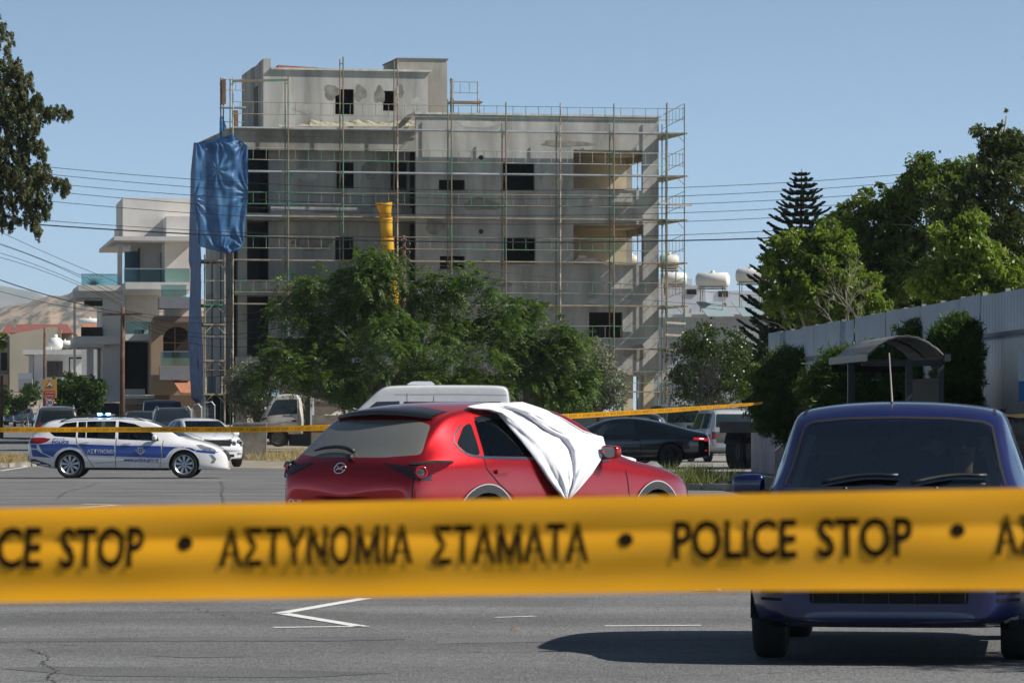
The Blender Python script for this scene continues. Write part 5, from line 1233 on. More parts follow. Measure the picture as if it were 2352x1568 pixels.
# white saloon with four round headlamps
SW = sedan(name='white_saloon', label='white saloon with four round headlamps and a chrome grille behind the police car', loc=(-9.35, 129.6, 0), head=-71, paint=M_wht, W=1.80)
SW['patches'] = [('grille','x',1,rnd([(-.34,.62),(.34,.62),(.42,.80),(-.42,.80)],.03),M_gap,.006),('lower_intake','x',1,[(-.45,.30),(.45,.30),(.45,.38),(-.45,.38)],M_gap,.005),('*fog_lamp','x',1,rnd([(.55,.36),(.70,.36),(.70,.43),(.55,.43)],.02),M_clrlamp,.006),('bumper_rub_strip','x',1,[(-.80,.47),(.80,.47),(.80,.50),(-.80,.50)],mat('grey_strip',(.45,.45,.46),.4),.008)]
saloon = make_car(SW); b_ = SW['_bvh']
for s in (1, -1):
    for (y, z, r) in ((.66,.71,.115),(.46,.695,.085)):
        l2, n2 = shoot(b_, s*y, z, 'x', 1)
        q = (n2 + Vector((1.4,0,0))).normalized().to_track_quat('Z','Y'); lm = MB(); lm.lathe([(0,.045),(r*.6,.038),(r*.92,.012),(r,-.02),(r*1.02,-.08)], (0,0,0), 'z', 24); lm.v = [tuple(q @ Vector(v) + l2) for v in lm.v]
        o = SW['_finmb']('headlamp', lm, M_clrlamp, True); lm = MB(); lm.lathe([(0,.05),(r*.35,.047),(r*.4,.04)], (0,0,0), 'z', 16); lm.v = [tuple(q @ Vector(v) + l2 + n2*.002 - Vector((SW['_H'],0,0))) for v in lm.v]; obj('lamp_bulb', lm, M_gap, o, True)
mb = MB(); 
for k in range(5): l2, n2 = shoot(b_, 0, .64 + k*.035, 'x', 1); mb.box(l2.x + .002, l2.x + .014, -.36, .36, .64 + k*.035, .646 + k*.035)
l2, n2 = shoot(b_, 0, .82, 'x', 1); mb.beam((l2.x - .03,-.42,.815),(l2.x - .03,.42,.815),.03,.022); SW['_finmb']('grille_bars', mb, M_chrome)
mb = MB(); c = Vector((4.50,0,.965)); mb.path([c + Vector((0,.045*math.cos(t),.045*math.sin(t))) for t in [2*math.pi*k/16 for k in range(17)]], .005, 5)
for a in (90, 210, 330): mb.tube(c, c + Vector((0,.045*math.cos(R_(a)),.045*math.sin(R_(a)))), .004, 5)
mb.tube(c - Vector((0,0,.045)), c - Vector((0,0,.09)), .006, 5); SW['_finmb']('bonnet_emblem', mb, M_chrome)
person_bust('person', 'driver in a dark top behind the windscreen of the white saloon', Vector((*(Vector(SW['loc']) + Matrix.Rotation(R_(-71),3,'Z') @ Vector((2.45-2.4,-.36,.50)))[:3],)), R_(-71), mat('black_top', (.03,.03,.03), .9))
# black coupe
M_blackp = paint('black_paint', (.006,.007,.009), .18, 0, var=.02)
CP_TOP = [(0,.66),(.05,.88),(.14,.985),(.4,1.03),(.8,1.12),(1.3,1.27),(1.8,1.375),(2.2,1.41),(2.6,1.40),(2.9,1.34),(3.2,1.21),(3.5,1.07),(3.64,1.01),(4.0,.97),(4.4,.90),(4.62,.80),(4.75,.66),(4.83,.48)]
SC = sedan(name='black_coupe', label='glossy black coupe parked on the gravel with its rear lamps lit', L=4.83, W=1.86, head=181, loc=(P(1430,966,122).x, 122.9, 0.03), paint=M_blackp, R=.345, tw=.23, rim='multi', lev=3,
    xs=[x for x,_ in CP_TOP], top=CP_TOP, wheels=(1.07,3.95), glass=M_glassb, interior=False, handles=[(2.05,.80)])
SC['cuts'] = [('windscreen','x',1,rnd([(-.66,1.04),(.66,1.04),(.54,1.34),(-.54,1.34)],.04), None), ('rear_window','x',-1,rnd([(-.60,1.10),(.60,1.10),(.50,1.36),(-.50,1.36)],.04), M_glassd),
      ('front_window','y',0,[(2.06,.945),(3.30,.93),(2.95,1.21),(2.72,1.30),(2.09,1.345)], None), ('rear_quarter_window','y',0,[(1.10,1.06),(1.25,.965),(1.98,.948),(2.01,1.34),(1.62,1.265)], M_glassd)]
SC['strips'] = [('door_gap','y',0,[(1.98,.93),(1.93,.7),(1.93,.25)],.012,M_gap),('door_gap','y',0,[(3.3,.9),(3.2,.25)],.012,M_gap)]
coupe = make_car(SC); b_ = SC['_bvh']
M_lit = mat('lit_red_lamp', (.6,.01,.02), .15, emit=(1.0,.04,.08), estr=.3)
M_lit2 = mat('lit_brake_lamp', (.8,.2,.2), .15, emit=(1.0,.35,.35), estr=2.5)
for s in (1, -1):
    SC['_finmb']('tail_lamp', strip(b_, [(.06,.80),(.16,.815),(.30,.825),(.44,.83)], 'y', s, .07, .006), M_lit, True); SC['_finmb']('brake_lamp', strip(b_, [(.15,.825),(.22,.83),(.27,.83)], 'y', s, .03, .010), M_lit2, True)
    SC['_finmb']('tail_lamp', strip(b_, [(s*.42,.79),(s*.60,.80),(s*.78,.80)], 'x', -1, .08, .008), M_lit, True); SC['_finmb']('reflector', strip(b_, [(.06,.50),(.12,.50)], 'y', s, .03, .006), M_lit, True)
    mb = MB(); mb.tube((.02,s*.58,.33),(.16,s*.58,.33),.05,12); SC['_finmb']('exhaust_tip', mb, M_chrome, True)
# ------------------------------------------------------------------ boxier cars (suv, van, hatch) from one outline
def boxy(L, W, H, hood=.98, hoodlen=1.15, rake=.55, rear=.25, **k):
    zc = hood + .06; T = [(0,H*.38),(.04,H*.55),(.08,H*.62),(rear*.6,H*.80),(rear,H*.93),(rear + .35,H*.985),(L*.42,H),(L - hoodlen - rake - .25,H*.985),(L - hoodlen - rake,H*.94),(L - hoodlen - rake*.45,(H*.94 + zc)/2 + .03),(L - hoodlen,zc),(L - hoodlen + .15,zc - .03),(L - hoodlen*.5,hood - .02),(L - .28,hood - .10),(L - .10,hood - .24),(L - .03,hood - .38),(L,hood - .55)]
    b = H * .60
    s = dict(L=L, W=W, R=.34, tw=.22, wheels=(.85, L - .88), rim='alloy', lev=2, crown=.02, bow=.07, xs=[x for x,_ in T], top=T, belt=[(0,b),(L*.6,b - .02),(L,b - .1)],
      plan=[(0,W*.40),(.04,W*.445),(.08,W*.465),(.25,W*.485),(.6,W*.5),(L - .9,W*.5),(L - .4,W*.485),(L - .15,W*.44),(L - .03,W*.38),(L,W*.32)],
      wtop=[(0,W*.37),(.4,W*.37),(L*.45,W*.375),(L - hoodlen - rake,W*.375),(L - hoodlen,W*.43),(L,W*.42)], bot=[(0,.42),(.3,.30),(.8,.24),(L - .8,.24),(L,.32)], handles=[(L*.34,b - .13),(L*.56,b - .14)],
      mirrors=[(L - hoodlen - .22,W*.47,b + .10)], interior=False, glass=M_glassb)
    xm = L * .47; xw = L - hoodlen - .12
    s['cuts'] = [('windscreen','x',1,rnd([(-W*.40,zc + .03),(W*.40,zc + .03),(W*.34,H*.925),(-W*.34,H*.925)],.05), None), ('rear_window','x',-1,rnd([(-W*.36,b + .06),(W*.36,b + .06),(W*.32,H*.90),(-W*.32,H*.90)],.06), None),
      ('front_door_window','y',0,[(xm + .04,b + .02),(xw,b),(L - hoodlen - rake*.6,(H*.9 + b)/2),(L - hoodlen - rake,H*.895),(xm + .04,H*.925)], None), ('rear_door_window','y',0,[(L*.255,b + .03),(xm - .05,b + .02),(xm - .05,H*.925),(L*.255,H*.925)], None), ('quarter_window','y',0,[(.35,b + .06),(L*.235,b + .03),(L*.235,H*.925),(rear + .28,H*.90)], None)]
    s['strips'] = [('door_gap','y',0,[(xm,b),(xm,.3)],.012,M_gap),('door_gap','y',0,[(xw + .02,b),(xw,.3)],.012,M_gap),('door_gap','y',0,[(L*.245,b),(L*.29,.55),(L*.31,.3)],.012,M_gap)]
    s.update(k); return s
M_olive = paint('bronze_grey_paint', (.085,.078,.065), .3, .5, var=.08)
S1 = boxy(4.68,1.88,1.74,name='grey_suv', label='bronze grey SUV driving away on the left, silver roof rails, behind the police car', loc=(P(122,966,172).x, 173.2, 0), head=97, paint=M_olive, rails=(.5,3.2,.66), rail_m=M_rim, mirror_m=M_blackp, glass=M_glassd)
S1['mcuts'] = [('tail_lamp','x',-1, rnd([(.50,1.00),(.93,.99),(.93,.86),(.62,.90)],.02), M_redlamp)]
S1['patches'] = [('bumper_lower','x',-1,rnd([(-.8,.36),(.8,.36),(.84,.62),(-.84,.62)],.05),M_gry,.006)]
make_car(S1); l2, n2 = shoot(S1['_bvh'], 0, .82, 'x', -1); plate(S1, l2.x - .01, .80, '', -1, m=mat('plate_white', (.7,.7,.68), .5), txt=False)
M_darkp = paint('graphite_paint', (.018,.021,.028), .25, .3, var=.05)
S2_ = boxy(4.5,1.80,1.68,hood=1.0,hoodlen=.95,rake=.75,name='dark_people_carrier', label='dark grey people carrier with upright roof rails between the police car and the white saloon', cat='minivan', loc=(P(384,966,182).x, 184.5, 0), head=-82, paint=M_darkp, glass=M_glassd, rails=(.4,2.9,.60), rail_m=M_rim)
make_car(S2_)
S3_ = boxy(4.4,1.80,1.52,name='black_suv', label='black SUV half hidden behind the police car, right of the lit lamps', loc=(P(320,966,192).x, 193.5, 0), head=-83, paint=M_blackp, glass=M_glassd, rails=(.5,2.9,.64), rail_m=M_blk); make_car(S3_)
M_lblue = paint('pale_blue_paint', (.22,.29,.36), .3, .4, var=.05); M_silv = paint('silver_paint', (.38,.41,.45), .3, .5, var=.05)
S4_ = boxy(4.0,1.68,1.46,hood=.92,hoodlen=.95,rake=.6,name='small_hatchback', label='pale blue small hatchback parked at the far left edge of the street', group='hatchbacks parked far down the street', loc=(P(28,966,348).x, 350, gz(350)), head=-88, paint=M_lblue, R=.29); make_car(S4_)
S5_ = boxy(4.0,1.68,1.46,hood=.92,hoodlen=.95,rake=.6,name='small_hatchback', label='silver blue small hatchback in front of the pale blue one far left', group='hatchbacks parked far down the street', loc=(P(48,966,332).x, 334, gz(334)), head=-84, paint=M_silv, R=.29); make_car(S5_)
# right-hand lot
M_grn = paint('grey_green_paint', (.075,.095,.095), .4, .1, var=.15, dust=(.12,.12,.11))
S6_ = boxy(4.6,1.80,1.82,hood=1.05,hoodlen=1.0,name='grey_green_suv', label='dusty grey green SUV seen from behind over the black coupe roof', loc=(P(1548,966,161).x, 163.5, .14), head=100, paint=M_grn, glass=M_glassd)
S6_['mcuts'] = [('tail_lamp','x',-1, rnd([(.74,1.02),(.90,1.02),(.90,.72),(.74,.72)],.02), M_redlamp)]
make_car(S6_)
S7_ = boxy(4.5,1.76,1.60,name='dark_estate_car', label='dark grey car with pale glass parked behind the black coupe bonnet', loc=(P(1372,966,134).x, 135.5, .03), head=172, paint=M_darkp, glass=mat('pale_window', (.08,.10,.10), .06)); make_car(S7_)
M_tt = paint('white_grey_paint', (.50,.51,.53), .35, 0, var=.15, dust=(.30,.29,.27))
S8_ = boxy(4.5,1.78,1.72,hood=1.05,hoodlen=1.25,rake=.35,rear=.12,name='white_off_roader', label='boxy white and grey off-roader seen from behind near the trailer wheels', cat='off-roader', loc=(P(1668,966,139).x, 142.0, .03), head=99, paint=M_tt, R=.37, clad=.08, cladm=M_gry, rim='steel', lev=3, glass=M_glassb)
S8_['cuts'] = [('rear_window','x',-1,rnd([(-.52,1.12),(.66,1.12),(.62,1.55),(-.5,1.55)],.06), None), ('quarter_window','y',0,[(.25,1.08),(1.5,1.07),(1.5,1.57),(.30,1.55)], None), ('front_door_window','y',0,[(1.62,1.07),(2.95,1.05),(2.7,1.56),(1.62,1.57)], None), ('windscreen','x',1,[(-.66,1.12),(.66,1.12),(.6,1.56),(-.6,1.56)], None)]
S8_['patches'] = [('lower_band','y',0,[(.08,.50),(4.3,.50),(4.3,.88),(.06,.90)],mat('grey_band', (.13,.125,.12), .5, var=.2),.004), ('*tail_lamp','x',-1,rnd([(.66,.98),(.84,.98),(.84,.74),(.66,.74)],.02),M_redlamp,.006), ('rear_bumper','x',-1,[(-.80,.48),(.80,.48),(.82,.62),(-.82,.62)],M_rim,.03), ('lower_band','x',-1,[(-.86,.62),(.64,.62),(.64,.98),(-.64,.98)],mat('grey_band', (.13,.125,.12), .5, var=.2),.004)]
for k in range(4): S8_['strips'].append(('window_bar','y',0,[(.42 + k*.26,1.09),(.44 + k*.26,1.56)],.03,M_gap))
offr = make_car(S8_); plate(S8_, -.02, .80, 'VX', -1, w=.30, h=.22, m=M_gap, y=-.25, txt=False)
mb = MB(); mb.lathe([(0,-.02),(.22,-.03),(.30,0),(.33,.06),(.33,.14),(.29,.17)], (-.17,.20,.88), 'x', 20); 
S9_ = boxy(4.2,1.70,1.50,name='pale_car', label='white car top showing behind the boxy off-roader, left of the hedge', loc=(P(1722,966,166).x, 167.5, .1), head=160, paint=M_wht, glass=M_glassb); make_car(S9_)

# ------------------------------------------------------------------ panel van
VT = [(0,.9),(.03,1.7),(.08,2.36),(.2,2.55),(.6,2.60),(4.4,2.60),(4.75,2.53),(5.05,2.34),(5.45,1.98),(5.82,1.64),(6.0,1.45),(6.25,1.32),(6.42,1.1),(6.48,.85),(6.5,.6)]
SV = dict(name='white_van', label='white high roofed passenger van with a raised roof hatch, facing left behind the red car', cat='van', L=6.5, W=2.0, head=180, loc=(P(975,966,166).x, 167, .12), paint=M_wht, R=.35, wheels=(1.2,5.0), rim='steel', lev=2, crown=.03, bow=.08,
    xs=[x for x,_ in VT], top=VT, belt=[(0,1.25),(6.5,1.1)], plan=[(0,.9),(.03,.95),(.2,.99),(5.8,.99),(6.1,.95),(6.35,.82),(6.45,.7),(6.5,.6)], wtop=[(0,.84),(4.7,.84),(5.4,.87),(6.0,.9)],
    bot=[(0,.5),(.5,.35),(6.2,.35)], interior=False, glass=M_glassb, mirrors=[(5.4,.99,1.55)],
    cuts=[('front_door_window','y',0,[(4.2,1.36),(5.72,1.36),(5.30,1.80),(5.08,1.97),(4.2,1.99)],None), ('side_window','y',0,[(.35,1.36),(4.05,1.36),(4.05,1.97),(.35,1.97)],M_glassd), ('windscreen','x',1,[(-.78,1.42),(.78,1.42),(.70,2.15),(-.70,2.15)],None)])
SV['strips'] = [('door_gap','y',0,[(3.92,2.3),(3.92,.4)],.016,M_gap),('roof_seam','y',0,[(.1,2.22),(2,2.25),(4.4,2.24)],.03,mat('grey_strip',(.45,.45,.46),.4)),('door_gap','y',0,[(2.9,2.2),(2.9,.4)],.016,M_gap)]
van = make_car(SV)
mb = MB(); mb.prism(rnd([(2.85,2.62),(3.95,2.62),(3.80,2.72),(3.65,2.75),(3.0,2.75)],.03), 'y', -.35, .35); SV['_finmb']('roof_hatch', mb, M_wht)
# ------------------------------------------------------------------ small lorry under the tree
LT = [(0,.9),(.02,1.5),(.10,2.12),(.25,2.22),(.75,2.24),(1.15,2.16),(1.35,1.92),(1.62,1.45),(1.75,1.22),(1.86,.95),(1.92,.6)]
SL = dict(name='white_lorry', label='small white lorry with a bare side door lettered in black, parked under the tree', cat='truck', L=1.92, W=1.9, head=180, loc=(P(640,966,185).x, 186.4, .0), paint=mat('dusty_white', (.55,.53,.49), .45, var=.15, vscale=2, col2=(.38,.35,.31), c2s=1.2), R=.40, tw=.22, wheels=(1.02,), rim='truck', lev=3, gapw=.07, inset=.06,
    xs=[x for x,_ in LT], top=LT, belt=[(0,1.32),(1.92,1.1)], plan=[(0,.92),(.1,.95),(1.5,.95),(1.7,.92),(1.86,.84),(1.92,.74)], wtop=[(0,.82),(1.2,.82),(1.6,.88)], bot=[(0,.55),(1.92,.45)], interior=False, glass=M_glassb, mirrors=[(1.55,.95,1.62)],
    cuts=[('door_window','y',0,[(.20,1.40),(1.0,1.36),(1.48,1.30),(1.22,1.86),(1.10,2.0),(.20,2.02)],None), ('windscreen','x',1,[(-.78,1.34),(.78,1.34),(.70,2.0),(-.70,2.0)],mat('sky_glass', (.10,.17,.25), .04, coat=1))])
SL['strips'] = [('door_gap','y',0,[(.14,2.05),(.14,.9)],.014,M_gap),('door_gap','y',0,[(1.50,1.25),(1.42,.9)],.014,M_gap),('door_crease','y',0,[(.2,1.02),(.7,1.05),(1.3,.93)],.014,M_gry),('door_handle','y',0,[(.22,1.10),(.42,1.11)],.07,M_gap),('side_stripe','y',0,[(1.5,1.22),(1.8,1.12)],.06,M_gap)]
SL['texts'] = [('lettering','favorent',(.80,1.27),.42,.11,'y',1,M_gap,.012)]
lorry = make_car(SL); fm = SL['_finmb']
mb = MB(); mb.box(-5.2,-.10,-.40,.40,.62,.78); fm('chassis', mb, M_under)
mb = MB(); mb.box(-5.3,-.42,-1.0,1.0,.80,.92)
fm('load_bed', mb, mat('grey_bed', (.25,.24,.23), .8, var=.2))
for x0, x1 in ((-5.3,-3.0),(-2.97,-.45)):
    for s in (1,-1): mb = MB(); mb.box(x0, x1, s*1.0 - .02, s*1.0 + .02, .92, 1.35); fm('drop_side', mb, mat('weathered_side', (.30,.27,.23), .85, var=.3, vscale=3))
for (y) in (.98,-.98): mb = MB(); mb.box(-.44,-.36, y-.04, y+.04, .8, 2.15); fm('bed_post', mb, M_wht)
wheel(SL, lorry, -4.3 - .96, .84, 1, 'truck'); wheel(SL, lorry, -4.3 - .96, -.84, -1, 'truck')
tc_ = MB(); g = []
for i in range(22):
    row = []
    for j in range(14):
        x = -.55 - 4.4 * i / 21; t = j / 13; e = abs(i/21 - .45); y = -1.02 + 2.04 * t; z = 1.0 + .75 * (1 - (2*t - 1)**2) * max(0, 1 - 1.6 * e) + .05*math.sin(i*1.7 + j) + .04*math.sin(i*.8 - j*1.3)
        row.append((x, y, z))
    g.append(row)
tc_.sheet(g); tc_.v = [(v[0] - .96, v[1], v[2]) for v in tc_.v]; o = obj('tarpaulin', tc_, mat('pale_tarpaulin', (.50,.46,.40), .85, var=.2, vscale=2), None, True); o.matrix_world = Matrix.Translation(SL['loc']) @ Matrix.Rotation(R_(180),4,'Z')
tag(o, 'pale tarpaulin thrown over the load of the small white lorry', 'tarpaulin')
# dark blue pick-up cab behind
PT = [(0,1.0),(.03,1.2),(.12,1.85),(.3,1.98),(1.3,2.0),(1.6,1.92),(2.0,1.45),(2.15,1.30),(2.6,1.22),(2.95,1.05),(3.05,.8),(3.1,.6)]
SK = dict(name='dark_blue_pickup', label='tall dark blue pickup cab standing behind the dark people carrier', cat='pickup', L=3.1, W=2.0, head=-84, loc=(P(367,966,199).x, 200.5, 0), paint=paint('deep_blue_paint', (.03,.05,.11), .3, .3), R=.38, wheels=(2.5,), lev=2, bow=.08, crown=.03, rim='steel',
    xs=[x for x,_ in PT], top=PT, belt=[(0,1.3),(3.1,1.15)], plan=[(0,.93),(.1,.97),(2.4,.97),(2.8,.92),(3.05,.8),(3.1,.7)], wtop=[(0,.84),(1.6,.84),(2.2,.9)], bot=[(0,.5),(3.1,.5)], interior=False, glass=M_glassb, mirrors=[(2.0,.97,1.5)],
    cuts=[('door_window','y',0,[(.3,1.38),(2.0,1.36),(1.62,1.80),(.32,1.86)],None), ('windscreen','x',1,[(-.82,1.42),(.82,1.42),(.74,1.88),(-.74,1.88)],None)])
make_car(SK); mb = MB(); mb.box(-2.4,-.05,-.95,.95,.75,1.25); SK['_finmb']('load_bed', mb, M_blackp); 
for s in (1,-1): wheel(SK, SK['_root'], -1.4 - SK['_H'], s*.86, s, 'steel')
# ------------------------------------------------------------------ flatbed trailer beside the hedge
TR = thing('flatbed_trailer', 'dark flatbed trailer with three large wheels half hidden by the hedge', 'trailer', (6.95, 120.0, .03), R_(72))
mb = MB(); mb.box(-.2,7.5,-1.2,1.2,1.12,1.28); obj('deck', mb, mat('trailer_deck', (.09,.075,.06), .8, var=.2), TR)
for s in (.45,-.45): mb = MB(); mb.box(0,7.4,s-.06,s+.06,.86,1.11); obj('beam', mb, M_under, TR)
spt = dict(R=.50, tw=.26, rr=.55)
for k in range(3):
    for s in (1,-1): wheel(spt, TR, .75 + k*1.12, s*1.05, s, 'truck')
for k in range(3):
    mb = MB(); mb.lathe([(.56,.80),(.57,1.20),(.55,1.20),(.54,.80)], (.75 + k*1.12,0,.5), 'y', 16, R_(20), R_(160)); obj('mudguard', mb, M_blk, TR); 
mb = MB(); mb.box(-.26,-.2,-1.2,1.2,1.0,1.3); obj('rear_bar', mb, M_blk, TR)
# ================================================================== vegetation
def quads_mesh(name, C, U, V, lv, m, parent=None, base=None):
    """N diamond leaves: centre C, half-length vector U, half-width vector V"""
    n = len(C); co = np.empty((n, 4, 3)); co[:,0] = C - U; co[:,1] = C + V - U*.1; co[:,2] = C + U; co[:,3] = C - V - U*.1
    if base is not None: co -= np.array(base)
    me = bpy.data.meshes.new(name); me.vertices.add(n*4); me.loops.add(n*4); me.polygons.add(n)
    me.vertices.foreach_set('co', co.reshape(-1)); me.loops.foreach_set('vertex_index', np.arange(n*4, dtype=np.int32))
    me.polygons.foreach_set('loop_start', np.arange(0, n*4, 4, dtype=np.int32)); me.polygons.foreach_set('loop_total', np.full(n, 4, dtype=np.int32))
    me.update(); a = me.attributes.new('lv', 'FLOAT', 'FACE'); a.data.foreach_set('value', np.clip(lv, 0, 1).astype(np.float32)); me.materials.append(m); me.validate()
    o = bpy.data.objects.new(name, me); COL.objects.link(o)
    if parent: o.parent = parent
    return o
def unit(a): return a / (np.linalg.norm(a, axis=-1, keepdims=True) + 1e-9)
def blob_points(blobs, d, dz, n, seed, shell=.55):
    """points through ellipsoids given as (px,py,rx,ry[,d offset]); density biased to the outside"""
    rg = np.random.default_rng(seed); w = np.array([b[2]*b[3] for b in blobs], float); w /= w.sum(); idx = rg.choice(len(blobs), n, p=w)
    v = unit(rg.normal(size=(n,3))); r = (rg.uniform(shell**3, 1, n))**(1/3); r *= 1 + rg.normal(0, .07, n)
    out = np.empty((n,3)); nor = np.empty((n,3))
    for k, b in enumerate(blobs):
        s = idx == k; do = b[4] if len(b) > 4 else 0; dd = d + do; c = P(b[0], b[1], dd); sc = dd / FP; rad = np.array([b[2]*sc, min(max(b[2], b[3])*sc, dz) , b[3]*sc])
        out[s] = np.array(c) + v[s] * r[s,None] * rad; nor[s] = unit(v[s] / rad)
    return out, nor, rg
def clumps(blobs, d, dz, k, seed, f=(.16,.36), out=.95):
    """sub-clumps scattered through the ellipsoids (world centre, radius vector)"""
    pts, nor, rg = blob_points(blobs, d, dz, k, seed, .35); mean = np.array([math.sqrt(b[2]*b[3]) for b in blobs]).mean() * d / FP
    r = mean * rg.uniform(f[0], f[1], k) * rg.choice([.7,1,1.25], k); return pts, nor, r, rg
def leaves(name, blobs, d, dz, n_cl, per, cl_r, L, W, m, root, seed, droop=.3, shell=.5, base=(0,0,0), flat=.0, sprigs=None):
    n = n_cl * per; k = sprigs or max(30, n // 130); pts, nor, r, rg = clumps(blobs, d, dz, k, seed, (.26,.55))
    k2 = int(k * 1.3); p2, n2, rg2 = blob_points(blobs, d, dz, k2, seed + 500, .93); p2 = p2 + n2 * r.mean() * rg2.uniform(0, .55, k2)[:,None]; r2 = r.mean() * rg2.uniform(.22, .48, k2)
    pts = np.concatenate([pts, p2]); nor = np.concatenate([nor, n2]); r = np.concatenate([r, r2]); k = k + k2; w = r**1.9; idx = rg.choice(k, n, p=w/w.sum())
    v = unit(rg.normal(size=(n,3))); C = pts[idx] + v * (r[idx] * rg.uniform(.1, 1, n)**.55 * (1 + rg.normal(0,.12,n)))[:,None] * np.array([1.15,1.15,.8]); N = unit(v + nor[idx]*.6)
    U = unit(rg.normal(size=(n,3)) * .8 + N * .5 + np.array([0,0,-droop])); sz = rg.uniform(.6, 1.3, n)[:,None]
    T = unit(np.cross(U, rg.normal(size=(n,3)) + N*flat)); lv = rg.uniform(0, 1, k)[idx] * .5 + rg.uniform(0, 1, n) * .5
    return quads_mesh(name, C, U*L*.5*sz, T*W*.5*sz, lv, m, root, base)
def fronds(name, blobs, d, dz, n, m, root, seed, L=.55, base=(0,0,0), shell=.6, lf=.13, lw=.04, droop=1.1, pairs=8):
    """compound leaves: a drooping midrib carrying pairs of leaflets"""
    pts, nor, rg = blob_points(blobs, d, dz, n, seed, shell)
    dirn = unit(nor * .9 + rg.normal(size=(n,3)) * .55 + np.array([0,0,.25])); side = unit(np.cross(dirn, np.array([0,0,1.0])) + 1e-6)
    LL = rg.uniform(.6, 1.25, n)[:,None] * L; tone = rg.uniform(0,1,n); Cs, Us, Vs, lvs = [], [], [], []
    for k in range(pairs):
        t = (k + .7) / pairs; p = pts + dirn * LL * t - np.array([0,0,1]) * (LL * droop * .55 * t * t); tg = unit(dirn - np.array([0,0,1]) * droop * 1.1 * t)
        for s in (1, -1):
            u = unit(side * s + tg * .55 - np.array([0,0,.35]) + rg.normal(size=(n,3)) * .15); sc = (1.0 - .35 * abs(t - .45)) * rg.uniform(.8, 1.2, n)[:,None]
            Cs.append(p + u * lf * .5 * sc); Us.append(u * lf * .5 * sc); Vs.append(unit(np.cross(u, np.cross(tg, side) + rg.normal(size=(n,3)) * .35)) * lw * .5 * sc); lvs.append(tone * .6 + rg.uniform(0,1,n) * .4)
    return quads_mesh(name, np.concatenate(Cs), np.concatenate(Us), np.concatenate(Vs), np.concatenate(lvs), m, root, base)
M_bark = mat('bark', (.12,.095,.07), .95, var=.35, vscale=6, bump=.6, bscale=14)
M_barkp = mat('pale_bark', (.30,.26,.21), .9, var=.3, vscale=5)
def limbs(root, base, targets, r0, m, seed, fork=.45, name='trunk'):
    """a tapered trunk that splits into crooked limbs reaching the given world points"""
    rg = random.Random(seed); b = Vector(base); mb = MB(); c = Vector((sum(t[0] for t in targets)/len(targets), sum(t[1] for t in targets)/len(targets), 0))
    fz = min(t[2] for t in targets) * fork; fp = Vector((b.x + (c.x - b.x)*.15, b.y, b.z + max(.5, fz)))
    mb.path([(0,0,0), tuple((fp - b)*.5 + Vector((rg.uniform(-.1,.1),0,0))), tuple(fp - b)], [r0, r0*.8, r0*.7], 10); obj(name, mb, m, root, True)
    lb = MB()
    for t in targets:
        t = Vector(t); p = [fp]; n = 6
        for k in range(1, n + 1):
            s = k / n; q = fp.lerp(t, s) + Vector((rg.uniform(-.25,.25), rg.uniform(-.2,.2), rg.uniform(-.1,.25) + .3*math.sin(s*3.14))) * (1 - s*.5) * .8; p.append(q)
        lb.path([tuple(q - b) for q in p], [r0*.5*(1 - .85*k/n) + .012 for k in range(n+1)], 6)
        for k in (3, 4, 5):
            q = p[k]; e = q + Vector((rg.uniform(-1,1), rg.uniform(-.6,.6), rg.uniform(.2,.9))) * 1.0; lb.path([tuple(q - b), tuple((q + e)/2 - b + Vector((0,0,.1))), tuple(e - b)], [r0*.16, r0*.1, .01], 5)
    obj('limbs', lb, m, root, True)
def tree_root(name, label, px, d, z=None, cat='tree', group=None):
    x = (px - CX) * d / FP; z = gz(d) if z is None else z; base = (x, d, z); return thing(name, label, cat, base, 0, group), base
LM_big = leaf_mat('pinnate_leaf', (.022,.060,.010), (.125,.205,.025), .42)
LM_olive = leaf_mat('olive_leaf', (.10,.125,.075), (.24,.26,.17), .15)
LM_light = leaf_mat('bright_leaf', (.085,.150,.018), (.27,.34,.06), .46, .38)
LM_mid = leaf_mat('mid_leaf', (.055,.100,.018), (.19,.245,.045), .42, .35)
LM_dark = leaf_mat('dark_leaf', (.030,.050,.014), (.13,.15,.045), .32, .35)
LM_cyp = leaf_mat('cypress_leaf', (.035,.070,.020), (.19,.175,.085), .25, .7)
LM_hedge = leaf_mat('hedge_leaf', (.018,.050,.008), (.10,.17,.028), .35)
LM_pine = leaf_mat('conifer_leaf', (.008,.022,.012), (.035,.06,.025), .12, .7)
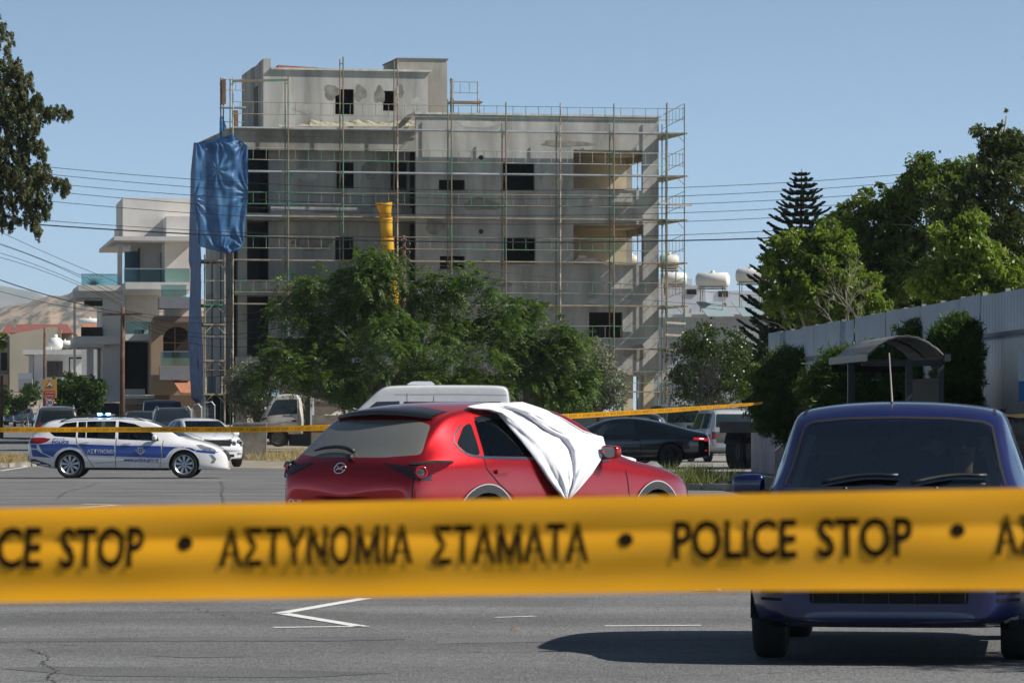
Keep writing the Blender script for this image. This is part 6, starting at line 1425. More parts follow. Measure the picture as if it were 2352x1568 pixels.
# --- the wide tree in front of the building
TD = 178
T, bs = tree_root('broad_tree', 'wide drooping green tree in front of the concrete building, hanging over the lorry', 985, TD, 0)
BL = [(862,598,56,20),(820,618,60,22),(905,622,44,24),(770,636,46,20),(845,650,70,24),(700,652,62,18),(668,668,34,14),(735,672,56,18),(905,668,52,22),(1075,606,34,14,-1),(1052,626,48,16),(1110,634,26,12),(1020,650,52,18),(955,640,34,16),(1085,668,60,20),(985,682,56,22),(1148,690,44,16),(1213,702,36,14,2),(1235,716,22,8,2),
      (660,712,42,16),(700,735,66,24),(800,708,66,26),(640,758,42,14),(760,765,80,26),(870,715,60,24),(905,752,74,28,-1.5),(1000,728,70,26,1),(1065,762,76,26),(1130,735,48,22,1),(1160,768,52,24),(1290,742,36,16,1),(1262,765,52,20),(1312,775,40,18),(1225,792,60,24),(1285,815,58,26),(1330,845,26,22),
      (690,800,86,26),(635,822,50,16),(780,812,84,28),(880,805,84,28,-2.5),(985,800,80,28,-2),(1090,812,84,28,-1.5),(1180,828,64,28),(600,862,46,15,-1),(680,852,70,24,-1),(575,878,24,9,-1),(770,862,82,28,-1.5),(870,866,88,28,-2),(975,866,86,30,-1.5),(1080,872,84,30,-1),(1180,880,70,28),(1270,872,62,30),(1325,885,32,22),(655,884,40,12),(750,898,60,16,-1.5),(850,912,80,18,-1.5),(1010,912,90,22),(1150,915,80,20),(1270,912,60,18)]
pts_, nor_, rr_, rg = clumps(BL, TD, 4.0, 640, 5, (.24,.50))
fb_ = [((CX + p[0]*FP/p[1]), HY - (p[2]-CH)*FP/p[1], q*FP/p[1]*1.15, q*FP/p[1]*.62, p[1]-TD) for p, q in zip(pts_, rr_)]
fronds('crown', fb_, TD, 1.2, 8200, LM_big, T, 5, .62, bs, .45, .17, .058, 1.0)
limbs(T, bs, [P(*p) for p in ((860,640,TD),(700,670,TD),(1070,640,TD),(770,750,TD-1),(960,690,TD),(1130,740,TD),(1290,790,TD),(700,850,TD-1),(900,860,TD-1),(1100,860,TD-1),(1250,880,TD),(600,880,TD-1))], .34, M_barkp, 3, .35)
# --- olives
for (px, d, lab, bl, s) in ((590,190,'silvery olive tree left of the wide green tree', [(600,862,62,40),(655,835,58,36),(560,880,42,44),(620,905,75,45),(565,925,42,36),(640,950,60,25),(690,850,45,30)], 3),
                    (1370,186,'silvery olive tree right of the wide green tree', [(1362,825,42,48),(1385,880,45,48),(1350,905,60,40),(1310,925,60,26),(1400,915,25,32),(1290,910,40,35)], 4)):
    T, bs = tree_root('olive_tree', lab, px, d, group='olive trees beside the concrete building'); leaves('crown', bl, d, 2.0, 3000, 11, .16, .13, .042, LM_olive, T, s, .0, .4, bs)
    limbs(T, bs, [P(b[0], b[1], d) for b in bl[:5]], .16, M_bark, s, .4)
# --- norfolk pine
T, bs = tree_root('norfolk_pine', 'tall tiered dark conifer with flat branches rising beside the leafy trees', 1838, 172)
tp = P(1841,388,172); mb = MB(); mb.path([(0,0,0),(0,0,tp.z*.5),(0.05,0,tp.z - bs[2])], [.24,.15,.015], 8); obj('trunk', mb, M_bark, T, True)
rg = np.random.default_rng(8); Cs, Us, Vs, lvs = [], [], [], []; bb = MB()
y = 402.0
while y < 905:
    z = P(0, y, 172).z; f = (y - 395) / 320; Rr = min(2.9, .18 + 1.35 * f + .95 * math.sqrt(max(f, 0))) ; nb = 8
    ph = rg.uniform(0, 6.28)
    for k in range(nb):
        a = ph + 2*math.pi*k/nb + rg.uniform(-.15,.15); Rb = Rr * rg.uniform(.85,1.1); dv = np.array([math.cos(a), math.sin(a), 0]); c0 = np.array([tp.x, 172.0, z])
        ns = max(10, int(Rb / .035)); t = (np.arange(ns) + .5) / ns; c = c0 + dv * (Rb * t)[:,None]; c[:,2] += -.10*Rb*np.sin(t*3.14) + .20*Rb*t**2
        bb.path([tuple(c[0] - np.array(bs)), tuple(c[ns//2] - np.array(bs)), tuple(c[-1] - np.array(bs))], [.03,.02,.006], 5)
        for q in range(24):
            sd = np.array([-dv[1], dv[0], 0]) * (1 if q % 2 else -1); u = unit(sd*.8 + dv*.7 + np.array([0,0,.55]) + rg.normal(size=(ns,3))*.22); ln = (.12 + .22*Rb/2.5) * (1 - .55*t)[:,None] * rg.uniform(.7,1.2,(ns,1))
            Cs.append(c + u*ln*.5); Us.append(u*ln*.5); Vs.append(unit(np.cross(u, rg.normal(size=(ns,3))))*.034); lvs.append(rg.uniform(0,1,ns)*.7 + .3*(u[:,2] > .4))
    y += 13 + 15 * min(1.0, f)
obj('branches', bb, M_bark, T); quads_mesh('needles', np.concatenate(Cs), np.concatenate(Us), np.concatenate(Vs), np.concatenate(lvs), LM_pine, T, bs)
# --- leafy trees behind the metal fence
def leafy(name, lab, px, d, bl, n, per, L, W, m, s, dz=2.4, cr=.2, shell=.45, tr=.14, droop=.5, lm=5):
    T, bs = tree_root(name, lab, px, d, .1, group=None); leaves('crown', bl, d, dz, n, per, cr, L, W, m, T, s, droop, shell, bs); limbs(T, bs, [P(b[0], b[1] + b[3]*.8 + 6, d) for b in bl[:lm]], tr, M_barkp, s, .3); return T
leafy('leafy_tree','bright green leafy tree leaning left in front of the tiered conifer', 1890,119,[(1815,552,36,22),(1850,575,48,32),(1900,560,40,30),(1790,655,42,44),(1850,650,65,50),(1915,620,60,46),(1835,710,60,44),(1900,700,80,50),(1960,660,62,52),(1980,720,70,45),(1790,570,22,20),(1770,612,20,30),(1925,565,36,34),(1905,525,24,22)], 2700,13,.16,.068,LM_light,21, 2.2,.20,.4)
leafy('leafy_tree','mid green leafy tree behind the bus shelter with its top left of the tallest crown', 2010,122,[(2010,455,42,26),(2050,475,45,36),(1990,500,36,26),(2070,540,60,50),(2010,560,55,50),(1960,585,55,46),(2080,610,70,50),(1985,470,24,16),(2040,640,70,50),(1930,540,30,24),(2100,560,50,50),(2000,690,80,50),(1955,510,40,44),(2085,490,44,46),(1935,590,40,40),(2100,440,34,34)], 2300,13,.16,.068,LM_mid,22, 2.2,.2,.4)
leafy('leafy_tree','tall dark reddish leafed tree at the right edge, the highest crown', 2290,110,[(2312,250,6,14),(2306,275,10,16),(2290,300,9,9),(2300,318,22,18),(2262,330,14,10),(2275,345,34,24),(2330,340,40,40),(2290,410,60,50),(2345,440,50,70),(2240,450,50,45),(2310,500,80,60),(2230,530,70,60),(2340,580,60,60),(2180,470,50,44),(2250,300,8,8),(2300,600,70,60),(2240,660,70,50),(2330,700,50,50)], 3400,12,.15,.055,LM_dark,23, 2.4,.2,.4)
leafy('leafy_tree','dark green tree with a rounded top behind the corrugated fence', 2140,121,[(2145,382,34,30),(2115,400,34,24),(2165,420,45,34),(2130,440,50,40),(2225,400,36,40),(2100,430,40,36),(2200,440,50,50),(2190,480,50,50),(2140,510,55,50),(2170,590,90,70),(2100,620,60,60),(2200,680,80,50)], 2300,13,.13,.055,LM_mid,24, 2.2,.2,.4)
leafy('leafy_tree','bright green bushy tree above the corrugated fence at the right edge', 2250,98,[(2200,545,44,36),(2240,590,55,48),(2280,630,60,50),(2200,640,55,50),(2330,650,50,50),(2150,665,45,35),(2270,690,70,30),(2230,520,24,24)], 2500,13,.15,.066,LM_light,25, 2.0,.18,.35)
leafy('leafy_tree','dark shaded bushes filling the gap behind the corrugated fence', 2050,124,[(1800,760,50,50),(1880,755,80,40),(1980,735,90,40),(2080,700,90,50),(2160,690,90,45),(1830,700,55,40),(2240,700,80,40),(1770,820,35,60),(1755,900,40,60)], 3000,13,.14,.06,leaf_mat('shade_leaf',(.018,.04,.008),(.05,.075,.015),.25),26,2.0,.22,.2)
# bare branches in front of it
T, bs = tree_root('bare_tree','leafless pale branches sticking up from behind the corrugated fence', 1960, 112, .1)
mb = MB(); rg_ = random.Random(5)
def branch(p, dv, L, r, dep):
    q = p + dv * L; md = (p + q)/2 + Vector((rg_.uniform(-.06,.06)*L, 0, rg_.uniform(-.04,.08)*L)); mb.path([tuple(p - Vector(bs)), tuple(md - Vector(bs)), tuple(q - Vector(bs))], [r, r*.8, r*.55], 5)
    if dep: 
        for _ in range(3): branch(p.lerp(q, rg_.uniform(.45,1)), (dv + Vector((rg_.uniform(-.8,.8), rg_.uniform(-.4,.4), rg_.uniform(-.25,.5)))).normalized(), L*rg_.uniform(.45,.75), r*.55, dep-1)
for (px, py, px2, py2) in ((1950,760,1935,600),(1985,760,1920,650),(1930,765,1880,690),(1960,762,1990,690),(1940,765,1965,640)):
    a = P(px, py, 112); b2 = P(px2, py2, 112); branch(a, (b2 - a).normalized(), (b2 - a).length*.6, .022, 3)
mb.path([(0,0,0), tuple(P(1955,765,112) - Vector(bs))], [.07,.04], 7); obj('branches', mb, M_barkp, T)
# --- hedges hanging over the fence
for lab, d, bl, n, s in (('dense dark hedge standing over the pinkish low wall beside the trailer', 106, [(1800,840,40,44),(1778,880,46,56),(1800,930,50,56),(1765,950,34,52),(1845,900,52,66),(1855,840,36,40),(1815,985,34,24),(1875,950,46,56),(1830,960,50,46),(1760,905,30,60),(1880,890,40,60),(1820,870,50,60)], 5200, 31),
                      ('dark climbing shrub on the fence behind the bus shelter', 86, [(1925,900,60,66),(1985,880,64,76),(2060,880,74,80),(2135,890,66,76),(1925,845,44,44),(2125,780,50,40),(2090,760,34,22),(2170,860,50,80),(1985,830,40,30),(1960,1010,70,70),(2060,1010,80,80),(2150,1010,70,80),(1895,905,44,60),(1940,870,50,60),(2100,850,60,60),(2160,800,44,40)], 7600, 32),
                      ('feathery green shrub climbing the fence just right of the bus shelter', 76, [(2200,775,44,40),(2212,830,40,56),(2190,885,54,70),(2215,745,24,22),(2215,920,34,44),(2175,790,36,36),(2225,800,20,40),(2190,990,54,90),(2205,1080,50,60)], 4600, 33),
                      ('low dense dark hedge along the foot of the fence behind the shelter posts', 92, [(1880,915,44,54),(1930,925,50,44),(1990,925,50,46),(2050,925,50,48),(2110,920,50,50),(2170,915,50,56),(2225,925,40,50),(1905,870,34,36),(2150,870,40,44),(1930,1020,60,60),(2050,1020,70,60),(2160,1020,70,60)], 5600, 35)):
    T, bs = tree_root('hedge', lab, bl[0][0], d, .1, 'hedge', 'hedges along the metal fence'); leaves('foliage', bl, d, .9, n, 15, .12, .15, .020, LM_hedge, T, s, -.5, .15, bs)
T, bs = tree_root('leafy_bush', 'small bright green bush poking out left of the dark hedge', 1725, 118, .1, 'bush'); leaves('foliage', [(1728,868,22,22),(1722,890,20,22),(1740,850,16,16)], 118, .5, 150, 12, .1, .11, .05, LM_light, T, 34, .3, .2, bs)
# --- citrus and dead bush behind the lot
leafy('citrus_tree','dark green citrus tree behind the parked off-roader, right of the scaffolding', 1640,158,[(1625,775,50,38),(1660,800,62,48),(1600,820,50,55),(1700,840,50,55),(1650,860,80,50),(1600,885,50,50),(1700,900,60,45)], 1900,12,.10,.055,leaf_mat('citrus_leaf',(.03,.06,.015),(.10,.14,.035),.3,.3),41,2.0,.2,.3)
T, bs = tree_root('dead_bush','dark leafless tangle of twigs in front of the citrus tree', 1612, 150, .1, 'bush'); mb = MB()
for k in range(16):
    a = P(1612 + rg_.uniform(-18,18), 925, 150); branch(a, Vector((rg_.uniform(-.7,.7), rg_.uniform(-.3,.3), 1)).normalized(), rg_.uniform(.5,1.0), .014, 3)
obj('twigs', mb, mat('dead_twig', (.05,.045,.045), .95), T)
# --- cypress at the top left
T, bs = tree_root('cypress', 'tall ragged cypress with hanging brownish clumps at the left edge', -70, 128)
BC = [(-5,110,36,70),(30,160,32,30),(5,235,60,60),(60,195,18,34),(72,230,30,22),(40,290,62,46),(85,262,42,22),(135,258,32,20),(160,262,10,14),(10,350,60,50),(70,330,32,26),(95,345,22,22),(50,400,60,36),(95,395,26,20),(120,420,30,16),(150,428,14,18),(20,440,62,40),(78,450,36,34),(5,500,14,32),(30,500,12,28),(55,490,22,30),(78,510,13,26),(98,480,22,26),(88,535,8,16),(-60,200,70,160),(-60,400,70,120)]
cp, cn, cr, rg = clumps(BC, 128, 1.2, 2000, 77, (.13,.26)); w = cr**2; idx = rg.choice(2000, 100000, p=w/w.sum()); n = 100000; v = unit(rg.normal(size=(n,3)))
C = cp[idx] + v * (cr[idx] * rg.uniform(.1,1,n)**.5)[:,None] * np.array([.75,.75,1.35]) - np.array([0,0,1])*cr[idx][:,None]*.4; U = unit(rg.normal(size=(n,3))*.5 + cn[idx]*.35 + np.array([0,0,-.55])); Tt = unit(np.cross(U, rg.normal(size=(n,3))))
quads_mesh('crown', C, U*.055*rg.uniform(.6,1.3,(n,1)), Tt*.017, rg.uniform(0,1,2000)[idx]*.75 + rg.uniform(0,.25,n), LM_cyp, T, bs)
mb = MB(); mb.path([(0,0,0),(0.1,0,6),(.2,0,12)], [.35,.22,.05], 9); obj('trunk', mb, M_bark, T, True)
lb = MB()
for (px, py) in ((60,200),(150,262),(90,345),(130,422),(80,470),(40,300),(20,150)): lb.path([(0.15,0,P(0,py-10,128).z), tuple((P((px-70)/2, py-20, 128) - Vector(bs))), tuple(P(px, py, 128) - Vector(bs))], [.07,.04,.01], 6)
obj('limbs', lb, M_bark, T, True)
# --- left side greenery
leafy('hedge_tree','rounded dark green shrub tree behind the road sign on the left', 180,199,[(165,890,40,34),(200,900,36,36),(150,925,36,26),(190,935,50,26),(215,925,18,26)], 1300,10,.14,.07,LM_hedge,51,1.5,.2,.25,tr=.1)
leafy('hedge_tree','low dark bushes behind the two far hatchbacks', 60,330,[(45,925,32,22),(75,905,18,26),(20,940,20,18)], 500,10,.2,.1,LM_hedge,52,2,.3,.25,tr=.08)
leafy('leafy_tree','bright yellow green tree cut by the left edge, low down', -5,240,[(5,905,18,26),(0,780,14,16),(4,935,14,20)], 300,10,.2,.1,LM_light,53,1,.2,.3,tr=.08,lm=2)
# --- tree outside the right edge whose shade falls across the blue car
T, bs = tree_root('shade_tree', 'leafy street tree just outside the right edge that shades the blue car', CX, 25, 0); T.location = (9.4, 24.3, 0); bs = (9.4, 24.3, 0)
rg = np.random.default_rng(99); npt = 1500; v = unit(rg.normal(size=(npt,3))); c = np.array([8.6,24.15,3.35]) + v * (rg.uniform(.1,1,npt)**.5)[:,None] * np.array([2.5,1.55,1.2]); C = np.repeat(c, 12, 0) + rg.normal(size=(npt*12,3))*.16; n = len(C)
U = unit(rg.normal(size=(n,3)) + np.array([0,0,-.5])); Tt = unit(np.cross(U, rg.normal(size=(n,3)))); quads_mesh('crown', C, U*.06, Tt*.024, rg.uniform(0,1,n), LM_mid, T, bs)
mb = MB(); mb.path([(0,0,0),(.1,0,1.8),(0,.2,3.6)], [.16,.13,.07], 9); obj('trunk', mb, M_bark, T, True)
# --- dry grass
def grass(name, polys, n, h, m, seed, label=None):
    rg = np.random.default_rng(seed); C = []
    for (x0, x1, y0, y1, z) in polys: k = n // len(polys); C.append(np.stack([rg.uniform(x0,x1,k), rg.uniform(y0,y1,k), np.full(k, z)], 1))
    C = np.concatenate(C); n = len(C); U = unit(rg.normal(size=(n,3))*.35 + np.array([0,0,1])) * (h * rg.uniform(.3,1.2,n))[:,None] * .5; o = quads_mesh(name, C + U, U, unit(np.cross(U, rg.normal(size=(n,3))))*.006, rg.uniform(0,1,n), m); return tag(o, kind='stuff')
LM_dry = leaf_mat('dry_straw', (.28,.20,.09), (.55,.44,.24), .3); LM_weed = leaf_mat('weed_leaf', (.10,.13,.04), (.30,.32,.12), .3)
grass('dry_grass', [(-22,-14.8,128,140,.12),(-17,-14.6,127,134,.12),(-16.2,-14.7,126.5,131,.12)], 9000, .28, LM_dry, 1)
grass('dry_grass', [(-7.3,-5.8,128,150,.14),(-8.5,-4,136,152,.1),(-5.8,-4.8,118,128,.14)], 7000, .35, LM_dry, 2)
grass('weeds', [(3.2,4.6,85,87.5,.1),(3.0,3.8,85.5,87,.1),(3.4,4.0,86,86.6,.1)], 1300, .45, LM_weed, 3)
grass('weeds', [(4,9,86,100,.1),(1,4,96,104,.1)], 900, .10, LM_weed, 4)
# ================================================================== corrugated metal fence
M_corr = mat('corrugated_sheet', (.46,.50,.54), .45, .1, trans=.28, var=.05, vscale=.6)
M_post = mat('fence_post', (.40,.40,.40), .7, .2, var=.2); M_wallp = mat('pinkish_render', (.50,.40,.40), .92, var=.15, vscale=1.5, col2=(.40,.33,.33), c2s=1)
fa, fb2 = Vector((6.72,114.2)), Vector((8.78,70.5)); fd = (fb2 - fa); fl = fd.length * 22 / 17; fd.normalize(); FZ = 3.62
F_ = thing('metal_fence', 'tall grey corrugated metal fence receding along the right side of the lot', 'fence', (fa.x, fa.y, 0), math.atan2(fd.y, fd.x))
np_ = 22; pl_ = fl / np_
for k in range(np_):
    mb = MB(); n = int(pl_ / .018); a = k*pl_ + .012; b2 = (k+1)*pl_ - .012; top = FZ + random.uniform(-.03,.03) - (.0 if k != 2 else .02); lean = random.uniform(-.01,.01)
    rows = [[(a + (b2-a)*i/n, .016*max(-.5, min(.5, 1.5*math.sin(2*math.pi*(a + (b2-a)*i/n)/.34))) + lean, z) for i in range(n+1)] for z in (1.02, top)]
    mb.sheet(rows); o = obj('panel', mb, M_corr, F_, True); sd = o.modifiers.new('t', 'SOLIDIFY'); sd.thickness = .004
for k in range(np_ + 1):
    mb = MB(); mb.box(k*pl_ - .04, k*pl_ + .04, .036, .12, 0, FZ + .04); obj('post', mb, M_post, F_)
for z in (1.4, 2.85): mb = MB(); mb.box(0, fl, .035, .085, z, z + .07); obj('rail', mb, M_post, F_); mb = MB(); mb.box(.06, fl, -.075, -.038, z - .02, z + .05); obj('rail', mb, mat('rail_shadow_band', (.16,.17,.18), .6, .3), F_)  # dark front strip carries the rail's shadow band in its colour
mb = MB(); mb.box(-.02, fl, .09, .30, 0, 1.06); obj('base_wall', mb, M_wallp, F_); mb = MB(); mb.box(-.10, -.02, -.9, .30, 0, 1.06)
mb = MB(); mb.box(-.3, 5.5, -.42, -.20, 0, 1.05); o = obj('low_wall', mb, M_wallp); o.matrix_world = F_.matrix_basis
tag(o, 'low pinkish rendered wall below the dark hedge at the far end of the fence', 'wall')
# blue and white notice at the right edge
p = P(2349,858,71.2); mb = MB(); mb.box(-.02,.5,0,.02,-.45,.35); NS = thing('notice_board', 'white and blue notice fixed to the metal fence, cut by the right edge', 'sign', (p.x - .05, p.y, p.z)); obj('board', mb, mat('notice_white', (.65,.70,.75), .5), NS)
mb = MB(); mb.box(-.02,.5,-.004,-.001,-.45,-.12); obj('blue_band', mb, mat('notice_blue', (.03,.18,.45), .5), NS)
# pergola frame behind the off-roader
PG = thing('pergola_frame', 'rusty pipe frame with dead vines above the white off-roader', 'pergola', tuple(P(1690,966,160)[:2]) + (.1,))
rus = mat('rusty_pipe', (.28,.19,.13), .8, var=.3)
for px, dy in ((1636,0),(1678,0),(1728,0),(1650,2.2),(1735,2.2)):
    x = (px - 1690) * .016; mb = MB(); mb.tube((x,dy,0),(x,dy,P(0,888,160).z), .025, 6); obj('post', mb, rus, PG)
mb = MB(); z = P(0,888,160).z; mb.tube((-.75,0,z),(.7,0,z + .05),.022,6); mb.tube((-.75,0,z),(-.5,2.2,z),.022,6); mb.tube((-.5,2.2,z),(.7,2.2,z),.022,6); obj('top_bar', mb, rus, PG)
mb = MB(); rgx = random.Random(9)
for k in range(60): a = Vector((rgx.uniform(-.3,.7), rgx.uniform(0,2), z + rgx.uniform(0,.12))); mb.path([a, a + Vector((rgx.uniform(-.3,.3),0,rgx.uniform(-.1,.12))), a + Vector((rgx.uniform(-.5,.5),0,rgx.uniform(-.25,.08)))], .008, 4)
obj('dead_vines', mb, mat('dead_vine', (.22,.17,.14), .95), PG)
# ================================================================== bus shelter
ang = math.atan2(-fd.y, -fd.x)
BSH = thing('bus_shelter', 'bus shelter with an arched sheet roof and dark frame in front of the fence', 'bus shelter', (P(1980,966,72).x, 72, .12), ang)
# local x = away from camera along the fence, y = to the left of that direction (towards the road); near end at x = 0
LW = 1.34; LL_ = 3.7; eave = P(0,818,72).z - .12; rise = .34
M_sh = mat('shelter_metal', (.045,.05,.055), .6, .0, var=.2); M_rf = mat('shelter_roof', (.20,.20,.19), .5, .1, var=.2, vscale=4)
mb = MB(); rows = []
for i in range(25):
    t = i/24; y = -LW*t; z = eave + rise*(1 - (2*t-1)**2) ; rows.append([(x, y, z + .008*math.sin(i*2.1)) for x in (-.35, LL_ + .2)])
mb.sheet(rows); o = obj('roof', mb, M_rf, BSH, True); sd = o.modifiers.new('t','SOLIDIFY'); sd.thickness = .015
for x in (-.33, LL_*.5, LL_ + .1):
    mb = MB(); mb.path([(x, -LW*i/16, eave - .03 + rise*(1 - (2*i/16-1)**2)) for i in range(17)], .022, 6); obj('roof_rib', mb, M_sh, BSH)
for y in (.02, -LW - .02): mb = MB(); mb.box(-.45, LL_ + .3, y - .05, y + .05, eave - .09, eave + .03); obj('gutter', mb, M_rf if y > 0 else M_sh, BSH)
mb = MB(); mb.box(-.02,.06,-LW,0,eave - .16, eave - .06); obj('cross_beam', mb, M_sh, BSH); mb = MB(); mb.box(LL_, LL_ + .08, -LW, .05, eave - .22, eave - .10); obj('cross_beam', mb, mat('black_beam', (.012,.012,.014), .8, spec=.2), BSH)
for (x, y) in ((0,-.78),(0,-LW + .03),(LL_*.45,-.02),(LL_,-LW + .03),(LL_,-.3)):
    mb = MB(); mb.box(x - .04, x + .06, y - .05, y + .05, 0, eave - .05); obj('post', mb, mat('grey_shelter_post', (.06,.065,.07), .7) if x == 0 else M_blk, BSH)
mb = MB(); mb.box(.1, LL_ - .1, -LW + .01, -LW + .03, .3, eave - .35); obj('rear_pane', mb, mat('dim_pane', (.02,.025,.022), .6, spec=.1), BSH)
mb = MB(); mb.box(.5, LL_ - .5, -LW + .1, -LW + .5, .42, .47); obj('bench_seat', mb, M_sh, BSH)
for x in (.8, 2.8): mb = MB(); mb.box(x, x + .06, -LW + .25, -LW + .35, 0, .419); obj('bench_leg', mb, M_sh, BSH)
# ================================================================== tapes
M_tape = mat('yellow_tape', (.98,.45,.012), .36, spec=.5, trans=.42)
M_tink = mat('tape_ink', (.012,.007,.004), .9, spec=.05)
def tape(name, label, top, bot, dfn, prof, words, px0, px1, nx, mirror=False, ink=M_tink, yaw=0.0):
    """top/bot: photo y of the two edges as (px,y) tables; prof(v) = depth offset across the band"""
    t = lambda px: float(np.interp(px, [a for a,_ in top], [b for _,b in top])); b = lambda px: float(np.interp(px, [a for a,_ in bot], [c for _,c in bot]))
    def S(px, v, off=0):
        d = dfn(px); y = b(px) + (t(px) - b(px)) * v; p = P(px, y, d); p.y += prof(v, px) - off; return p
    mb = MB(); nv = 28 if nx > 200 else 8
    mb.sheet([[S(px0 + (px1-px0)*i/nx, k/nv) for k in range(nv+1)] for i in range(nx+1)]); o = obj(name, mb, M_tape, smooth=True); tag(o, label, 'tape')
    for (w, a, c, v0, v1) in words:
        if w == '•':
            bm = bmesh.new(); bmesh.ops.create_circle(bm, cap_ends=True, segments=20, radius=.5)
            for q in bm.verts: q.co += Vector((.5,.5,0))
        else: bm = text_bm(w, 1.0, 1.0, .012 if dfn(a) > 10 else .022)
        for ax, st in ((0, .05), (1, .07)):
            k = st
            while k < 1: no = [0,0,0]; no[ax] = 1; co = [0,0,0]; co[ax] = k; bmesh.ops.bisect_plane(bm, geom=bm.verts[:] + bm.edges[:] + bm.faces[:], plane_co=co, plane_no=no); k += st
        dd = dfn(a); off = .0012 if dd < 10 else .012
        for q in bm.verts:
            s = (1 - q.co.x) if mirror else q.co.x; q.co = S(a + (c - a)*s, v0 + (v1 - v0)*q.co.y, off)
        bmesh.ops.recalc_face_normals(bm, faces=bm.faces); bm_obj('lettering', bm, ink, o, False)
    return o
def fgprof():
    # slopes of the band from bottom (v=0) to top: leaning back lights up, leaning forward goes dark
    sl = [(0,.55),(.06,.42),(.14,.20),(.22,-.06),(.34,-.10),(.42,.10),(.50,.34),(.58,.62),(.625,.66),(.640,-.22),(.72,-.10),(.80,.0),(.88,.22),(.95,.48),(1,.5)]
    vs = np.linspace(0,1,201); s = np.interp(vs, [a for a,_ in sl], [b for _,b in sl]); s -= 0; c = np.concatenate([[0], np.cumsum((s[1:] + s[:-1])/2 * .075/200)])
    return lambda v, px: float(np.interp(v, vs, c)) * (1 + .18*math.sin(px*.0021 + .5)) + .004*math.sin(px*.0016 + 1.0) + .0007*math.sin(px*.011 + v*5) * math.sin(px*.0023) + .0005*math.sin(px*.023 - v*9 + 1)
mid = .0
tape('police_tape', 'yellow police tape stretched across the foreground, blurred, with black Greek and English lettering',
     [(-900,1205),(0,1168),(1176,1145),(2352,1120),(3400,1095)], [(-900,1400),(0,1384),(700,1374),(1176,1366),(1700,1356),(2352,1354),(3400,1350)], lambda px: 3.5 + .000055*(px - 1176),
     fgprof(), [('POLICE',-190,92,.355,.80),('STOP',135,328,.345,.785),('•',405,440,.52,.67),('ΑΣΤΥΝΟΜΙΑ',503,948,.335,.755),('ΣΤΑΜΑΤΑ',993,1352,.325,.735),('•',1421,1455,.48,.62),('POLICE',1548,1830,.325,.735),('STOP',1878,2096,.33,.735),('•',2184,2217,.53,.66),('ΑΣΤΥΝΟΜΙΑ',2287,2730,.34,.74)], -900, 3400, 420)
wl = []; x = 5.0
seq = [('•',2.6),('ΣΤΑΜΑΤΑ|',0)]
x = -52
while x < 900:
    wl += [('•', x, x+2.6, .42, .62), ('ΣΤΑΜΑΤΑ', x+8, x+29, .25, .78), ('ΑΣΤΥΝΟΜΙΑ', x+32, x+57, .25, .78), ('•', x+60, x+62.6, .42, .62), ('STOP', x+67, x+78, .25, .78), ('POLICE', x+81, x+96, .25, .78)]; x += 103
x = 1220
while x < 1730:
    wl += [('•', x, x+3, .42, .62), ('ΣΤΑΜΑΤΑ', x+9, x+32, .25, .78), ('ΑΣΤΥΝΟΜΙΑ', x+35, x+61, .25, .78), ('•', x+65, x+67.6, .42, .62), ('STOP', x+72, x+84, .25, .78), ('POLICE', x+87, x+104, .25, .78)]; x += 110
wl = [w for w in wl if w[2] < 1732]
tape('police_tape', 'thin yellow police tape strung behind the red car across the police car to the hedge', [(-200,980),(0,981),(588,979.5),(763,974.5),(1257,952.5),(1547,936),(1738,924),(1752,922)], [(-200,991),(0,992),(588,992.5),(763,988.5),(1257,965),(1547,946.5),(1738,930),(1752,927)],
     lambda px: float(np.interp(px, [-200,763,1257,1547,1752], [57,57,60,78,100])), lambda v, px: .02*(v-.5)*math.sin(px*.01), wl, -200, 1752, 240, True, mat('tape_ink_back', (.22,.10,.01), .7))
# knotted tape end on the fence at the right edge
mb = MB(); rows = []
for i in range(17):
    px = 2304 + (2520-2304)*i/16; d = 68 - i*.5; yt = 949 + 3*math.sin(i*.6) + (0 if i < 2 else -.5*i); w = 5 + min(i,8)*1.1; rows.append([tuple(P(px, yt + w*k/4 + .6*math.sin(i*1.3 + k), d) + Vector((0,.03*math.sin(k*1.7 + i),0))) for k in range(5)])
mb.sheet(rows); o = obj('police_tape', mb, M_tape, smooth=True); tag(o, 'sagging end of yellow tape knotted to the fence at the right edge', 'tape')
wire = mat('rusty_wire', (.08,.05,.04), .8); mb = MB(); rgx = random.Random(3); c = P(2303,945,68)
for k in range(14): mb.path([c + Vector((rgx.uniform(-.06,.06), rgx.uniform(-.05,.05), rgx.uniform(-.05,.05))) for _ in range(4)], .005, 4)
o = obj('wire_tangle', mb, wire); tag(o, 'tangle of rusty wire on the fence where the right hand tape is tied', 'wire')
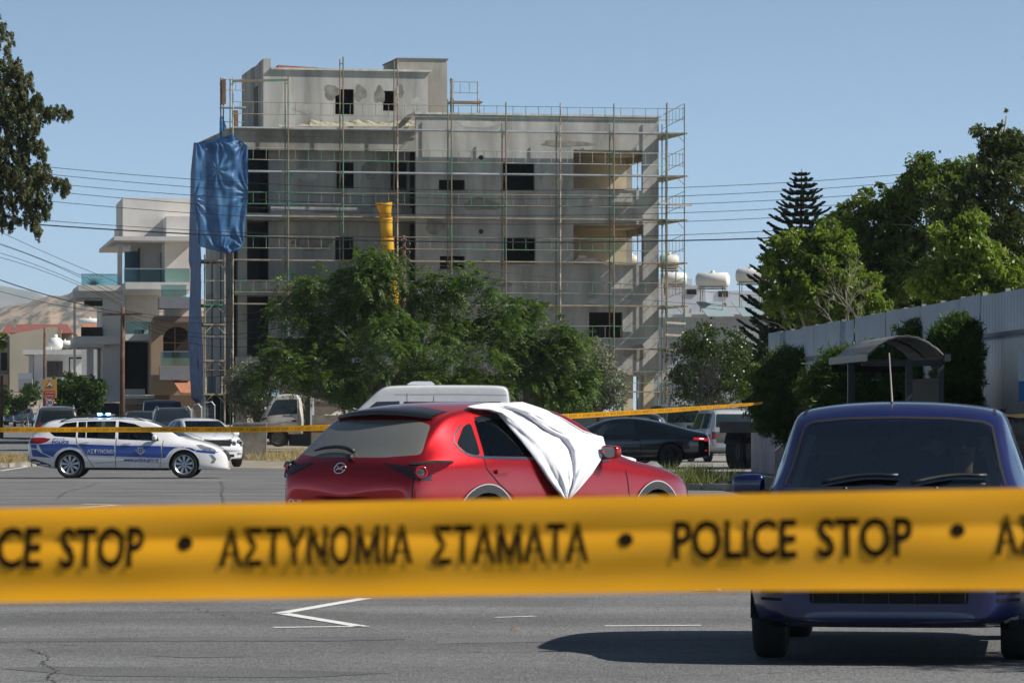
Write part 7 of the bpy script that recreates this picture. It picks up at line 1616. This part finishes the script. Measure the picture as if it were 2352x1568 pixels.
# ================================================================== white sheet on the red car
def sheet_on_car():
    b_ = SR['_bvh']; M = Matrix.Translation(Vector(SR['loc'])) @ Matrix.Rotation(R_(SR['head']), 4, 'Z') @ Matrix.Translation(Vector((-SR['_H'],0,0))); Mi = M.inverted(); cpos = Vector((0,0,CH))
    L = [(1072,934),(1088,938),(1118,941),(1142,948),(1154,962),(1172,984),(1196,1012),(1218,1040),(1238,1068),(1256,1096),(1276,1122),(1296,1145)]
    Rr = [(1082,932),(1118,926),(1200,924),(1246,939),(1290,958),(1340,988),(1384,1003),(1392,1030),(1378,1060),(1360,1088),(1338,1114),(1308,1147)]
    NI, NJ = 110, 52; ar = lambda T_, s: (float(np.interp(s*11, range(12), [p[0] for p in T_])), float(np.interp(s*11, range(12), [p[1] for p in T_])))
    px = np.zeros((NI+1,NJ+1)); py = np.zeros_like(px); dd = np.full_like(px, np.nan)
    for i in range(NI+1):
        a = ar(L, i/NI); c = ar(Rr, i/NI)
        for j in range(NJ+1):
            t = j/NJ; x = a[0] + (c[0]-a[0])*t; y = a[1] + (c[1]-a[1])*t; px[i,j] = x; py[i,j] = y
            w = P(x, y, 1.0) - cpos; o = Mi @ cpos; dv = (Mi.to_3x3() @ w).normalized(); loc, no, _, _ = b_.ray_cast(o, dv)
            if loc is not None: wl_ = M @ loc; dd[i,j] = wl_.y
    # windows are open in the body: the sheet bridges them; fill and relax
    ref = np.nanmedian(dd)
    for i in range(NI+1):
        for j in range(NJ+1):
            # expected depth of the car side / windscreen along this column of pixels
            base = 39.3 + (px[i,j] - 1000) * .0052
            if np.isnan(dd[i,j]) or abs(dd[i,j] - base) > 1.4: dd[i,j] = base + (0.25 if py[i,j] < 990 else 0)
    for _ in range(45):
        s = np.pad(dd, 1, mode='edge'); dd = .25*(s[:-2,1:-1] + s[2:,1:-1] + s[1:-1,:-2] + s[1:-1,2:])
    rows = []
    for i in range(NI+1):
        r = []
        for j in range(NJ+1):
            s, t = i/NI, j/NJ; e = min(1, 4*t*(1-t) + .25)
            cr_ = lambda x_: abs(((x_ / math.pi) % 1) - .5) * 2
            f = .030*math.sin(9.5*t + 2.2*s + 1.2*math.sin(3*s)) + .020*math.sin(17*t - 6*s + 1) + .035*cr_(6.5*t + 3.1*s + .5*math.sin(5*s)) * s + .028*cr_(11*t - 5*s + .8*math.sin(4*t)) + .016*cr_(19*t + 7*s) + .010*cr_(31*t - 13*s + math.sin(9*s)) + .018*cr_(9*s + 6*t) + .006*cr_(40*s + 21*t)
            q = t - (.30 + .34*s); f -= .060*math.exp(-(q/.05)**2) * min(1, s*3); q2 = t - (.62 + .2*s); f += .05*math.exp(-(q2/.12)**2); q3 = t - (.85 - .25*s); f -= .035*math.exp(-(q3/.04)**2)
            r.append(tuple(P(px[i,j], py[i,j], dd[i,j] - .10 - f*e)))
        rows.append(r)
    mb = MB(); mb.sheet(rows); m = mat('white_cotton', (.78,.78,.83), .85, trans=.10, bump=.15, bscale=30); o = obj('white_sheet', mb, m, smooth=True); sd = o.modifiers.new('t','SOLIDIFY'); sd.thickness = .006; mb = MB()
    # the end that lies over the foot of the windscreen beyond the mirror
    rows = []
    for i in range(26):
        s = i/25; x = 1398 + 62*s; r = []
        for j in range(9):
            t = j/8; top = 1034 + 18*s**.6 if s < .85 else 1051 + (s-.85)*30; bot = 1052 + 10*s; y = top + (bot-top)*t; r.append(tuple(P(x, y, 41.6 + .6*t*0 + .9*s + .05*math.sin(9*s + 4*t) + .03*math.sin(21*s))))
        rows.append(r)
    mb.sheet(rows)
    o2 = obj('sheet_end', mb, m, o, True); sd = o2.modifiers.new('t','SOLIDIFY'); sd.thickness = .006
    return tag(o, 'white cotton sheet draped over the windscreen and front door of the red car', 'sheet')
sheet = sheet_on_car()
# small printed mark on the sheet
p = P(1252,986,41.9); 
# ================================================================== cables and poles
M_cable = mat('cable', (.015,.016,.018), .7); M_pole = mat('wood_pole', (.10,.05,.035), .9, var=.3, vscale=3, col2=(.16,.09,.06), c2s=2)
def cable(pts, d, r=.011, name='power_cable', lab=None, d2=None):
    A = np.polyfit([p[0] for p in pts], [p[1] for p in pts], min(2, len(pts)-1)); x0, x1 = pts[0][0], pts[-1][0]; n = 40; q = []
    for i in range(n+1): x = x0 + (x1-x0)*i/n; dd = d + ((d2 or d) - d)*i/n; q.append(P(x, float(np.polyval(A, x)), dd))
    mb = MB(); mb.path(q, r, 5); o = obj(name, mb, M_cable, smooth=True); return tag(o, lab, 'cable', None)
main = [('highest',[(-300,338),(255,392),(437,411),(1572,436),(2078,398),(2700,330)]),('second highest',[(-300,353),(110,393),(437,430),(1572,455),(2112,413),(2700,345)]),('third from the top',[(-300,375),(170,422),(437,449),(1572,471),(1988,447),(2700,372)]),
        ('fourth from the top',[(-300,393),(150,437),(437,468),(1572,492),(1962,468),(2700,390)]),('fifth from the top',[(-300,418),(120,458),(437,488),(1572,513),(1962,488),(2700,412)]),('sixth from the top',[(-300,468),(47,500),(437,530),(1572,540),(1962,518),(2700,450)])]
for w, p in main: cable(p, 158, .011, lab=f'{w} of the thin power cables sagging across the whole view')
cable([(-300,482),(0,507),(437,542),(1120,561),(1490,554),(1784,541),(2100,527),(2700,490)], 157, .024, lab='thick black power cable sagging right across the concrete building')
lft = [[(-200,430),(10,537),(280,652)],[(-200,500),(0,553),(175,637),(281,672)],[(-200,520),(0,562),(281,690)],[(-200,540),(0,581),(281,700)],[(-200,555),(0,591),(281,704)],[(-200,600),(0,668),(100,695),(281,722)]]
for k, p in enumerate(lft): cable(p, 194, .012, lab=f'{("topmost","second","third","fourth","fifth","lowest")[k]} of the thin cables sloping down left of the wooden pole', d2=197.8)
cable([(-200,560),(0,642),(150,690),(281,718)], 193, .026, lab='thick cable sloping down from the left edge to the wooden pole by the white house', d2=197.8)
rt = [[(281,712),(700,690),(905,600)],[(281,716),(700,706),(905,612)],[(281,720),(750,715),(905,624)],[(281,724),(750,728),(905,636)],[(281,728),(760,742),(905,648)]]
for k, p in enumerate(rt): cable(p, 197.8, .011, lab=f'{("topmost","second","third","fourth","lowest")[k]} cable running from the wooden pole behind the wide tree', d2=182)
rt = [[(930,600),(1400,650),(1900,690)],[(930,612),(1400,680),(1900,715)]]
for k, p in enumerate(rt): cable(p, 165, .010, lab=f'{("upper","lower")[k]} faint cable crossing the right part of the concrete building', d2=190)
def pole(px, d, ytop, lab, r=.13, arm=True, ins=0):
    b = Vector(((px - CX)*d/FP, d, gz(d))); R0 = thing('utility_pole', lab, 'pole', tuple(b), 0, 'wooden utility poles'); h = P(0, ytop, d).z - b.z
    mb = MB(); mb.path([(0,0,0),(0,0,h*.5),(.02,0,h)], [r, r*.85, r*.7], 10); obj('post', mb, M_pole, R0, True)
    if arm: mb = MB(); mb.beam((-.9,-.12,h - .35),(.9,-.12,h - .32),.09,.09); obj('cross_arm', mb, M_pole, R0)
    for k in range(ins):
        for s in (1,-1):
            mb = MB(); c = (s*(.10 + .16*(k % 2)), -.12, h - .2 - k*.17); mb.lathe([(0,.05),(.05,.045),(.06,0),(.03,-.02),(.055,-.05),(0,-.06)], c, 'z', 10); mb.tube(c, (0, -.1, c[2] - .03), .012, 5); obj('insulator', mb, mat('brown_porcelain', (.10,.07,.06), .3), R0, True)
    return R0, h
pole(281, 198, 705, 'wooden utility pole with a cross arm in front of the white house')
pole(926, 183, 541, 'wooden utility pole stacked with insulators behind the wide tree', ins=8, arm=False)
pole(102, 250, 752, 'slim wooden pole behind the yellow road sign', .10, False)
pole(3, 232, 862, 'wooden pole cut by the left edge behind the far hatchbacks', .12, False)
# ================================================================== road sign
SG = thing('road_sign', 'yellow board sign with speed hump triangle and red plate above a round disc', 'road sign', (P(114,966,196).x, 196, gz(196)))
D_ = 196; px2 = D_/FP; zc = lambda y: P(0,y,D_).z - gz(D_)
mb = MB(); mb.tube((.02,0.03,0),(.02,0.03,zc(872)), .03, 8); obj('post', mb, M_post, SG)
mb = MB(); hw = 16.5*px2; mb.prism(rnd([(-hw,zc(914)),(hw,zc(914)),(hw,zc(870)),(-hw,zc(870))],.02), 'y', -.01, .01); obj('backing_board', mb, mat('sign_yellow', (.62,.36,.08), .5), SG)
c = zc(884); tr = lambda s: [(-s*.9, c - s*.52), (s*.9, c - s*.52), (0, c + s*1.04)]
mb = MB(); mb.prism(rnd(tr(.21),.02), 'y', -.016, -.011); tri = obj('warning_triangle', mb, mat('sign_red', (.50,.02,.02), .45), SG)
mb = MB(); mb.prism(rnd(tr(.155),.015), 'y', -.022, -.017); obj('triangle_face', mb, mat('sign_white', (.75,.75,.72), .5), tri)
mb = MB(); mb.prism([(-.11, c - .07),(-.06,c - .055),(-.03,c - .01),(.03,c - .01),(.06,c - .055),(.11,c - .07)], 'y', -.027, -.023); obj('hump_symbol', mb, M_gap, tri)
mb = MB(); mb.box(-13*px2, 13*px2, -.017, -.011, zc(912), zc(897)); pl = obj('red_plate', mb, mat('sign_red'  , (.5,.02,.02), .45), SG)
for k, t_ in enumerate(('ΥΠΕΡΥΨΩΜΕΝΗ', 'ΔΙΑΒΑΣΗ')):
    bm = text_bm(t_, 23*px2, 4.2*px2)
    for v in bm.verts: v.co = Vector((v.co.x - 11.5*px2, -.021, zc(903.5 + k*7) + v.co.y))
    bm_obj('lettering', bm, mat('sign_white', (1,1,1)), pl, False)
mb = MB(); mb.lathe([(0,-.014),(10.5*px2,-.014),(10.5*px2,0),(0,0)], (0,0,zc(924)), 'y', 26); rd = obj('speed_disc', mb, mat('sign_red', (.5,.02,.02)), SG)
mb = MB(); mb.lathe([(0,-.019),(8*px2,-.019),(8*px2,-.015)], (0,0,zc(924)), 'y', 26); obj('disc_face', mb, mat('sign_white', (1,1,1)), rd)
bm = text_bm('30', 11*px2, 8.5*px2, .03)
for v in bm.verts: v.co = Vector((v.co.x - 5.5*px2, -.024, zc(928.2) + v.co.y))
bm_obj('lettering', bm, mat('sign_black', (.02,.02,.05)), rd, False)
# low boundary walls
def wall_thing(name, lab, a, b, h, m, t=.2):
    a = Vector((*a, 0)); b = Vector((*b, 0)); o = thing(name, lab, 'wall', tuple(a), math.atan2(b.y-a.y, b.x-a.x)); L = (b-a).length; mb = MB(); mb.box(0, L, 0, t, 0, h); obj('wall_face', mb, m, o); mb = MB(); mb.box(-.02, L + .02, -.03, t + .03, h + .002, h + .06); obj('coping', mb, M_kerb, o); return o
wall_thing('boundary_wall', 'low weathered concrete wall right of the white saloon, under the olive tree', (P(535,966,150).x, 150), (P(612,966,150).x, 150), 1.25, mat('weathered_wall', (.33,.29,.24), .95, var=.3, vscale=1, col2=(.16,.14,.12), c2s=.7))
wall_thing('boundary_wall', 'brown block wall seen behind the load of the white lorry', (P(715,966,195).x, 195), (P(1180,966,195).x, 195), 2.2, mat('brown_block_wall', (.30,.25,.20), .95, var=.25, vscale=1))
wall_thing('boundary_wall', 'long low pale wall behind the parked cars left of centre', (P(170,966,190).x, 190), (P(420,966,190).x, 190), .9, M_kerb)
# mesh barriers at the foot of the scaffold
for k, (x0, x1) in enumerate(((418,438),(440,462),(463,493))):
    d = 184 + k*.3; o = thing('mesh_barrier', f'{("left","middle","right")[k]} one of three rounded mesh barrier panels below the blue netting', 'barrier', (P(x0,966,d).x, d, 0), 0, 'mesh barriers below the netting'); w = (x1-x0)*d/FP; z1 = P(0,(936,930,925)[k],d).z
    mb = MB(); mb.path([(0,0,0),(0,0,z1-.15),(.12,0,z1),(w-.12,0,z1 + .05),(w,0,z1-.1),(w,0,0)], .03, 6); obj('frame', mb, M_galv, o); mb = MB(); 
    for q in range(1,9): mb.tube((w*q/9,0,.2),(w*q/9,0,z1-.05), .006, 4)
    for q in range(1,9): mb.tube((0,0,z1*q/9),(w,0,z1*q/9), .006, 4)
    obj('mesh', mb, M_galv, o)

# ================================================================== houses on the left
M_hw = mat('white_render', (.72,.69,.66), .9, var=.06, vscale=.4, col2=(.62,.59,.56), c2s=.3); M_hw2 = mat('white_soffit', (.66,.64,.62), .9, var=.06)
M_bal = glass_mat('balcony_glass', (.55,.72,.70), .08); M_alu = mat('aluminium', (.45,.46,.47), .4, .6); M_tan = mat('tan_render', (.40,.28,.18), .9, var=.1, vscale=.6); M_tile = mat('terracotta_tile', (.42,.17,.09), .85, var=.25, vscale=6, bump=.8, bscale=9)
M_wind = mat('window_pane', (.05,.08,.10), .05, spec=.8); M_grey = mat('grey_render_wall', (.27,.28,.31), .9, var=.08)
W_ = Frame(262, 224, 8.0, gz(224)); h = W_.root('white_house', 'white modern three storey house with glass balconies and a deep flat roof', 'house')
def bx(name, x0, y0, x1, y1, v0, v1, m, par=h, fr=W_, hv=None):
    """box whose front face fills the pixel rectangle at depth v0"""
    a, b, z0, z1 = fr.rect(x0, y0, x1, y1, v0 if hv is None else hv); mb = MB(); mb.box(a, b, v0, v1, z0, z1); return obj(name, mb, m, par)
bx('penthouse_block', 282,455,452,543, 4,11, M_hw); bx('penthouse_block', 382,497,460,543, 1.2,3.99, M_hw); bx('penthouse_block', 273,520,281.5,543, 5,10, M_hw)
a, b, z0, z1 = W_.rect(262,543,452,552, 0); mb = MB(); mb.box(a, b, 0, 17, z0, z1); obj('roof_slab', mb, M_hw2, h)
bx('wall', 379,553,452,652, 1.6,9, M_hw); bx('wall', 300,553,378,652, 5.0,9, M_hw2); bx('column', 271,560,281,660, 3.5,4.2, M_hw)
bx('sliding_door', 286,578,318,650, 4.85,4.98, M_wind); bx('door_frame', 318,570,321,650, 4.85,4.99, M_gap); bx('side_window', 369,580,378,650, 4.7,4.99, M_wind)
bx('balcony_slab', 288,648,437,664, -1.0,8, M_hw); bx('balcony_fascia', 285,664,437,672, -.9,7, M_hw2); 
bx('balcony_glass_panel', 284,618,436,648, -.95,-.93, M_bal); bx('handrail', 284,616,436,618.5, -.97,-.90, M_alu)
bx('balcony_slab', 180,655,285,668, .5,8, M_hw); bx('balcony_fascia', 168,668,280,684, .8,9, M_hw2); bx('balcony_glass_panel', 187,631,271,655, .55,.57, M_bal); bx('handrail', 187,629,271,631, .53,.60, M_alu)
bx('wall', 236,684,281,775, 1.2,8, M_hw); bx('wall', 236,775,277,922, 1.25,8, M_hw); bx('column', 281,675,287,775, -.5,0, M_hw); bx('column', 169,684,174,880, 1.5,1.9, M_hw)
bx('wall', 288,672,366,770, 3.5,8, M_hw2); bx('balcony_slab', 288,767,352,782, -1.0,3.4, M_hw); bx('balcony_glass_panel', 290,738,350,767, -.95,-.93, M_bal)
bx('balcony_slab', 174,772,280,790, .7,8, M_hw); bx('planter', 187,751,235,772, 1.0,1.6, mat('planter_green', (.02,.035,.02), .95, var=.5, vscale=6)); bx('balcony_slab', 164,790,240,797, .8,8, M_hw2)
bx('column', 200,797,215,884, 3,3.6, M_hw); bx('column', 225,797,235,900, 4,4.6, mat('beige_column', (.42,.36,.29), .9))
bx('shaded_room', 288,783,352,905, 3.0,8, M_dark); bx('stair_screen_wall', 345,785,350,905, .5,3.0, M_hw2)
for k in range(9): bx('screen_bar', 292 + k*6.4,785,293.2 + k*6.4,895, .4,.45, M_gap)
bx('balcony_slab', 285,908,365,915, -1.0,3, M_hw); bx('parapet', 285,915,365,928, -.6,3, mat('beige_parapet', (.45,.40,.32), .9)); bx('railing', 287,893,333,907, -.9,-.85, M_alu)
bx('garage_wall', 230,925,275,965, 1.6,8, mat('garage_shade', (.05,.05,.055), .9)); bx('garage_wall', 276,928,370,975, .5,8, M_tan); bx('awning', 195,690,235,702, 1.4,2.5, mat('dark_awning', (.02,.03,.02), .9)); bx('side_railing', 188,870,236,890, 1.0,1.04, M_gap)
for k in range(3): bx('balcony_chair', 309 + k*8,757,315 + k*8,766, -.6,-.2, M_blk)
bx('hanging_plant', 196,884,236,900, .9,1.2, mat('planter_green', (.02,.035,.02), .95))
# agave on the balcony
u, z = W_.uz(214, 655, .9); AG = thing('agave_plant', 'spiky dark potted plant behind the upper left balcony glass', 'plant', tuple(h.matrix_basis @ Vector((u, .9, z)))); mb = MB()
for k in range(9): a_ = R_(20 + 17.5*k); mb.path([(0,0,0),(.28*math.cos(a_),.05,.28*math.sin(a_)),(.62*math.cos(a_)*1.1,.1,.58*math.sin(a_))], [.03,.025,.006], 5)
obj('leaves', mb, mat('agave_leaf', (.02,.05,.03), .7), AG)
# grey glass bay of the neighbour and the tan arched house
W2 = Frame(350, 219, 6.0, gz(219)); t_ = W2.root('tan_arched_house', 'tan house with a big brown arch and glass balcony behind the blue netting', 'house')
b2x = lambda *a, **k: bx(*a, par=t_, fr=W2, **k)
a, b, z0, z1 = W2.rect(347,740,470,907, 0); arch = []
ca, cb, cz0, cz1 = W2.rect(374,750,440,822, 0); rad = (cb - ca)/2; cx_ = (ca + cb)/2; cy_ = cz1 - rad*.95
# wall with a true arched opening: two jambs, a base and the arched head
mb = MB(); mb.box(a, ca, 0, .4, z0, z1); mb.box(cb, b, 0, .4, z0, z1); mb.box(ca, cb, 0, .4, z0, cz0)
hd = [(ca, z1)] + [(cx_ - rad*math.cos(math.pi*k/20), cy_ + rad*.95*math.sin(math.pi*k/20)) for k in range(21)] + [(cb, z1)]
for k in range(20):
    p, q = hd[k+1], hd[k+2]; mb.add([(p[0],0,p[1]),(q[0],0,q[1]),(q[0],0,z1),(p[0],0,z1),(p[0],.4,p[1]),(q[0],.4,q[1]),(q[0],.4,z1),(p[0],.4,z1)], [(0,1,2,3),(7,6,5,4),(0,4,5,1),(3,2,6,7)])
mb.box(ca - .001, ca + .02, 0, .4, cz0, cy_); obj('wall', mb, M_tan, t_)
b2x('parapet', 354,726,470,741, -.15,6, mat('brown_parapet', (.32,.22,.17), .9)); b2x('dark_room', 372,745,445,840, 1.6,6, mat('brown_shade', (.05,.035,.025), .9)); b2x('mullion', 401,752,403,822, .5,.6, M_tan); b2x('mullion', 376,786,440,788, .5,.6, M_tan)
b2x('side_wall', 347,742,360,905, .41,6, M_tan); b2x('balcony_parapet', 367,842,437,872, -1.3,-.1, M_grey); b2x('balcony_glass_panel', 369,808,434,840, -1.28,-1.26, M_bal); b2x('handrail', 369,806,434,808, -1.30,-1.24, M_alu)
b2x('parapet', 366,682,437,708, -1.0,2, M_grey); b2x('balcony_glass_panel', 370,656,428,682, -.98,-.96, M_bal); b2x('handrail', 369,654,430,656.5, -1.0,-.94, M_alu); b2x('upper_wall', 380,708,450,727, .5,5, M_hw)
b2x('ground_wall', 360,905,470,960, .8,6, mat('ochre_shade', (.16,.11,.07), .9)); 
ra, rb, rz0, rz1 = W2.rect(398,874,440,902, -1.5); mb = MB(); mb.add([(ra,-1.0,rz1),(rb,-1.0,rz1),(rb,-2.6,rz0),(ra + .35,-2.6,rz0),(ra,-1.0,rz1-.08),(rb,-1.0,rz1-.08),(rb,-2.6,rz0-.08),(ra + .35,-2.6,rz0-.08)], [(0,1,2,3),(7,6,5,4),(0,3,7,4),(3,2,6,7),(1,5,6,2),(0,4,5,1)]); obj('tiled_canopy', mb, M_tile, t_)
# white pilaster block between netting and building
W3 = Frame(480, 213, 8.0, gz(213)); h3 = W3.root('grey_white_house', 'pale house wall glimpsed through the left end of the scaffolding', 'house')
b3x = lambda *a, **k: bx(*a, par=h3, fr=W3, **k)
b3x('wall', 478,700,500,960, 0,1, M_grey); b3x('pilaster', 497,790,508,905, -.8,-.5, M_hw); b3x('wall', 526,795,562,905, -2,0, mat('pale_panel_wall', (.52,.53,.56), .85)); b3x('parapet', 480,690,512,712, -.3,1, M_hw); b3x('ground_wall', 478,905,560,975, -1,1, M_dark)
# further houses
W4 = Frame(0, 345, 4.0, gz(345)); h4 = W4.root('low_white_house', 'low white flat roofed house with a brown shuttered window, far left', 'house'); b4 = lambda *a, **k: bx(*a, par=h4, fr=W4, **k)
b4('roof_slab', 52,803,205,814, -.8,8, M_hw2); b4('wall', 78,814,205,905, 0,8, M_hw); b4('side_wall', 66,816,77,905, 1,8, M_hw2); b4('window', 108,829,144,866, -.06,.0, mat('brown_shutter', (.12,.07,.05), .8))
for k in range(3): b4('shutter', 110 + k*11.5,831,119 + k*11.5,865, -.12,-.07, mat('dark_shutter', (.07,.06,.055), .8))
b4('balcony', 42,870,74,896, -1.5,-.1, M_grey); b4('railing', 42,856,74,870, -1.5,-1.46, M_alu); b4('pergola', 158,820,226,824, -2,-1.9, M_gap); b4('pergola_post', 158,824,161,875, -2,-1.9, M_gap); b4('water_tank_stand', 100,796,118,803, 1,2, M_hw2)
ra, rb, rz0, rz1 = W4.rect(112,855,225,880, -1); mb = MB(); mb.add([(ra,-1.5,rz0),(rb,-1.5,rz1),(rb,-1.5,rz1-.25),(ra,-1.5,rz0-.25),(ra,-.1,rz0),(rb,-.1,rz1),(rb,-.1,rz1-.25),(ra,-.1,rz0-.25)], [(0,1,2,3),(7,6,5,4),(0,4,5,1),(1,5,6,2),(2,6,7,3),(3,7,4,0)]); obj('ramp_canopy', mb, M_hw2, h4)
W5 = Frame(0, 372, 6.0, gz(372)); h5 = W5.root('beige_house', 'beige rendered house end with a plain sloping top, left edge', 'house'); b5 = lambda *a, **k: bx(*a, par=h5, fr=W5, **k)
a, b, z0, z1 = W5.rect(22,760,132,900, 0); mb = MB(); zl = W5.z(768, a); mb.prism([(a,z0),(b,z0),(b,W5.z(751,b)),(b - .6,W5.z(751,b)),(a,zl)], 'y', 0, 9); obj('wall', mb, mat('beige_wall', (.46,.40,.31), .92, var=.12, vscale=.3), h5)
b5('side_wing', -60,765,21,905, 2,9, mat('beige_shade_wall', (.38,.31,.25), .92)); b5('balcony', -40,860,20,885, .5,1.9, M_tan); b5('window', 2,810,16,850, 1.93,2.0, M_gap); b5('chimney_pipe', 31,733,36,760, 4,4.4, M_kerb)
W6 = Frame(5, 420, 3.0, gz(420)); h6 = W6.root('red_roof_house', 'house with a long dark red tiled roof behind the beige house', 'house'); b6 = lambda *a, **k: bx(*a, par=h6, fr=W6, **k)
a, b, z0, z1 = W6.rect(2,742,168,765, 0); mb = MB(); mb.add([(a,-.6,z0),(b,-.6,z0),(b - .8,5,z1),(a + .3,5,z1),(a,10.5,z0),(b,10.5,z0)], [(0,1,2,3),(3,2,5,4),(1,5,2),(0,3,4),(0,4,5,1)]); obj('roof', mb, mat('dark_red_tile', (.22,.075,.06), .85, var=.2, vscale=2), h6)
b6('wall', 6,764,165,900, 0,10, mat('ochre_wall', (.33,.22,.13), .9)); b6('window', 112,777,132,800, -.06,0, M_gap); b6('window', 141,777,155,798, -.06,0, M_wind); b6('chimney', 132,758,141,800, -.8,-.1, M_tan)
# round water tank, solar tank on the far roofs
def tank(px, py, d, rx, L, lab, m=None, horiz=True, legs=True, ang=0, rad=None):
    c = P(px, py, d); o = thing('water_tank', lab, 'water tank', tuple(c), R_(ang), 'white rooftop water tanks'); r = rad if rad else rx*d/FP; hl = L*d/FP/2; mb = MB()
    if horiz: mb.lathe([(0,-hl),(r*.7,-hl),(r,-hl + r*.22),(r,hl - r*.22),(r*.7,hl),(0,hl)], (0,0,0), 'x', 24)
    else: mb.lathe([(0,-r*.8),(r*.8,-r*.75),(r,-r*.3),(r,r*.3),(r*.7,r*.7),(r*.2,r*.85),(0,r*.85)], (0,0,0), 'z', 24)
    obj('tank_shell', mb, m or mat('tank_white', (.74,.73,.70), .5, var=.06), o, True); mb = MB(); mb.lathe([(0,.12),(r*.25,.12),(r*.3,.0),(r*.3,-.1)], (0,0,r), 'z', 14); obj('filler_cap', mb, mat('tank_white', (1,1,1)), o, True)
    if legs:
        mb = MB()
        for x in (-hl*.7 if horiz else -r*.6, hl*.7 if horiz else r*.6):
            for y in (-r*.6, r*.6): mb.tube((x,y,-r*.6),(x,y,-r - 1.5), .03, 5)
        mb.box(-hl*.9 if horiz else -r, hl*.9 if horiz else r, -r*.7, r*.7, -r - .12, -r - .04); obj('tank_stand', mb, M_scaf2, o)
    return o
tank(127,789,352,15,0,'round white water tank on the low white house roof', horiz=False, legs=False, rad=.62); tank(206,739,380,8,52,'white cylinder tank seen over the tiled roof between balcony posts', legs=False); tank(149,790,356,8,30,'small white tank right of the round one on the low white house', legs=False)
o = thing('tiled_outhouse', 'small terracotta tiled roof seen through the white house balcony', 'roof', tuple(P(208,755,330))); mb = MB(); w = 22*.033; mb.add([(-w,0,-.35),(w*1.2,0,-.35),(w*1.2,1.6,.42),(-w,1.6,.42),(-w,3,-.35),(w*1.2,3,-.35)], [(0,1,2,3),(3,2,5,4),(0,3,4),(1,5,2),(0,4,5,1)]); obj('roof', mb, M_tile, o); mb = MB(); mb.box(-w*.95, w*1.15, .1,2.9,-8,-.36); obj('wall', mb, M_hw, o)
# ================================================================== white block with water tanks on the right
W7 = Frame(1555, 268, 5.0, gz(268)); h7 = W7.root('white_rooftops', 'white flat roofed block crowded with tanks and solar panels right of the scaffolding', 'building'); b7 = lambda *a, **k: bx(*a, par=h7, fr=W7, **k)
M_bw = mat('blue_white_render', (.55,.56,.60), .9, var=.06); b7('wall', 1500,728,1800,960, 0,9, mat('grey_front_wall', (.40,.41,.43), .9, var=.08)); b7('upper_wall', 1510,655,1620,727, 3,9, M_bw); b7('upper_wall', 1621,668,1800,727, 5,9, M_bw); b7('stair_block', 1508,640,1590,654, 4,9, M_bw)
b7('window', 1578,664,1600,676, 2.93,3.0, M_gap); b7('window', 1650,668,1672,682, 4.93,5.0, M_gap); b7('window', 1640,696,1668,712, 2.0,2.1, M_gap); b7('parapet', 1500,722,1800,729, -.15,.0, M_bw)
for (xa, lab) in ((1610,0),(1690,0)):
    a, b, z0, z1 = W7.rect(xa, 692, xa + 62, 727, -.5); mb = MB(); mb.add([(a + .3,-1.4,z0),(b + .3,-1.4,z0),(b - .3,.2,z1),(a - .2,.2,z1),(a + .3,-1.34,z0-.04),(b + .3,-1.34,z0-.04),(b - .3,.26,z1-.04),(a - .2,.26,z1-.04)], [(0,1,2,3),(7,6,5,4),(0,4,5,1),(1,5,6,2),(2,6,7,3),(3,7,4,0)]); obj('solar_panel', mb, mat('solar_glass', (.28,.36,.38), .08, spec=1), h7)
for px in (1622,1634,1642,1655): b7('vent_pipe', px,708,px + 2.5,727, -.6,-.5, M_hw)
b7('air_conditioner', 1571,708,1588,727, -.5,-.1, M_hw)
tank(1637,643,268,17,76,'large white cylinder tank on a stand, left of the tiered conifer', ang=-18); tank(1724,633,266,17,66,'white cylinder tank partly behind the tiered conifer', ang=-18); tank(1537,602,262,17,44,'cream water tank showing through the right end of the scaffolding', mat('tank_cream', (.60,.56,.48), .5)); tank(1547,640,266,15,60,'lower white tank just right of the concrete building')
tank(1450,600,262,14,30,'cream tank glimpsed through the open corner loggia', mat('tank_cream', (.6,.56,.48), .5))

# ================================================================== haze over the whole place
mb = MB(); mb.box(-6000, 6000, -400, 17000, -3, 420); hz = bpy.data.materials.new('haze'); hz.use_nodes = True; t = hz.node_tree; t.nodes.clear()
o_ = t.nodes.new('ShaderNodeOutputMaterial'); pv = t.nodes.new('ShaderNodeVolumePrincipled'); pv.inputs['Color'].default_value = (.78,.88,1,1); pv.inputs['Density'].default_value = 7e-5; pv.inputs['Anisotropy'].default_value = 0.1
t.links.new(pv.outputs[0], o_.inputs['Volume']); tag(obj('haze', mb, hz), kind='stuff')
